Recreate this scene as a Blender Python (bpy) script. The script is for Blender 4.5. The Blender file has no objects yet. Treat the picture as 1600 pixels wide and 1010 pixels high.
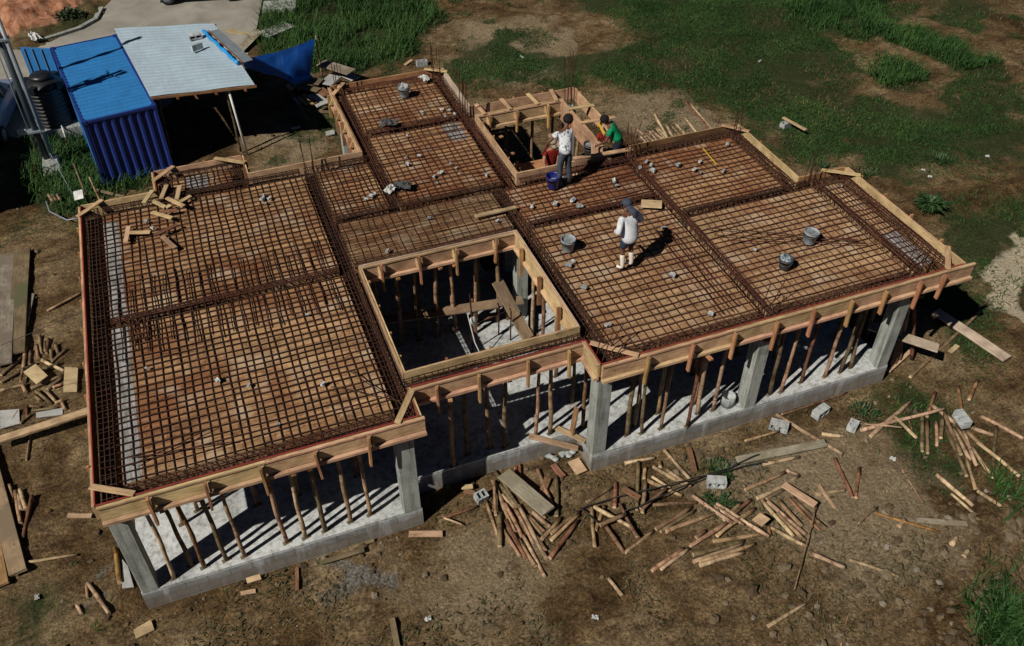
import bpy, bmesh, math, random
import numpy as np
from mathutils import Vector, Matrix, noise as mnoise

scene = bpy.context.scene
COL = scene.collection
RNG = random.Random(11)
R = math.radians

# ------------------------------------------------------------------ camera, sky, sun, exposure
F_PX, YAW, PITCH, ROLL = 1411.0, 0.3645, -0.7304, -0.0021
CAM = Vector((3.1614, -10.8688, 15.2749))
fw = Vector((math.sin(YAW) * math.cos(PITCH), math.cos(YAW) * math.cos(PITCH), math.sin(PITCH)))
rt = Vector((math.cos(YAW), -math.sin(YAW), 0))
up = rt.cross(fw)
r2 = rt * math.cos(ROLL) + up * math.sin(ROLL)
u2 = -rt * math.sin(ROLL) + up * math.cos(ROLL)
cam_data = bpy.data.cameras.new("camera")
cam_data.sensor_width = 36.0
cam_data.lens = 36.0 * F_PX / 1600.0
cam_data.clip_end = 2000
cam = bpy.data.objects.new("camera", cam_data)
cam.matrix_world = Matrix.Translation(CAM) @ Matrix((r2, u2, -fw)).transposed().to_4x4()
COL.objects.link(cam)
scene.camera = cam

SUN_VEC = Vector((-0.93, -0.42, 1.0)).normalized()      # towards the sun: front left, about 45 degrees up
world = bpy.data.worlds.new("World")
scene.world = world
world.use_nodes = True
wn = world.node_tree
sky = wn.nodes.new("ShaderNodeTexSky")
sky.sky_type = 'NISHITA'
sky.sun_disc = False
sky.sun_elevation = math.asin(SUN_VEC.z)
sky.air_density = 0.2
sky.dust_density = 0.1
sky.altitude = 600
sky.sun_rotation = math.atan2(SUN_VEC.x, SUN_VEC.y)
bg = wn.nodes["Background"]
bg.inputs[1].default_value = 0.05
wn.links.new(sky.outputs[0], bg.inputs[0])
sl = bpy.data.lights.new("sun", 'SUN')
sl.energy = 5.0
sl.angle = R(0.5)
sl.color = (1.0, 0.94, 0.85)
so = bpy.data.objects.new("sun", sl)
so.rotation_euler = SUN_VEC.to_track_quat('Z', 'Y').to_euler()
so.location = (0, 0, 30)
COL.objects.link(so)
scene.view_settings.view_transform = 'Standard'
scene.view_settings.look = 'None'
scene.view_settings.exposure = -0.1
scene.view_settings.gamma = 1.0
scene.cycles.max_bounces = 6
scene.cycles.diffuse_bounces = 1
scene.cycles.use_denoising = True

# ------------------------------------------------------------------ materials
def new_mat(name):
    m = bpy.data.materials.new(name)
    m.use_nodes = True
    nt = m.node_tree
    return m, nt, nt.nodes["Principled BSDF"]

def N(nt, typ, **kw):
    n = nt.nodes.new(typ)
    for k, v in kw.items():
        setattr(n, k, v)
    return n

def ramp(nt, src, stops):
    r = N(nt, "ShaderNodeValToRGB")
    el = r.color_ramp.elements
    while len(el) < len(stops):
        el.new(0.5)
    for e, (p, c) in zip(el, stops):
        e.position = p
        e.color = (*c, 1)
    nt.links.new(src, r.inputs[0])
    return r.outputs[0]

def noise(nt, vec, scale, detail=5, rough=0.6, dist=0.0):
    n = N(nt, "ShaderNodeTexNoise")
    n.inputs["Scale"].default_value = scale
    n.inputs["Detail"].default_value = detail
    n.inputs["Roughness"].default_value = rough
    n.inputs["Distortion"].default_value = dist
    nt.links.new(vec, n.inputs["Vector"])
    return n.outputs["Fac"]

def mapping(nt, src, scale=(1, 1, 1), loc=None):
    m = N(nt, "ShaderNodeMapping")
    m.inputs["Scale"].default_value = scale
    nt.links.new(src, m.inputs["Vector"])
    if loc is not None:
        nt.links.new(loc, m.inputs["Location"])
    return m.outputs[0]

def mix(nt, fac, a, b, mode='MIX'):
    m = N(nt, "ShaderNodeMix", data_type='RGBA', blend_type=mode)
    for sock, val in ((m.inputs[0], fac), (m.inputs[6], a), (m.inputs[7], b)):
        if hasattr(val, 'is_output'):
            nt.links.new(val, sock)
        elif isinstance(val, (int, float)):
            sock.default_value = val
        else:
            sock.default_value = (*val, 1)
    return m.outputs[2]

def bump(nt, bsdf, h, strength=0.4, dist=0.02):
    b = N(nt, "ShaderNodeBump")
    b.inputs["Strength"].default_value = strength
    b.inputs["Distance"].default_value = dist
    nt.links.new(h, b.inputs["Height"])
    nt.links.new(b.outputs[0], bsdf.inputs["Normal"])

def vary(nt, col, amount, hue=0.02):
    """different tone for every object"""
    oi = N(nt, "ShaderNodeObjectInfo")
    h = N(nt, "ShaderNodeHueSaturation")
    mr = N(nt, "ShaderNodeMapRange")
    mr.inputs[3].default_value = 1 - amount
    mr.inputs[4].default_value = 1 + amount
    nt.links.new(oi.outputs["Random"], mr.inputs[0])
    nt.links.new(mr.outputs[0], h.inputs["Value"])
    mh = N(nt, "ShaderNodeMapRange")
    mh.inputs[3].default_value = 0.5 - hue
    mh.inputs[4].default_value = 0.5 + hue
    fr = N(nt, "ShaderNodeMath", operation='FRACT')
    mu = N(nt, "ShaderNodeMath", operation='MULTIPLY')
    mu.inputs[1].default_value = 7.31
    nt.links.new(oi.outputs["Random"], mu.inputs[0])
    nt.links.new(mu.outputs[0], fr.inputs[0])
    nt.links.new(fr.outputs[0], mh.inputs[0])
    nt.links.new(mh.outputs[0], h.inputs["Hue"])
    nt.links.new(col, h.inputs["Color"])
    return h.outputs[0]

def rand_loc(nt):
    oi = N(nt, "ShaderNodeObjectInfo")
    mu = N(nt, "ShaderNodeVectorMath", operation='SCALE')
    cx = N(nt, "ShaderNodeCombineXYZ")
    for i in range(3):
        nt.links.new(oi.outputs["Random"], cx.inputs[i])
    mu.inputs["Scale"].default_value = 37.0
    nt.links.new(cx.outputs[0], mu.inputs[0])
    return mu.outputs[0]

def wood(name, dark, mid, light, rough=0.75, amount=0.18, stretch=14, stain=None):
    m, nt, b = new_mat(name)
    tc = N(nt, "ShaderNodeTexCoord").outputs["Object"]
    rl = rand_loc(nt)
    v1 = mapping(nt, tc, (1.3, stretch, stretch), rl)
    v2 = mapping(nt, tc, (1, 1, 1), rl)
    g = noise(nt, v1, 2.2, 6, 0.65, 1.2)
    c = ramp(nt, g, [(0.28, dark), (0.5, mid), (0.72, light)])
    s = noise(nt, v2, 2.6, 4, 0.6)
    sc = ramp(nt, s, [(0.34, (0.55, 0.5, 0.45)), (0.62, (1.08, 1.05, 1.0))])
    c = mix(nt, 0.8, c, sc, 'MULTIPLY')
    vo = N(nt, "ShaderNodeTexVoronoi")
    vo.inputs["Scale"].default_value = 2.2
    nt.links.new(mapping(nt, tc, (1, 2.2, 2.2), rl), vo.inputs["Vector"])
    kn = ramp(nt, vo.outputs["Distance"], [(0.05, (0.25, 0.16, 0.1)), (0.11, (1, 1, 1))])
    c = mix(nt, 0.75, c, kn, 'MULTIPLY')
    if stain:
        st = ramp(nt, noise(nt, v2, 1.1, 3), [(0.5, (0, 0, 0)), (0.62, (1, 1, 1))])
        c = mix(nt, st, c, stain)
    c = vary(nt, c, amount)
    nt.links.new(c, b.inputs["Base Color"])
    b.inputs["Roughness"].default_value = rough
    b.inputs["Specular IOR Level"].default_value = 0.25
    bump(nt, b, g, 0.35, 0.01)
    return m

def grainy(name, stops, scale=4.0, rough=0.85, bstr=0.4, bdist=0.01, fine=40.0, amount=0.1, coord="Object", metallic=0.0, stretch=(1, 1, 1), spec=0.3, hue=0.01):
    m, nt, b = new_mat(name)
    tc = N(nt, "ShaderNodeTexCoord").outputs[coord]
    v = mapping(nt, tc, stretch, rand_loc(nt) if coord == "Object" else None)
    n1 = noise(nt, v, scale, 6, 0.62, 0.4)
    n2 = noise(nt, v, fine, 4, 0.7)
    ma = N(nt, "ShaderNodeMath", operation='MULTIPLY_ADD')
    ma.inputs[1].default_value = 0.45
    nt.links.new(n2, ma.inputs[0])
    ms = N(nt, "ShaderNodeMath", operation='MULTIPLY')
    ms.inputs[1].default_value = 0.6
    nt.links.new(n1, ms.inputs[0])
    nt.links.new(ms.outputs[0], ma.inputs[2])
    c = ramp(nt, ma.outputs[0], stops)
    if amount:
        c = vary(nt, c, amount, hue)
    nt.links.new(c, b.inputs["Base Color"])
    b.inputs["Roughness"].default_value = rough
    b.inputs["Metallic"].default_value = metallic
    b.inputs["Specular IOR Level"].default_value = spec
    if bstr:
        bump(nt, b, ma.outputs[0], bstr, bdist)
    return m

def three(c, lo=0.6, hi=1.25):
    return [(0.36, tuple(x * lo for x in c)), (0.52, c), (0.68, tuple(min(1, x * hi) for x in c))]

M = {}
M['pine'] = wood('new_pine', (0.31, 0.19, 0.1), (0.5, 0.345, 0.195), (0.63, 0.47, 0.29))
M['pine_lip'] = wood('pine_top', (0.36, 0.225, 0.13), (0.52, 0.35, 0.215), (0.6, 0.43, 0.28))
M['pine_old'] = wood('used_pine', (0.22, 0.11, 0.05), (0.37, 0.2, 0.09), (0.47, 0.28, 0.14))
M['pw'] = wood('clean_board', (0.36, 0.25, 0.14), (0.47, 0.345, 0.21), (0.55, 0.42, 0.28))
M['wp'] = wood('yellow_plank', (0.2, 0.145, 0.08), (0.31, 0.235, 0.14), (0.39, 0.31, 0.2), stain=(0.2, 0.155, 0.095))
M['wo'] = wood('orange_plank', (0.2, 0.105, 0.05), (0.31, 0.175, 0.085), (0.38, 0.23, 0.12))
M['rw'] = wood('brown_board', (0.11, 0.055, 0.03), (0.2, 0.105, 0.06), (0.29, 0.17, 0.1))
M['gp'] = wood('grey_plank', (0.16, 0.14, 0.1), (0.27, 0.245, 0.19), (0.36, 0.33, 0.27), stain=(0.19, 0.16, 0.11))
M['gb'] = wood('brown_grey_plank', (0.1, 0.075, 0.04), (0.18, 0.135, 0.08), (0.25, 0.2, 0.125), stain=(0.1, 0.1, 0.05))
M['pk'] = wood('pinkish_plank', (0.3, 0.22, 0.17), (0.46, 0.36, 0.29), (0.55, 0.45, 0.37))
M['gs'] = grainy('grey_sheet', three((0.34, 0.34, 0.32)), 3, 0.8, 0.2)
M['red_paint'] = grainy('red_form_paint', three((0.24, 0.028, 0.024)), 5, 0.6, 0.1)
M['lining_old'] = wood('stained_lining', (0.12, 0.055, 0.025), (0.2, 0.1, 0.05), (0.28, 0.15, 0.08))

def pole_mat(name, dark, mid, light, amount):
    m, nt, b = new_mat(name)
    tc = N(nt, "ShaderNodeTexCoord").outputs["Object"]
    rl = rand_loc(nt)
    g = noise(nt, mapping(nt, tc, (2.5, 16, 16), rl), 2.5, 6, 0.7, 1.0)
    c = ramp(nt, g, [(0.3, dark), (0.48, mid), (0.7, light)])
    p = noise(nt, mapping(nt, tc, (1, 1, 1), rl), 4.0, 4, 0.6)
    c = mix(nt, 0.8, c, ramp(nt, p, [(0.36, (0.42, 0.38, 0.33)), (0.6, (1.05, 1, 0.95))]), 'MULTIPLY')
    bd = noise(nt, mapping(nt, tc, (5.0, 0.6, 0.6), rl), 1.6, 3, 0.7)
    c = mix(nt, 0.75, c, ramp(nt, bd, [(0.36, (0.4, 0.3, 0.24)), (0.46, (0.95, 0.93, 0.9)), (0.62, (1.12, 1.12, 1.12))]), 'MULTIPLY')
    c = vary(nt, c, amount, 0.015)
    nt.links.new(c, b.inputs["Base Color"])
    b.inputs["Roughness"].default_value = 0.8
    b.inputs["Specular IOR Level"].default_value = 0.2
    bump(nt, b, g, 0.6, 0.01)
    return m
M['pole_p'] = pole_mat('peeled_pole', (0.26, 0.175, 0.11), (0.43, 0.315, 0.205), (0.54, 0.42, 0.295), 0.25)
M['pole_n'] = pole_mat('barked_pole', (0.13, 0.075, 0.042), (0.28, 0.18, 0.11), (0.42, 0.3, 0.195), 0.4)
M['pole_r'] = pole_mat('red_barked_pole', (0.11, 0.048, 0.026), (0.21, 0.105, 0.058), (0.33, 0.2, 0.12), 0.3)
M['pole_o'] = pole_mat('olive_pole', (0.07, 0.055, 0.03), (0.15, 0.115, 0.065), (0.23, 0.18, 0.11), 0.3)
M['pole_y'] = pole_mat('bamboo_pole', (0.2, 0.11, 0.025), (0.33, 0.2, 0.06), (0.4, 0.26, 0.1), 0.15)
M['cut_end'] = grainy('cut_end', three((0.5, 0.36, 0.22)), 8, 0.8, 0.1)

def ply_mat(name, base, red, amt):
    """plywood deck: sheets with joints, stains and sawn-board streaks"""
    m, nt, b = new_mat(name)
    tc = N(nt, "ShaderNodeTexCoord").outputs["Object"]
    br = N(nt, "ShaderNodeTexBrick")
    br.offset = 0.5
    br.inputs["Scale"].default_value = 1.0
    br.inputs["Brick Width"].default_value = 2.44
    br.inputs["Row Height"].default_value = 0.305
    br.inputs["Mortar Size"].default_value = 0.006
    br.inputs["Bias"].default_value = 0.0
    br.inputs["Color1"].default_value = (0.82, 0.8, 0.78, 1)
    br.inputs["Color2"].default_value = (1.1, 1.08, 1.04, 1)
    br.inputs["Mortar"].default_value = (0.35, 0.3, 0.25, 1)
    nt.links.new(tc, br.inputs["Vector"])
    g = noise(nt, mapping(nt, tc, (1.2, 9, 1)), 3, 7, 0.7, 0.8)
    c = ramp(nt, g, [(0.3, tuple(x * 0.62 for x in base)), (0.5, base), (0.7, tuple(x * 1.22 for x in base))])
    c = mix(nt, 1.0, c, br.outputs["Color"], 'MULTIPLY')
    st = ramp(nt, noise(nt, tc, 0.55, 5, 0.62, 0.5), [(0.42, (0, 0, 0)), (0.64, (amt, amt, amt))])
    c = mix(nt, st, c, red)
    st2 = ramp(nt, noise(nt, mapping(nt, tc, (0.5, 3.5, 1)), 2.4, 5, 0.7, 0.4), [(0.36, (0.5, 0.42, 0.36)), (0.5, (0.95, 0.93, 0.9)), (0.64, (1.2, 1.2, 1.2))])
    c = mix(nt, 0.9, c, st2, 'MULTIPLY')
    sp = ramp(nt, noise(nt, tc, 9, 5, 0.75), [(0.52, (1, 1, 1)), (0.66, (0.4, 0.3, 0.24))])
    c = mix(nt, 0.9, c, sp, 'MULTIPLY')
    pa = ramp(nt, noise(nt, tc, 1.7, 3, 0.5), [(0.54, (0, 0, 0)), (0.7, (0.55, 0.55, 0.55))])
    c = mix(nt, pa, c, (0.5, 0.4, 0.28))
    nt.links.new(c, b.inputs["Base Color"])
    b.inputs["Roughness"].default_value = 0.8
    b.inputs["Specular IOR Level"].default_value = 0.2
    bump(nt, b, g, 0.3, 0.01)
    return m
M['deck'] = ply_mat('plywood_deck', (0.385, 0.24, 0.128), (0.2, 0.078, 0.032), 0.9)
M['deck_pale'] = ply_mat('pale_plywood_deck', (0.40, 0.27, 0.155), (0.22, 0.1, 0.045), 0.8)
M['deck_red'] = ply_mat('rusty_plywood_deck', (0.28, 0.145, 0.072), (0.16, 0.06, 0.025), 0.9)
M['steel_sheet'] = grainy('pale_form_sheet', [(0.4, (0.08, 0.07, 0.06)), (0.52, (0.23, 0.225, 0.215)), (0.64, (0.38, 0.38, 0.37))], 3, 0.6, 0.15, stretch=(3, 0.6, 1))
M['soffit'] = wood('soffit_board', (0.09, 0.045, 0.02), (0.16, 0.08, 0.04), (0.22, 0.12, 0.06))
M['rebar'] = grainy('rusty_rebar', [(0.36, (0.016, 0.009, 0.007)), (0.52, (0.036, 0.017, 0.011)), (0.68, (0.085, 0.034, 0.018))], 6, 0.85, 0.2, amount=0.3, spec=0.2)
M['rebar_red'] = grainy('red_rusty_rebar', [(0.36, (0.022, 0.01, 0.008)), (0.52, (0.058, 0.022, 0.014)), (0.68, (0.12, 0.045, 0.026))], 6, 0.85, 0.2, amount=0.3, spec=0.2)

def concrete(name, base, scale=1.6, coord="Object", amount=0.06):
    m, nt, b = new_mat(name)
    tc = N(nt, "ShaderNodeTexCoord").outputs[coord]
    n1 = noise(nt, tc, scale, 7, 0.65, 0.3)
    n2 = noise(nt, tc, 28, 4, 0.7)
    c = ramp(nt, n1, [(0.3, tuple(x * 0.6 for x in base)), (0.5, base), (0.7, tuple(x * 1.18 for x in base))])
    c = mix(nt, 0.5, c, ramp(nt, n2, [(0.35, (0.62, 0.62, 0.62)), (0.6, (1.1, 1.1, 1.1))]), 'MULTIPLY')
    st = noise(nt, mapping(nt, tc, (5, 5, 0.5)), 2, 4)
    c = mix(nt, 0.75, c, ramp(nt, st, [(0.36, (0.48, 0.48, 0.44)), (0.5, (0.95, 0.95, 0.93)), (0.62, (1.15, 1.15, 1.15))]), 'MULTIPLY')
    c = vary(nt, c, amount, 0.0)
    nt.links.new(c, b.inputs["Base Color"])
    b.inputs["Roughness"].default_value = 0.9
    b.inputs["Specular IOR Level"].default_value = 0.2
    bump(nt, b, n2, 0.3, 0.01)
    return m
M['concrete'] = concrete('column_concrete', (0.3, 0.315, 0.29))
M['slab'] = concrete('slab_concrete', (0.44, 0.455, 0.45), 0.8)

def mud(nt, tc, c, top=0.22):
    """earth splashed over the foot of a wall, with a ragged upper edge"""
    sp = N(nt, 'ShaderNodeSeparateXYZ')
    nt.links.new(tc, sp.inputs[0])
    nz = noise(nt, tc, 3.5, 6, 0.75)
    ma = N(nt, 'ShaderNodeMath', operation='MULTIPLY_ADD')
    nt.links.new(nz, ma.inputs[0])
    ma.inputs[1].default_value = -0.7
    nt.links.new(sp.outputs[2], ma.inputs[2])
    f2 = N(nt, 'ShaderNodeMath', operation='ADD')
    f2.inputs[1].default_value = 0.35 - top
    nt.links.new(ma.outputs[0], f2.inputs[0])
    f = ramp(nt, f2.outputs[0], [(0.0, (0.5, 0.5, 0.5)), (0.1, (0, 0, 0))])
    return mix(nt, f, c, (0.16, 0.115, 0.065))

def block_mat():
    m, nt, b = new_mat('block_wall')
    tc = N(nt, "ShaderNodeTexCoord").outputs["Object"]
    sp = N(nt, "ShaderNodeSeparateXYZ")
    nt.links.new(tc, sp.inputs[0])
    ad = N(nt, "ShaderNodeMath", operation='ADD')
    nt.links.new(sp.outputs[0], ad.inputs[0])
    nt.links.new(sp.outputs[1], ad.inputs[1])
    cb = N(nt, "ShaderNodeCombineXYZ")
    nt.links.new(ad.outputs[0], cb.inputs[0])
    nt.links.new(sp.outputs[2], cb.inputs[1])
    br = N(nt, "ShaderNodeTexBrick")
    br.inputs["Scale"].default_value = 1
    br.inputs["Brick Width"].default_value = 0.41
    br.inputs["Row Height"].default_value = 0.205
    br.inputs["Mortar Size"].default_value = 0.008
    br.inputs["Color1"].default_value = (0.22, 0.225, 0.22, 1)
    br.inputs["Color2"].default_value = (0.31, 0.315, 0.31, 1)
    br.inputs["Mortar"].default_value = (0.13, 0.13, 0.125, 1)
    nt.links.new(cb.outputs[0], br.inputs["Vector"])
    n1 = noise(nt, tc, 1.7, 6, 0.7)
    c = mix(nt, 0.9, br.outputs["Color"], ramp(nt, n1, [(0.32, (0.5, 0.48, 0.44)), (0.6, (1.12, 1.13, 1.14))]), 'MULTIPLY')
    pl = ramp(nt, noise(nt, mapping(nt, tc, (2.5, 2.5, 0.4)), 1.6, 4), [(0.54, (0, 0, 0)), (0.66, (0.75, 0.75, 0.75))])
    c = mix(nt, pl, c, (0.46, 0.48, 0.49))
    c = mud(nt, tc, c)
    nt.links.new(c, b.inputs["Base Color"])
    b.inputs["Roughness"].default_value = 0.92
    bump(nt, b, br.outputs["Fac"], -0.5, 0.01)
    return m
M['plinth'] = block_mat()
M['block'] = concrete('block_concrete', (0.4, 0.42, 0.42), 6, amount=0.15)
M['spacer'] = concrete('spacer_concrete', (0.4, 0.42, 0.43), 9, amount=0.35)

def paint(name, c, rough=0.5, metallic=0.0, dirt=0.35, spec=0.5):
    m, nt, b = new_mat(name)
    tc = N(nt, "ShaderNodeTexCoord").outputs["Object"]
    n1 = noise(nt, tc, 2.2, 6, 0.7)
    n2 = noise(nt, mapping(nt, tc, (6, 1.0, 0.7)), 2.0, 5, 0.7)
    col = mix(nt, dirt, c, ramp(nt, n1, [(0.35, tuple(x * 0.45 for x in c)), (0.65, tuple(min(1, x * 1.2) for x in c))]))
    col = mix(nt, dirt, col, ramp(nt, n2, [(0.4, (0.6, 0.58, 0.55)), (0.6, (1.05, 1.05, 1.05))]), 'MULTIPLY')
    nt.links.new(col, b.inputs["Base Color"])
    b.inputs["Roughness"].default_value = rough
    b.inputs["Metallic"].default_value = metallic
    b.inputs["Specular IOR Level"].default_value = spec
    return m
M['blue'] = paint('container_blue', (0.018, 0.165, 0.43), 0.6, dirt=0.25)
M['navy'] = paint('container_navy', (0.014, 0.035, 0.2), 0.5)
M['rust_spot'] = paint('dark_fitting', (0.05, 0.05, 0.055), 0.6)
M['sheet'] = paint('pale_roof_sheet', (0.36, 0.46, 0.53), 0.45, dirt=0.16)
M['black_plastic'] = paint('black_plastic', (0.012, 0.013, 0.015), 0.4, dirt=0.2)
M['galv'] = paint('grey_pole_steel', (0.2, 0.235, 0.26), 0.5, 0.1)
M['dark_steel'] = paint('dark_pole', (0.05, 0.07, 0.085), 0.5, 0.1)
M['white_pipe'] = paint('white_pipe', (0.7, 0.7, 0.68), 0.5)
M['white_plastic'] = paint('white_plastic', (0.55, 0.56, 0.54), 0.6, dirt=0.5)
M['grey_plastic'] = paint('grey_bucket', (0.27, 0.31, 0.33), 0.55, dirt=0.5)
M['blue_plastic'] = paint('blue_bucket', (0.01, 0.018, 0.16), 0.4, dirt=0.2)
M['cement'] = concrete('wet_cement', (0.2, 0.22, 0.23), 12)
M['mottled'] = grainy('mottled_cement', [(0.42, (0.03, 0.05, 0.08)), (0.5, (0.1, 0.14, 0.17)), (0.58, (0.4, 0.45, 0.48))], 8, 0.8, 0.5, amount=0)
M['yellow'] = paint('yellow_tape', (0.6, 0.38, 0.03), 0.5, dirt=0.1)
M['car_blue'] = paint('car_paint', (0.15, 0.23, 0.38), 0.25, 0.1, 0.1)
M['car_silver'] = paint('silver_car_paint', (0.5, 0.52, 0.55), 0.25, 0.6, 0.1)
M['rubber'] = paint('rubber', (0.012, 0.012, 0.012), 0.9, dirt=0.1)
M['car_glass'] = paint('car_glass', (0.012, 0.016, 0.02), 0.08, dirt=0.0)
M['red_lamp'] = paint('lamp_red', (0.4, 0.01, 0.01), 0.2, dirt=0.0)
M['cable'] = paint('black_cable', (0.012, 0.011, 0.01), 0.7, dirt=0.0)

def tarp_mat():
    m, nt, b = new_mat('blue_tarp')
    tc = N(nt, "ShaderNodeTexCoord").outputs["Object"]
    n1 = noise(nt, tc, 1.4, 5, 0.6, 0.6)
    c = ramp(nt, n1, [(0.3, (0.008, 0.07, 0.36)), (0.55, (0.015, 0.12, 0.5)), (0.72, (0.04, 0.2, 0.66))])
    nt.links.new(c, b.inputs["Base Color"])
    b.inputs["Roughness"].default_value = 0.38
    n2 = noise(nt, mapping(nt, tc, (1.5, 4, 4)), 2.5, 4, 0.6, 1.5)
    bump(nt, b, n2, 0.6, 0.05)
    tr = N(nt, 'ShaderNodeBsdfTranslucent')
    nt.links.new(c, tr.inputs['Color'])
    ms = N(nt, 'ShaderNodeMixShader')
    ms.inputs[0].default_value = 0.55
    nt.links.new(b.outputs[0], ms.inputs[1])
    nt.links.new(tr.outputs[0], ms.inputs[2])
    nt.links.new(ms.outputs[0], nt.nodes['Material Output'].inputs[0])
    return m
M['tarp'] = tarp_mat()
M['tarp_light'] = paint('light_blue_tarp', (0.02, 0.26, 0.62), 0.4, dirt=0.3)

# people
M['skin'] = grainy('dark_skin', three((0.12, 0.055, 0.03), 0.85, 1.1), 5, 0.55, 0.05, amount=0)
M['skin_light'] = grainy('brown_skin', three((0.3, 0.14, 0.075), 0.85, 1.1), 5, 0.55, 0.05, amount=0)
def cloth(name, c, scale=5, hi=1.15, lo=0.75):
    return grainy(name, three(c, lo, hi), scale, 0.9, 0.6, 0.03, 30, 0, spec=0.1)
M['white_cloth'] = cloth('white_shirt', (0.6, 0.62, 0.65), 4, 1.15, 0.6)
M['navy_cloth'] = cloth('navy_shorts', (0.03, 0.04, 0.07))
M['grey_cloth'] = cloth('grey_trousers', (0.055, 0.065, 0.085), 7, 1.5, 0.5)
M['green_cloth'] = cloth('green_shirt', (0.006, 0.24, 0.1))
M['red_cloth'] = cloth('red_shirt', (0.2, 0.018, 0.015))
M['cap_blue'] = cloth('blue_cap', (0.05, 0.06, 0.09))
M['cap_tan'] = cloth('tan_cap', (0.28, 0.23, 0.17))
M['dark_cloth'] = cloth('dark_trousers', (0.015, 0.018, 0.028))
M['white_boot'] = paint('white_boot', (0.72, 0.66, 0.56), 0.45, dirt=0.3)
M['black_boot'] = paint('dark_boot', (0.02, 0.02, 0.02), 0.6)
M['hair'] = grainy('black_hair', three((0.008, 0.006, 0.005)), 20, 0.9, 0.6, 0.02, 60, 0)
M['pattern_cloth'] = grainy('patterned_shirt', [(0.44, (0.05, 0.06, 0.09)), (0.5, (0.35, 0.38, 0.42)), (0.55, (0.66, 0.68, 0.7))], 9, 0.9, 0.4, 0.02, 25, 0, spec=0.1)

# ------------------------------------------------------------------ mesh helpers
class MB:
    def __init__(self):
        self.v, self.f = [], []
    def add(self, verts, faces):
        o = len(self.v)
        self.v += [tuple(x) for x in verts]
        self.f += [tuple(i + o for i in f) for f in faces]
    def box(self, x0, x1, y0, y1, z0, z1):
        v = [(x0, y0, z0), (x1, y0, z0), (x1, y1, z0), (x0, y1, z0), (x0, y0, z1), (x1, y0, z1), (x1, y1, z1), (x0, y1, z1)]
        self.add(v, [(0, 3, 2, 1), (4, 5, 6, 7), (0, 1, 5, 4), (1, 2, 6, 5), (2, 3, 7, 6), (3, 0, 4, 7)])
        return self
    def tube(self, pts, rad, n=8, cap=True):
        pts = [Vector(p) for p in pts]
        rad = rad if isinstance(rad, (list, tuple)) else [rad] * len(pts)
        rings = []
        for i, p in enumerate(pts):
            d = (pts[min(i + 1, len(pts) - 1)] - pts[max(i - 1, 0)])
            d = d.normalized() if d.length > 1e-9 else Vector((0, 0, 1))
            a = d.cross(Vector((0, 0, 1)))
            if a.length < 0.05:
                a = d.cross(Vector((1, 0, 0)))
            a.normalize()
            b = d.cross(a)
            rings.append([p + (a * math.cos(t) + b * math.sin(t)) * rad[i] for t in (2 * math.pi * k / n for k in range(n))])
        v = [q for r_ in rings for q in r_]
        f = []
        for i in range(len(pts) - 1):
            for k in range(n):
                k2 = (k + 1) % n
                f.append((i * n + k, i * n + k2, (i + 1) * n + k2, (i + 1) * n + k))
        if cap:
            f.append(tuple(range(n - 1, -1, -1)))
            f.append(tuple((len(pts) - 1) * n + k for k in range(n)))
        self.add(v, f)
        return self
    def lathe(self, prof, n=24, cx=0, cy=0, cap=(True, True)):
        v = [(cx + r_ * math.cos(2 * math.pi * k / n), cy + r_ * math.sin(2 * math.pi * k / n), z) for r_, z in prof for k in range(n)]
        f = []
        for i in range(len(prof) - 1):
            for k in range(n):
                k2 = (k + 1) % n
                f.append((i * n + k, i * n + k2, (i + 1) * n + k2, (i + 1) * n + k))
        if cap[0]:
            f.append(tuple(range(n - 1, -1, -1)))
        if cap[1]:
            f.append(tuple((len(prof) - 1) * n + k for k in range(n)))
        self.add(v, f)
        return self
    def ball(self, c, r, n=12, m=8, wob=0.0, rng=RNG):
        v, f = [], []
        c = Vector(c)
        rr = r if isinstance(r, (tuple, list)) else (r, r, r)
        for i in range(m + 1):
            th = math.pi * i / m
            for k in range(n):
                ph = 2 * math.pi * k / n
                w = 1 + rng.uniform(-wob, wob)
                v.append((c.x + rr[0] * w * math.sin(th) * math.cos(ph), c.y + rr[1] * w * math.sin(th) * math.sin(ph), c.z + rr[2] * w * math.cos(th)))
        for i in range(m):
            for k in range(n):
                k2 = (k + 1) % n
                f.append((i * n + k, (i + 1) * n + k, (i + 1) * n + k2, i * n + k2))
        self.add(v, f)
        return self
    def mesh(self, name, mats, smooth=False):
        me = bpy.data.meshes.new(name)
        me.from_pydata(self.v, [], self.f)
        for m_ in (mats if isinstance(mats, (list, tuple)) else [mats]):
            me.materials.append(m_)
        if smooth:
            me.polygons.foreach_set('use_smooth', [True] * len(me.polygons))
        me.update()
        return me

def link(name, me, parent=None, mw=None):
    """link a mesh; mw is where it stands in the parent's rotated frame's world (parents here carry full matrices)"""
    o = bpy.data.objects.new(name, me)
    COL.objects.link(o)
    if mw is not None:
        o.matrix_basis = mw
    if parent is not None:
        o.parent = parent
        if mw is None:
            mw = Matrix.Identity(4)
        o.matrix_basis = parent.matrix_basis.inverted() @ mw if parent.parent is None else (parent.parent.matrix_basis @ parent.matrix_basis).inverted() @ mw
    return o

def tag(o, label, cat, group=None, kind=None):
    o['label'] = label
    o['category'] = cat
    if group:
        o['group'] = group
    if kind:
        o['kind'] = kind
    return o

def thing(name, label, cat, loc=(0, 0, 0), rotz=0.0, group=None):
    o = bpy.data.objects.new(name, None)
    o.empty_display_size = 0.2
    o.matrix_basis = Matrix.Translation(loc) @ Matrix.Rotation(rotz, 4, 'Z')
    COL.objects.link(o)
    return tag(o, label, cat, group)

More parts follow.
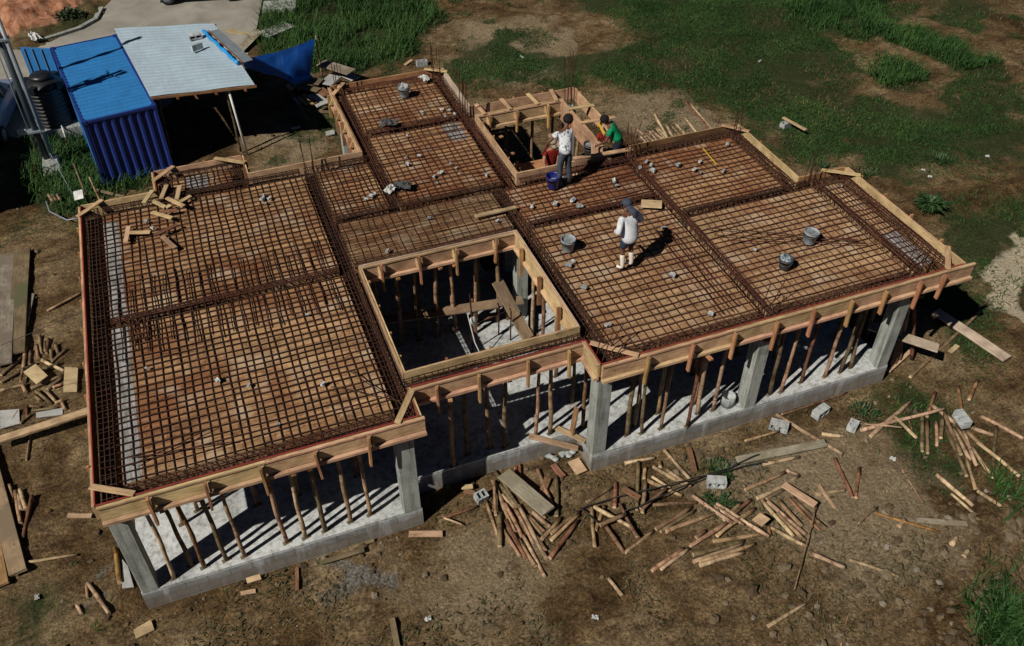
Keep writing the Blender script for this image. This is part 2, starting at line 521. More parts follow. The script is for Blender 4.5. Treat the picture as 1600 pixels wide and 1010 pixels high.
def frame(p0, p1, upv=(0, 0, 1)):
    """matrix at the middle of p0-p1, local X along it"""
    p0, p1 = Vector(p0), Vector(p1)
    x = (p1 - p0).normalized()
    u = Vector(upv)
    y = u.cross(x)
    if y.length < 1e-4:
        y = Vector((0, 1, 0)).cross(x)
    y.normalize()
    z = x.cross(y)
    m = Matrix((x, y, z)).transposed().to_4x4()
    m.translation = (p0 + p1) / 2
    return m, (p1 - p0).length

def bev_box(l, w, t, b=0.006, warp=0.0, rng=RNG, ragged=0.0):
    """plank along X with worn edges, a slight bow and twist"""
    segs = max(2, int(l / 0.4)) if warp else 1
    prof = [(-w / 2 + b, -t / 2), (w / 2 - b, -t / 2), (w / 2, -t / 2 + b), (w / 2, t / 2 - b), (w / 2 - b, t / 2), (-w / 2 + b, t / 2), (-w / 2, t / 2 - b), (-w / 2, -t / 2 + b)]
    a, c = rng.uniform(-warp, warp), rng.uniform(-warp, warp)
    tw = rng.uniform(-1, 1) * warp * 2
    mb = MB()
    v, f = [], []
    for i in range(segs + 1):
        s = i / segs
        x = -l / 2 + l * s
        e = ragged if i in (0, segs) else 0
        k = (2 * s - 1)
        for y, z in prof:
            ang = tw * k
            yy, zz = y * math.cos(ang) - z * math.sin(ang), y * math.sin(ang) + z * math.cos(ang)
            v.append((x + (rng.uniform(-e, e) if e else 0), yy + a * (1 - k * k), zz + c * (1 - k * k)))
    n = 8
    for i in range(segs):
        for k in range(n):
            k2 = (k + 1) % n
            f.append((i * n + k, (i + 1) * n + k, (i + 1) * n + k2, i * n + k2))
    f.append(tuple(range(n)))
    f.append(tuple(segs * n + k for k in range(n - 1, -1, -1)))
    mb.add(v, f)
    return mb

def board(name, p0, p1, w, t, m, parent=None, upv=(0, 0, 1), warp=0.0, b=0.006, ragged=0.0):
    mw, l = frame(p0, p1, upv)
    return link(name, bev_box(l, w, t, b, warp, RNG, ragged).mesh(name, m), parent, mw)

def pole_mesh(l, r, bark, bend=0.02, rng=RNG):
    segs = max(4, int(l / 0.22))
    n = 9
    v, f = [], []
    by, bz = rng.uniform(-bend, bend) * l, rng.uniform(-bend, bend) * l
    ph1, ph2 = rng.uniform(0, 6), rng.uniform(0, 6)
    tap = rng.uniform(0.05, 0.2)
    knots = [rng.random() for _ in range(int(l * 2))]
    for i in range(segs + 1):
        s = i / segs
        k = 2 * s - 1
        rad = r * (1 + tap * 0.5 - tap * s) * (1 + 0.05 * math.sin(9 * s * l + ph1))
        if any(abs(s - q) < 0.5 / segs for q in knots):
            rad *= 1.12
        cy = by * (1 - k * k) + 0.15 * r * math.sin(5 * s * l + ph2)
        cz = bz * (1 - k * k) * 0.4 + 0.15 * r * math.sin(6 * s * l + ph1)
        for j in range(n):
            a = 2 * math.pi * j / n
            w = rad * (1 + 0.05 * math.sin(2 * a + ph1))
            v.append((-l / 2 + l * s, cy + w * math.cos(a), cz + w * math.sin(a)))
    for i in range(segs):
        for j in range(n):
            j2 = (j + 1) % n
            f.append((i * n + j, (i + 1) * n + j, (i + 1) * n + j2, i * n + j2))
    f = [tuple(reversed(q)) for q in f]
    f.append(tuple(range(n)))
    f.append(tuple(segs * n + j for j in range(n - 1, -1, -1)))
    f[-1] = tuple(reversed(f[-1])); f[-2] = tuple(reversed(f[-2]))
    me = bpy.data.meshes.new('pole')
    me.from_pydata(v, [], f)
    me.materials.append(bark)
    me.materials.append(M['cut_end'])
    sm = [True] * len(f)
    sm[-1] = sm[-2] = False
    me.polygons.foreach_set('use_smooth', sm)
    mi = [0] * len(f)
    mi[-1] = mi[-2] = 1
    me.polygons.foreach_set('material_index', mi)
    me.update()
    return me

def pole(name, p0, p1, r, bark, parent=None, bend=0.012):
    mw, l = frame(p0, p1)
    mw = mw @ Matrix.Rotation(RNG.uniform(0, 6.28), 4, 'X')
    return link(name, pole_mesh(l, r, bark, bend), parent, mw)

ORD = "first second third fourth fifth sixth seventh eighth ninth tenth eleventh twelfth thirteenth".split()

# ---- measured positions (metres)
POLES = [
  (7.2, 0.77, 0.05, 7.33, -0.25, 0.05, 0.045, 'o', 'olive grey pole, second from the left of the long bundle below the grey plank', 'poles in the heap before the porch'),
  (7.07, 0.53, 0.05, 7.04, -0.84, 0.05, 0.052, 'n', 'brown barked pole, leftmost of the long bundle below the grey plank', 'poles in the heap before the porch'),
  (7.17, 0.38, 0.05, 7.3, -0.31, 0.05, 0.05, 'o', 'olive grey pole, third from the left of the long bundle below the grey plank', 'poles in the heap before the porch'),
  (7.11, -0.13, 0.05, 7.14, -0.99, 0.05, 0.052, 'n', 'brown barked pole, sixth from the left of the long bundle below the grey plank', 'poles in the heap before the porch'),
  (7.26, -0.33, 0.05, 7.28, -1.24, 0.05, 0.05, 'n', 'brown barked pole, eighth from the left of the long bundle below the grey plank', 'poles in the heap before the porch'),
  (7.35, -0.26, 0.05, 7.37, -1.69, 0.05, 0.053, 'p', 'pale peeled pole, tenth from the left of the long bundle below the grey plank', 'poles in the heap before the porch'),
  (7.18, -0.96, 0.04, 7.2, -2.02, 0.04, 0.043, 'p', 'pale peeled pole, rightmost of the long bundle below the grey plank', 'poles in the heap before the porch'),
  (6.98, -0.51, 0.05, 7.02, -1.54, 0.05, 0.052, 'r', 'reddish barked pole, seventh from the left of the long bundle below the grey plank', 'poles in the heap before the porch'),
  (7.06, -1.02, 0.05, 7.11, -1.76, 0.05, 0.049, 'n', 'brown barked pole, ninth from the left of the long bundle below the grey plank', 'poles in the heap before the porch'),
  (6.86, -0.67, 0.04, 6.92, -1.4, 0.04, 0.042, 'n', 'brown barked pole, fifth from the left of the long bundle below the grey plank', 'poles in the heap before the porch'),
  (7.13, 0.12, 0.04, 7.25, -0.29, 0.04, 0.045, 'p', 'pale peeled pole, fourth from the left of the long bundle below the grey plank', 'poles in the heap before the porch'),
  (6.76, 0.08, 0.04, 6.69, -0.81, 0.04, 0.044, 'n', 'brown barked pole, leftmost of the left flank of the porch heap', 'poles in the heap before the porch'),
  (6.91, -0.32, 0.07, 6.63, -1.05, 0.07, 0.065, 'o', 'olive grey pole, rightmost of the left flank of the porch heap', 'poles in the heap before the porch'),
  (7.07, 0.45, 0.12, 6.79, -0.39, 0.12, 0.044, 'n', 'brown barked pole, second from the left of the left flank of the porch heap', 'poles in the heap before the porch'),
  (7.36, 0.18, 0.04, 7.75, -0.77, 0.04, 0.044, 'n', "brown barked pole, leftmost of the short ones below the grey plank's end", 'poles in the heap before the porch'),
  (7.55, -0.51, 0.05, 7.75, -1.01, 0.05, 0.049, 'p', "pale peeled pole, rightmost of the short ones below the grey plank's end", 'poles in the heap before the porch'),
  (7.41, -0.56, 0.04, 7.52, -1.09, 0.04, 0.044, 'n', "brown barked pole, second from the left of the short ones below the grey plank's end", 'poles in the heap before the porch'),
  (7.46, -0.58, 0.04, 7.59, -1.05, 0.04, 0.045, 'n', "brown barked pole, third from the left of the short ones below the grey plank's end", 'poles in the heap before the porch'),
  (7.4, -1.09, 0.05, 7.43, -1.51, 0.05, 0.054, 'n', "brown barked pole, fourth from the left of the short ones below the grey plank's end", 'poles in the heap before the porch'),
  (7.44, -1.24, 0.05, 8.04, -0.85, 0.05, 0.052, 'n', 'brown barked pole, leftmost of the poles fanning right of the porch heap', 'poles fanning beside the porch heap'),
  (7.7, -1.16, 0.05, 8.45, -0.86, 0.05, 0.046, 'n', 'brown barked pole, rightmost of the poles fanning right of the porch heap', 'poles fanning beside the porch heap'),
  (7.63, -1.31, 0.05, 8.4, -0.95, 0.05, 0.048, 'n', 'brown barked pole, third from the left of the poles fanning right of the porch heap', 'poles fanning beside the porch heap'),
  (7.44, -1.71, 0.05, 8.32, -1.08, 0.05, 0.05, 'r', 'reddish barked pole, second from the left of the poles fanning right of the porch heap', 'poles fanning beside the porch heap'),
  (7.76, 0.75, 0.04, 7.67, 0.44, 0.04, 0.044, 'r', 'reddish barked pole, right one of the two poles poking out behind the grey plank', 'poles behind the grey plank'),
  (7.65, 0.71, 0.05, 7.59, 0.5, 0.05, 0.053, 'r', 'reddish barked pole, left one of the two poles poking out behind the grey plank', 'poles behind the grey plank'),
  (8.71, -0.65, 0.04, 9.34, -0.54, 0.04, 0.044, 'o', 'olive grey pole, second from the left of those between porch heap and cable', 'loose poles before the porch column'),
  (9.48, -0.45, 0.05, 9.17, -1.03, 0.05, 0.054, 'r', 'reddish barked pole, seventh from the left of those between porch heap and cable', 'loose poles before the porch column'),
  (8.72, -0.89, 0.05, 8.36, -1.78, 0.05, 0.046, 'n', 'brown barked pole, leftmost of those between porch heap and cable', 'loose poles before the porch column'),
  (9.0, -0.91, 0.05, 8.55, -1.42, 0.05, 0.047, 'n', 'brown barked pole, third from the left of those between porch heap and cable', 'loose poles before the porch column'),
  (8.75, -0.92, 0.12, 9.24, -1.67, 0.12, 0.053, 'p', 'pale peeled pole, fifth from the left of those between porch heap and cable', 'loose poles before the porch column'),
  (9.3, -1.01, 0.1, 9.2, -1.95, 0.19, 0.043, 'n', 'brown barked pole, rightmost of those between porch heap and cable', 'loose poles before the porch column'),
  (8.65, -1.41, 0.17, 9.22, -1.39, 0.26, 0.052, 'n', 'brown barked pole, fourth from the left of those between porch heap and cable', 'loose poles before the porch column'),
  (8.8, -1.36, 0.05, 8.87, -2.08, 0.05, 0.049, 'n', 'brown barked pole, sixth from the left of those between porch heap and cable', 'loose poles before the porch column'),
  (10.18, -0.13, 0.05, 9.57, -1.25, 0.05, 0.046, 'o', 'olive grey pole, leftmost of the poles under the cable by the plinth', 'poles under the black cable'),
  (10.24, -0.33, 0.05, 10.09, -0.58, 0.05, 0.046, 'n', 'brown barked pole, third from the left of the poles under the cable by the plinth', 'poles under the black cable'),
  (10.62, -0.28, 0.05, 10.53, -0.45, 0.05, 0.048, 'n', 'brown barked pole, fifth from the left of the poles under the cable by the plinth', 'poles under the black cable'),
  (10.86, -0.03, 0.05, 10.96, -0.96, 0.05, 0.046, 'p', 'pale peeled pole, ninth from the left of the poles under the cable by the plinth', 'poles under the black cable'),
  (10.41, -0.36, 0.05, 10.81, -1.1, 0.05, 0.048, 'p', 'pale peeled pole, eighth from the left of the poles under the cable by the plinth', 'poles under the black cable'),
  (10.64, -0.56, 0.05, 10.87, -1.16, 0.05, 0.05, 'p', 'pale peeled pole, rightmost of the poles under the cable by the plinth', 'poles under the black cable'),
  (10.27, -0.59, 0.04, 10.46, -1.02, 0.04, 0.043, 'p', 'pale peeled pole, sixth from the left of the poles under the cable by the plinth', 'poles under the black cable'),
  (10.11, -0.66, 0.05, 10.6, -1.28, 0.05, 0.053, 'n', 'brown barked pole, seventh from the left of the poles under the cable by the plinth', 'poles under the black cable'),
  (10.09, -0.65, 0.05, 9.62, -1.39, 0.13, 0.052, 'n', 'brown barked pole, second from the left of the poles under the cable by the plinth', 'poles under the black cable'),
  (9.63, -1.3, 0.11, 10.32, -1.08, 0.2, 0.049, 'n', 'brown barked pole, fourth from the left of the poles under the cable by the plinth', 'poles under the black cable'),
  (9.95, -1.25, 0.05, 10.81, -1.52, 0.05, 0.046, 'n', 'brown barked pole, third from the left of the poles below cable and white block', 'poles below the black cable'),
  (10.7, -1.56, 0.05, 9.72, -1.81, 0.05, 0.047, 'n', 'brown barked pole, second from the left of the poles below cable and white block', 'poles below the black cable'),
  (10.68, -1.69, 0.04, 9.78, -1.89, 0.04, 0.044, 'o', 'olive grey pole, rightmost of the poles below cable and white block', 'poles below the black cable'),
  (8.9, -2.08, 0.04, 9.66, -1.82, 0.04, 0.043, 'n', 'brown barked pole, leftmost of the poles below cable and white block', 'poles below the black cable'),
  (9.88, -1.93, 0.05, 11.04, -1.92, 0.05, 0.053, 'n', 'brown barked pole, leftmost of the poles left of the square plywood', 'poles crossing by the plywood off-cut'),
  (11.88, -1.87, 0.05, 11.36, -2.08, 0.05, 0.046, 'r', 'reddish barked pole, ninth from the left of the poles left of the square plywood', 'poles crossing by the plywood off-cut'),
  (11.85, -2.09, 0.05, 10.75, -2.42, 0.05, 0.053, 'n', 'brown barked pole, seventh from the left of the poles left of the square plywood', 'poles crossing by the plywood off-cut'),
  (11.65, -1.87, 0.05, 11.09, -2.14, 0.05, 0.051, 'n', 'brown barked pole, sixth from the left of the poles left of the square plywood', 'poles crossing by the plywood off-cut'),
  (11.18, -2.19, 0.05, 10.15, -2.44, 0.05, 0.049, 'n', 'brown barked pole, third from the left of the poles left of the square plywood', 'poles crossing by the plywood off-cut'),
  (10.37, -2.29, 0.05, 10.62, -2.22, 0.05, 0.052, 'n', 'brown barked pole, second from the left of the poles left of the square plywood', 'poles crossing by the plywood off-cut'),
  (10.64, -2.49, 0.05, 11.64, -2.7, 0.05, 0.047, 'n', 'brown barked pole, eighth from the left of the poles left of the square plywood', 'poles crossing by the plywood off-cut'),
  (10.81, -1.33, 0.05, 11.19, -2.3, 0.13, 0.054, 'p', 'pale peeled pole, fourth from the left of the poles left of the square plywood', 'poles crossing by the plywood off-cut'),
  (11.09, -1.75, 0.04, 11.37, -2.42, 0.12, 0.045, 'p', 'pale peeled pole, fifth from the left of the poles left of the square plywood', 'poles crossing by the plywood off-cut'),
  (11.16, -1.72, 0.05, 11.71, -2.82, 0.13, 0.048, 'p', 'pale peeled pole, rightmost of the poles left of the square plywood', 'poles crossing by the plywood off-cut'),
  (10.01, -2.41, 0.05, 9.19, -2.66, 0.05, 0.053, 'n', 'brown barked pole, left one of the pair of poles pointing to the lower left', 'pair of poles at the front'),
  (10.11, -2.45, 0.05, 9.34, -2.72, 0.05, 0.046, 'p', 'pale peeled pole, right one of the pair of poles pointing to the lower left', 'pair of poles at the front'),
  (10.1, -2.64, 0.05, 11.19, -2.72, 0.05, 0.049, 'o', 'olive grey pole, second from the left of the parallel stack of poles at the front', 'poles stacked side by side at the front'),
  (10.04, -2.76, 0.05, 11.15, -2.76, 0.05, 0.046, 'p', 'pale peeled pole, leftmost of the parallel stack of poles at the front', 'poles stacked side by side at the front'),
  (10.13, -2.84, 0.05, 11.35, -2.86, 0.05, 0.046, 'n', 'brown barked pole, rightmost of the parallel stack of poles at the front', 'poles stacked side by side at the front'),
  (10.09, -2.9, 0.05, 11.05, -2.95, 0.05, 0.052, 'p', 'pale peeled pole, third from the left of the parallel stack of poles at the front', 'poles stacked side by side at the front'),
  (12.06, -1.94, 0.04, 11.89, -2.44, 0.04, 0.044, 'o', 'olive grey pole, leftmost of the fan right of the square plywood', 'poles fanning right of the plywood off-cut'),
  (12.1, -1.96, 0.05, 12.19, -2.97, 0.05, 0.05, 'p', 'pale peeled pole, third from the left of the fan right of the square plywood', 'poles fanning right of the plywood off-cut'),
  (12.19, -2.05, 0.05, 12.45, -3.02, 0.05, 0.054, 'p', 'pale peeled pole, fourth from the left of the fan right of the square plywood', 'poles fanning right of the plywood off-cut'),
  (12.22, -2.37, 0.05, 12.34, -3.13, 0.05, 0.051, 'n', 'brown barked pole, seventh from the left of the fan right of the square plywood', 'poles fanning right of the plywood off-cut'),
  (12.43, -2.1, 0.05, 12.49, -2.8, 0.05, 0.054, 'n', 'brown barked pole, sixth from the left of the fan right of the square plywood', 'poles fanning right of the plywood off-cut'),
  (12.67, -2.11, 0.04, 12.79, -3.0, 0.04, 0.042, 'r', 'reddish barked pole, eighth from the left of the fan right of the square plywood', 'poles fanning right of the plywood off-cut'),
  (12.75, -2.12, 0.05, 12.9, -3.03, 0.05, 0.049, 'o', 'olive grey pole, rightmost of the fan right of the square plywood', 'poles fanning right of the plywood off-cut'),
  (11.89, -2.57, 0.05, 11.78, -2.76, 0.05, 0.052, 'r', 'reddish barked pole, second from the left of the fan right of the square plywood', 'poles fanning right of the plywood off-cut'),
  (11.9, -2.61, 0.05, 12.31, -3.28, 0.05, 0.047, 'p', 'pale peeled pole, fifth from the left of the fan right of the square plywood', 'poles fanning right of the plywood off-cut'),
  (11.93, -1.61, 0.04, 12.97, -1.51, 0.04, 0.044, 'n', 'brown barked pole, leftmost of the open V above the fan', 'poles in the open V'),
  (12.05, -1.9, 0.05, 13.22, -1.68, 0.05, 0.054, 'p', 'pale peeled pole, third from the left of the open V above the fan', 'poles in the open V'),
  (12.23, -1.96, 0.04, 12.72, -1.87, 0.04, 0.042, 'o', 'olive grey pole, second from the left of the open V above the fan', 'poles in the open V'),
  (13.03, -1.48, 0.05, 13.25, -1.64, 0.05, 0.048, 'p', 'pale peeled pole, rightmost of the open V above the fan', 'poles in the open V'),
  (17.26, -1.06, 0.05, 17.34, -1.7, 0.05, 0.052, 'p', 'pale peeled pole, leftmost of the bundle under the hollow block', 'poles bundled under the hollow block'),
  (17.34, -1.33, 0.05, 16.73, -2.53, 0.13, 0.054, 'n', 'brown barked pole, second from the left of the bundle under the hollow block', 'poles bundled under the hollow block'),
  (17.06, -1.71, 0.05, 16.46, -3.01, 0.05, 0.053, 'o', 'olive grey pole, third from the left of the bundle under the hollow block', 'poles bundled under the hollow block'),
  (17.19, -1.82, 0.05, 16.86, -2.67, 0.05, 0.05, 'p', 'pale peeled pole, fifth from the left of the bundle under the hollow block', 'poles bundled under the hollow block'),
  (17.31, -1.8, 0.04, 17.13, -2.34, 0.04, 0.043, 'n', 'brown barked pole, sixth from the left of the bundle under the hollow block', 'poles bundled under the hollow block'),
  (17.38, -1.89, 0.05, 16.86, -2.85, 0.05, 0.047, 'p', 'pale peeled pole, seventh from the left of the bundle under the hollow block', 'poles bundled under the hollow block'),
  (16.81, -2.64, 0.04, 16.44, -3.32, 0.04, 0.043, 'n', 'brown barked pole, rightmost of the bundle under the hollow block', 'poles bundled under the hollow block'),
  (18.24, -0.76, 0.05, 17.65, -1.59, 0.05, 0.046, 'r', 'reddish barked pole, fourth from the left of the bundle under the hollow block', 'poles bundled under the hollow block'),
  (18.12, -2.11, 0.05, 16.94, -3.24, 0.05, 0.047, 'o', 'olive grey pole, fourth from the left of the poles right of the hollow block', 'poles right of the hollow block'),
  (17.52, -1.89, 0.05, 17.85, -2.3, 0.05, 0.054, 'p', 'pale peeled pole, third from the left of the poles right of the hollow block', 'poles right of the hollow block'),
  (17.39, -2.01, 0.05, 17.45, -2.42, 0.05, 0.054, 'n', 'brown barked pole, leftmost of the poles right of the hollow block', 'poles right of the hollow block'),
  (17.32, -2.37, 0.12, 17.49, -3.43, 0.12, 0.047, 'p', 'pale peeled pole, rightmost of the poles right of the hollow block', 'poles right of the hollow block'),
  (17.16, -2.41, 0.05, 17.01, -3.09, 0.05, 0.048, 'p', 'pale peeled pole, second from the left of the poles right of the hollow block', 'poles right of the hollow block'),
  (16.88, -1.15, 0.05, 16.08, -2.1, 0.05, 0.046, 'o', 'olive grey pole, leftmost of the short poles left of the hollow block', 'short poles left of the hollow block'),
  (16.8, -1.41, 0.05, 16.14, -2.2, 0.05, 0.045, 'n', 'brown barked pole, second from the left of the short poles left of the hollow block', 'short poles left of the hollow block'),
  (17.6, -0.73, 0.05, 16.91, -1.28, 0.05, 0.047, 'r', 'reddish barked pole, third from the left of the short poles left of the hollow block', 'short poles left of the hollow block'),
  (17.01, -1.48, 0.04, 16.5, -2.07, 0.04, 0.043, 'n', 'brown barked pole, fourth from the left of the short poles left of the hollow block', 'short poles left of the hollow block'),
  (17.17, -1.47, 0.05, 16.72, -1.94, 0.05, 0.054, 'o', 'olive grey pole, rightmost of the short poles left of the hollow block', 'short poles left of the hollow block'),
  (15.32, -1.32, 0.05, 16.83, -0.8, 0.05, 0.05, 'p', 'pale peeled pole, second from the left of the poles crossed beside the small grey block', 'poles crossed beside the small block'),
  (15.23, -1.1, 0.05, 17.35, -1.29, 0.12, 0.048, 'p', 'pale peeled pole, third from the left of the poles crossed beside the small grey block', 'poles crossed beside the small block'),
  (16.17, -1.04, 0.1, 16.11, -1.82, 0.19, 0.046, 'p', 'pale peeled pole, rightmost of the poles crossed beside the small grey block', 'poles crossed beside the small block'),
  (15.21, -0.86, 0.09, 16.02, -1.45, 0.18, 0.025, 'p', 'pale peeled pole, leftmost of the poles crossed beside the small grey block', 'poles crossed beside the small block'),
  (14.18, -1.58, 0.04, 13.88, -2.6, 0.04, 0.043, 'r', 'reddish barked pole, left one of the reddish poles in the small V', 'reddish poles in the small V'),
  (14.52, -1.98, 0.05, 13.94, -2.63, 0.05, 0.045, 'r', 'reddish barked pole, right one of the reddish poles in the small V', 'reddish poles in the small V'),
  (15.93, -2.73, 0.05, 16.11, -3.64, 0.05, 0.051, 'p', 'pale peeled pole, leftmost of the three pale poles below the block bundle', 'pale poles below the block bundle'),
  (15.9, -3.23, 0.04, 16.03, -3.83, 0.04, 0.035, 'p', 'pale peeled pole, second from the left of the three pale poles below the block bundle', 'pale poles below the block bundle'),
  (16.44, -3.38, 0.05, 16.65, -3.85, 0.05, 0.052, 'p', 'pale peeled pole, rightmost of the three pale poles below the block bundle', 'pale poles below the block bundle'),
  (-1.95, 8.88, 0.04, -1.9, 8.2, 0.04, 0.043, 'n', 'brown barked pole, fourth from the left of the left heap by the wide planks', 'poles heaped left of the building'),
  (-2.27, 8.55, 0.05, -2.32, 7.78, 0.05, 0.05, 'n', 'brown barked pole, leftmost of the left heap by the wide planks', 'poles heaped left of the building'),
  (-2.16, 8.37, 0.04, -2.18, 7.91, 0.04, 0.042, 'o', 'olive grey pole, second from the left of the left heap by the wide planks', 'poles heaped left of the building'),
  (-2.01, 8.53, 0.05, -1.99, 8.08, 0.05, 0.046, 'n', 'brown barked pole, third from the left of the left heap by the wide planks', 'poles heaped left of the building'),
  (-1.81, 8.56, 0.05, -1.82, 8.23, 0.05, 0.05, 'o', 'olive grey pole, fifth from the left of the left heap by the wide planks', 'poles heaped left of the building'),
  (-1.73, 8.64, 0.05, -1.79, 8.15, 0.05, 0.045, 'r', 'reddish barked pole, sixth from the left of the left heap by the wide planks', 'poles heaped left of the building'),
  (-1.68, 8.21, 0.05, -1.69, 7.89, 0.05, 0.051, 'o', 'olive grey pole, seventh from the left of the left heap by the wide planks', 'poles heaped left of the building'),
  (-1.59, 8.4, 0.05, -1.53, 8.05, 0.05, 0.05, 'n', 'brown barked pole, tenth from the left of the left heap by the wide planks', 'poles heaped left of the building'),
  (-1.9, 7.94, 0.05, -1.39, 7.32, 0.05, 0.049, 'p', 'pale peeled pole, ninth from the left of the left heap by the wide planks', 'poles heaped left of the building'),
  (-1.34, 8.12, 0.04, -1.68, 7.83, 0.04, 0.042, 'o', 'olive grey pole, rightmost of the left heap by the wide planks', 'poles heaped left of the building'),
  (-1.83, 7.48, 0.12, -1.49, 7.67, 0.05, 0.051, 'o', 'olive grey pole, eighth from the left of the left heap by the wide planks', 'poles heaped left of the building'),
  (-2.8, 7.7, 0.05, -2.35, 8.22, 0.05, 0.046, 'o', 'olive grey pole, leftmost of the poles around two plywood squares', 'poles around the two plywood squares'),
  (-2.8, 7.46, 0.05, -2.05, 7.89, 0.05, 0.045, 'o', 'olive grey pole, third from the left of the poles around two plywood squares', 'poles around the two plywood squares'),
  (-2.79, 7.15, 0.05, -2.25, 7.18, 0.05, 0.045, 'p', 'pale peeled pole, second from the left of the poles around two plywood squares', 'poles around the two plywood squares'),
  (-2.28, 7.7, 0.11, -2.35, 7.25, 0.11, 0.046, 'n', 'brown barked pole, fourth from the left of the poles around two plywood squares', 'poles around the two plywood squares'),
  (-2.14, 7.01, 0.05, -1.39, 7.19, 0.05, 0.046, 'o', 'olive grey pole, eighth from the left of the poles around two plywood squares', 'poles around the two plywood squares'),
  (-1.77, 6.82, 0.05, -1.41, 7.09, 0.05, 0.053, 'o', 'olive grey pole, tenth from the left of the poles around two plywood squares', 'poles around the two plywood squares'),
  (-1.64, 6.81, 0.05, -1.43, 6.83, 0.05, 0.046, 'n', 'brown barked pole, eleventh from the left of the poles around two plywood squares', 'poles around the two plywood squares'),
  (-2.08, 6.78, 0.05, -1.91, 6.45, 0.05, 0.052, 'n', 'brown barked pole, sixth from the left of the poles around two plywood squares', 'poles around the two plywood squares'),
  (-2.02, 6.86, 0.05, -1.67, 6.24, 0.05, 0.047, 'o', 'olive grey pole, seventh from the left of the poles around two plywood squares', 'poles around the two plywood squares'),
  (-1.79, 6.77, 0.05, -1.58, 6.27, 0.05, 0.046, 'p', 'pale peeled pole, ninth from the left of the poles around two plywood squares', 'poles around the two plywood squares'),
  (-1.58, 6.23, 0.05, -1.4, 6.23, 0.05, 0.048, 'n', 'brown barked pole, twelfth from the left of the poles around two plywood squares', 'poles around the two plywood squares'),
  (-1.44, 6.22, 0.04, -1.36, 5.9, 0.04, 0.044, 'n', 'brown barked pole, rightmost of the poles around two plywood squares', 'poles around the two plywood squares'),
  (-2.31, 7.16, 0.05, -2.24, 6.91, 0.05, 0.053, 'n', 'brown barked pole, fifth from the left of the poles around two plywood squares', 'poles around the two plywood squares'),
  (-2.2, 6.39, 0.04, -2.19, 5.98, 0.04, 0.035, 'r', 'reddish barked pole, fourth from the left of the sticks behind the leaning plank', 'sticks behind the leaning plank'),
  (-2.57, 5.94, 0.04, -2.38, 6.3, 0.04, 0.035, 'r', 'reddish barked pole, second from the left of the sticks behind the leaning plank', 'sticks behind the leaning plank'),
  (-2.14, 6.37, 0.04, -1.91, 6.22, 0.04, 0.035, 'o', 'olive grey pole, fifth from the left of the sticks behind the leaning plank', 'sticks behind the leaning plank'),
  (-2.08, 6.15, 0.04, -1.55, 6.04, 0.04, 0.035, 'o', 'olive grey pole, rightmost of the sticks behind the leaning plank', 'sticks behind the leaning plank'),
  (-2.33, 5.85, 0.04, -2.09, 6.03, 0.04, 0.035, 'o', 'olive grey pole, third from the left of the sticks behind the leaning plank', 'sticks behind the leaning plank'),
  (-2.48, 6.35, 0.03, -2.56, 6.06, 0.03, 0.03, 'r', 'reddish barked pole, leftmost of the sticks behind the leaning plank', 'sticks behind the leaning plank'),
  (-2.5, 4.06, 0.05, -2.43, 3.59, 0.05, 0.045, 'n', 'brown barked pole, leftmost of the short poles beside the wide front-left planks', 'short poles by the wide planks'),
  (-2.38, 3.84, 0.05, -2.26, 2.92, 0.05, 0.051, 'n', 'brown barked pole, second from the left of the short poles beside the wide front-left planks', 'short poles by the wide planks'),
  (-2.31, 3.7, 0.06, -2.25, 3.26, 0.06, 0.055, 'p', 'pale peeled pole, third from the left of the short poles beside the wide front-left planks', 'short poles by the wide planks'),
  (-2.3, 3.86, 0.06, -2.15, 3.25, 0.06, 0.055, 'p', 'pale peeled pole, rightmost of the short poles beside the wide front-left planks', 'short poles by the wide planks'),
  (16.43, 12.01, 0.05, 16.44, 11.68, 0.05, 0.051, 'p', 'pale peeled pole, second from the left of the stack behind the back formwork', 'poles stacked behind the back formwork'),
  (16.6, 12.14, 0.04, 16.56, 11.67, 0.04, 0.044, 'p', 'pale peeled pole, third from the left of the stack behind the back formwork', 'poles stacked behind the back formwork'),
  (16.68, 12.15, 0.05, 16.7, 11.66, 0.05, 0.051, 'p', 'pale peeled pole, fourth from the left of the stack behind the back formwork', 'poles stacked behind the back formwork'),
  (16.47, 12.48, 0.1, 16.54, 12.05, 0.1, 0.035, 'p', 'pale peeled pole, leftmost of the stack behind the back formwork', 'poles stacked behind the back formwork'),
  (16.89, 12.3, 0.05, 16.84, 11.67, 0.05, 0.049, 'p', 'pale peeled pole, fifth from the left of the stack behind the back formwork', 'poles stacked behind the back formwork'),
  (17.0, 12.28, 0.05, 17.05, 11.68, 0.05, 0.05, 'p', 'pale peeled pole, sixth from the left of the stack behind the back formwork', 'poles stacked behind the back formwork'),
  (17.19, 12.4, 0.05, 17.14, 11.68, 0.05, 0.047, 'p', 'pale peeled pole, seventh from the left of the stack behind the back formwork', 'poles stacked behind the back formwork'),
  (17.27, 12.43, 0.05, 17.24, 11.7, 0.05, 0.049, 'p', 'pale peeled pole, ninth from the left of the stack behind the back formwork', 'poles stacked behind the back formwork'),
  (17.59, 13.26, 0.06, 17.29, 11.85, 0.06, 0.055, 'p', 'pale peeled pole, eighth from the left of the stack behind the back formwork', 'poles stacked behind the back formwork'),
  (17.63, 12.47, 0.05, 17.46, 11.73, 0.05, 0.051, 'p', 'pale peeled pole, tenth from the left of the stack behind the back formwork', 'poles stacked behind the back formwork'),
  (17.66, 12.41, 0.05, 17.57, 11.76, 0.05, 0.045, 'o', 'olive grey pole, eleventh from the left of the stack behind the back formwork', 'poles stacked behind the back formwork'),
  (17.77, 12.37, 0.04, 17.7, 11.74, 0.04, 0.044, 'n', 'brown barked pole, twelfth from the left of the stack behind the back formwork', 'poles stacked behind the back formwork'),
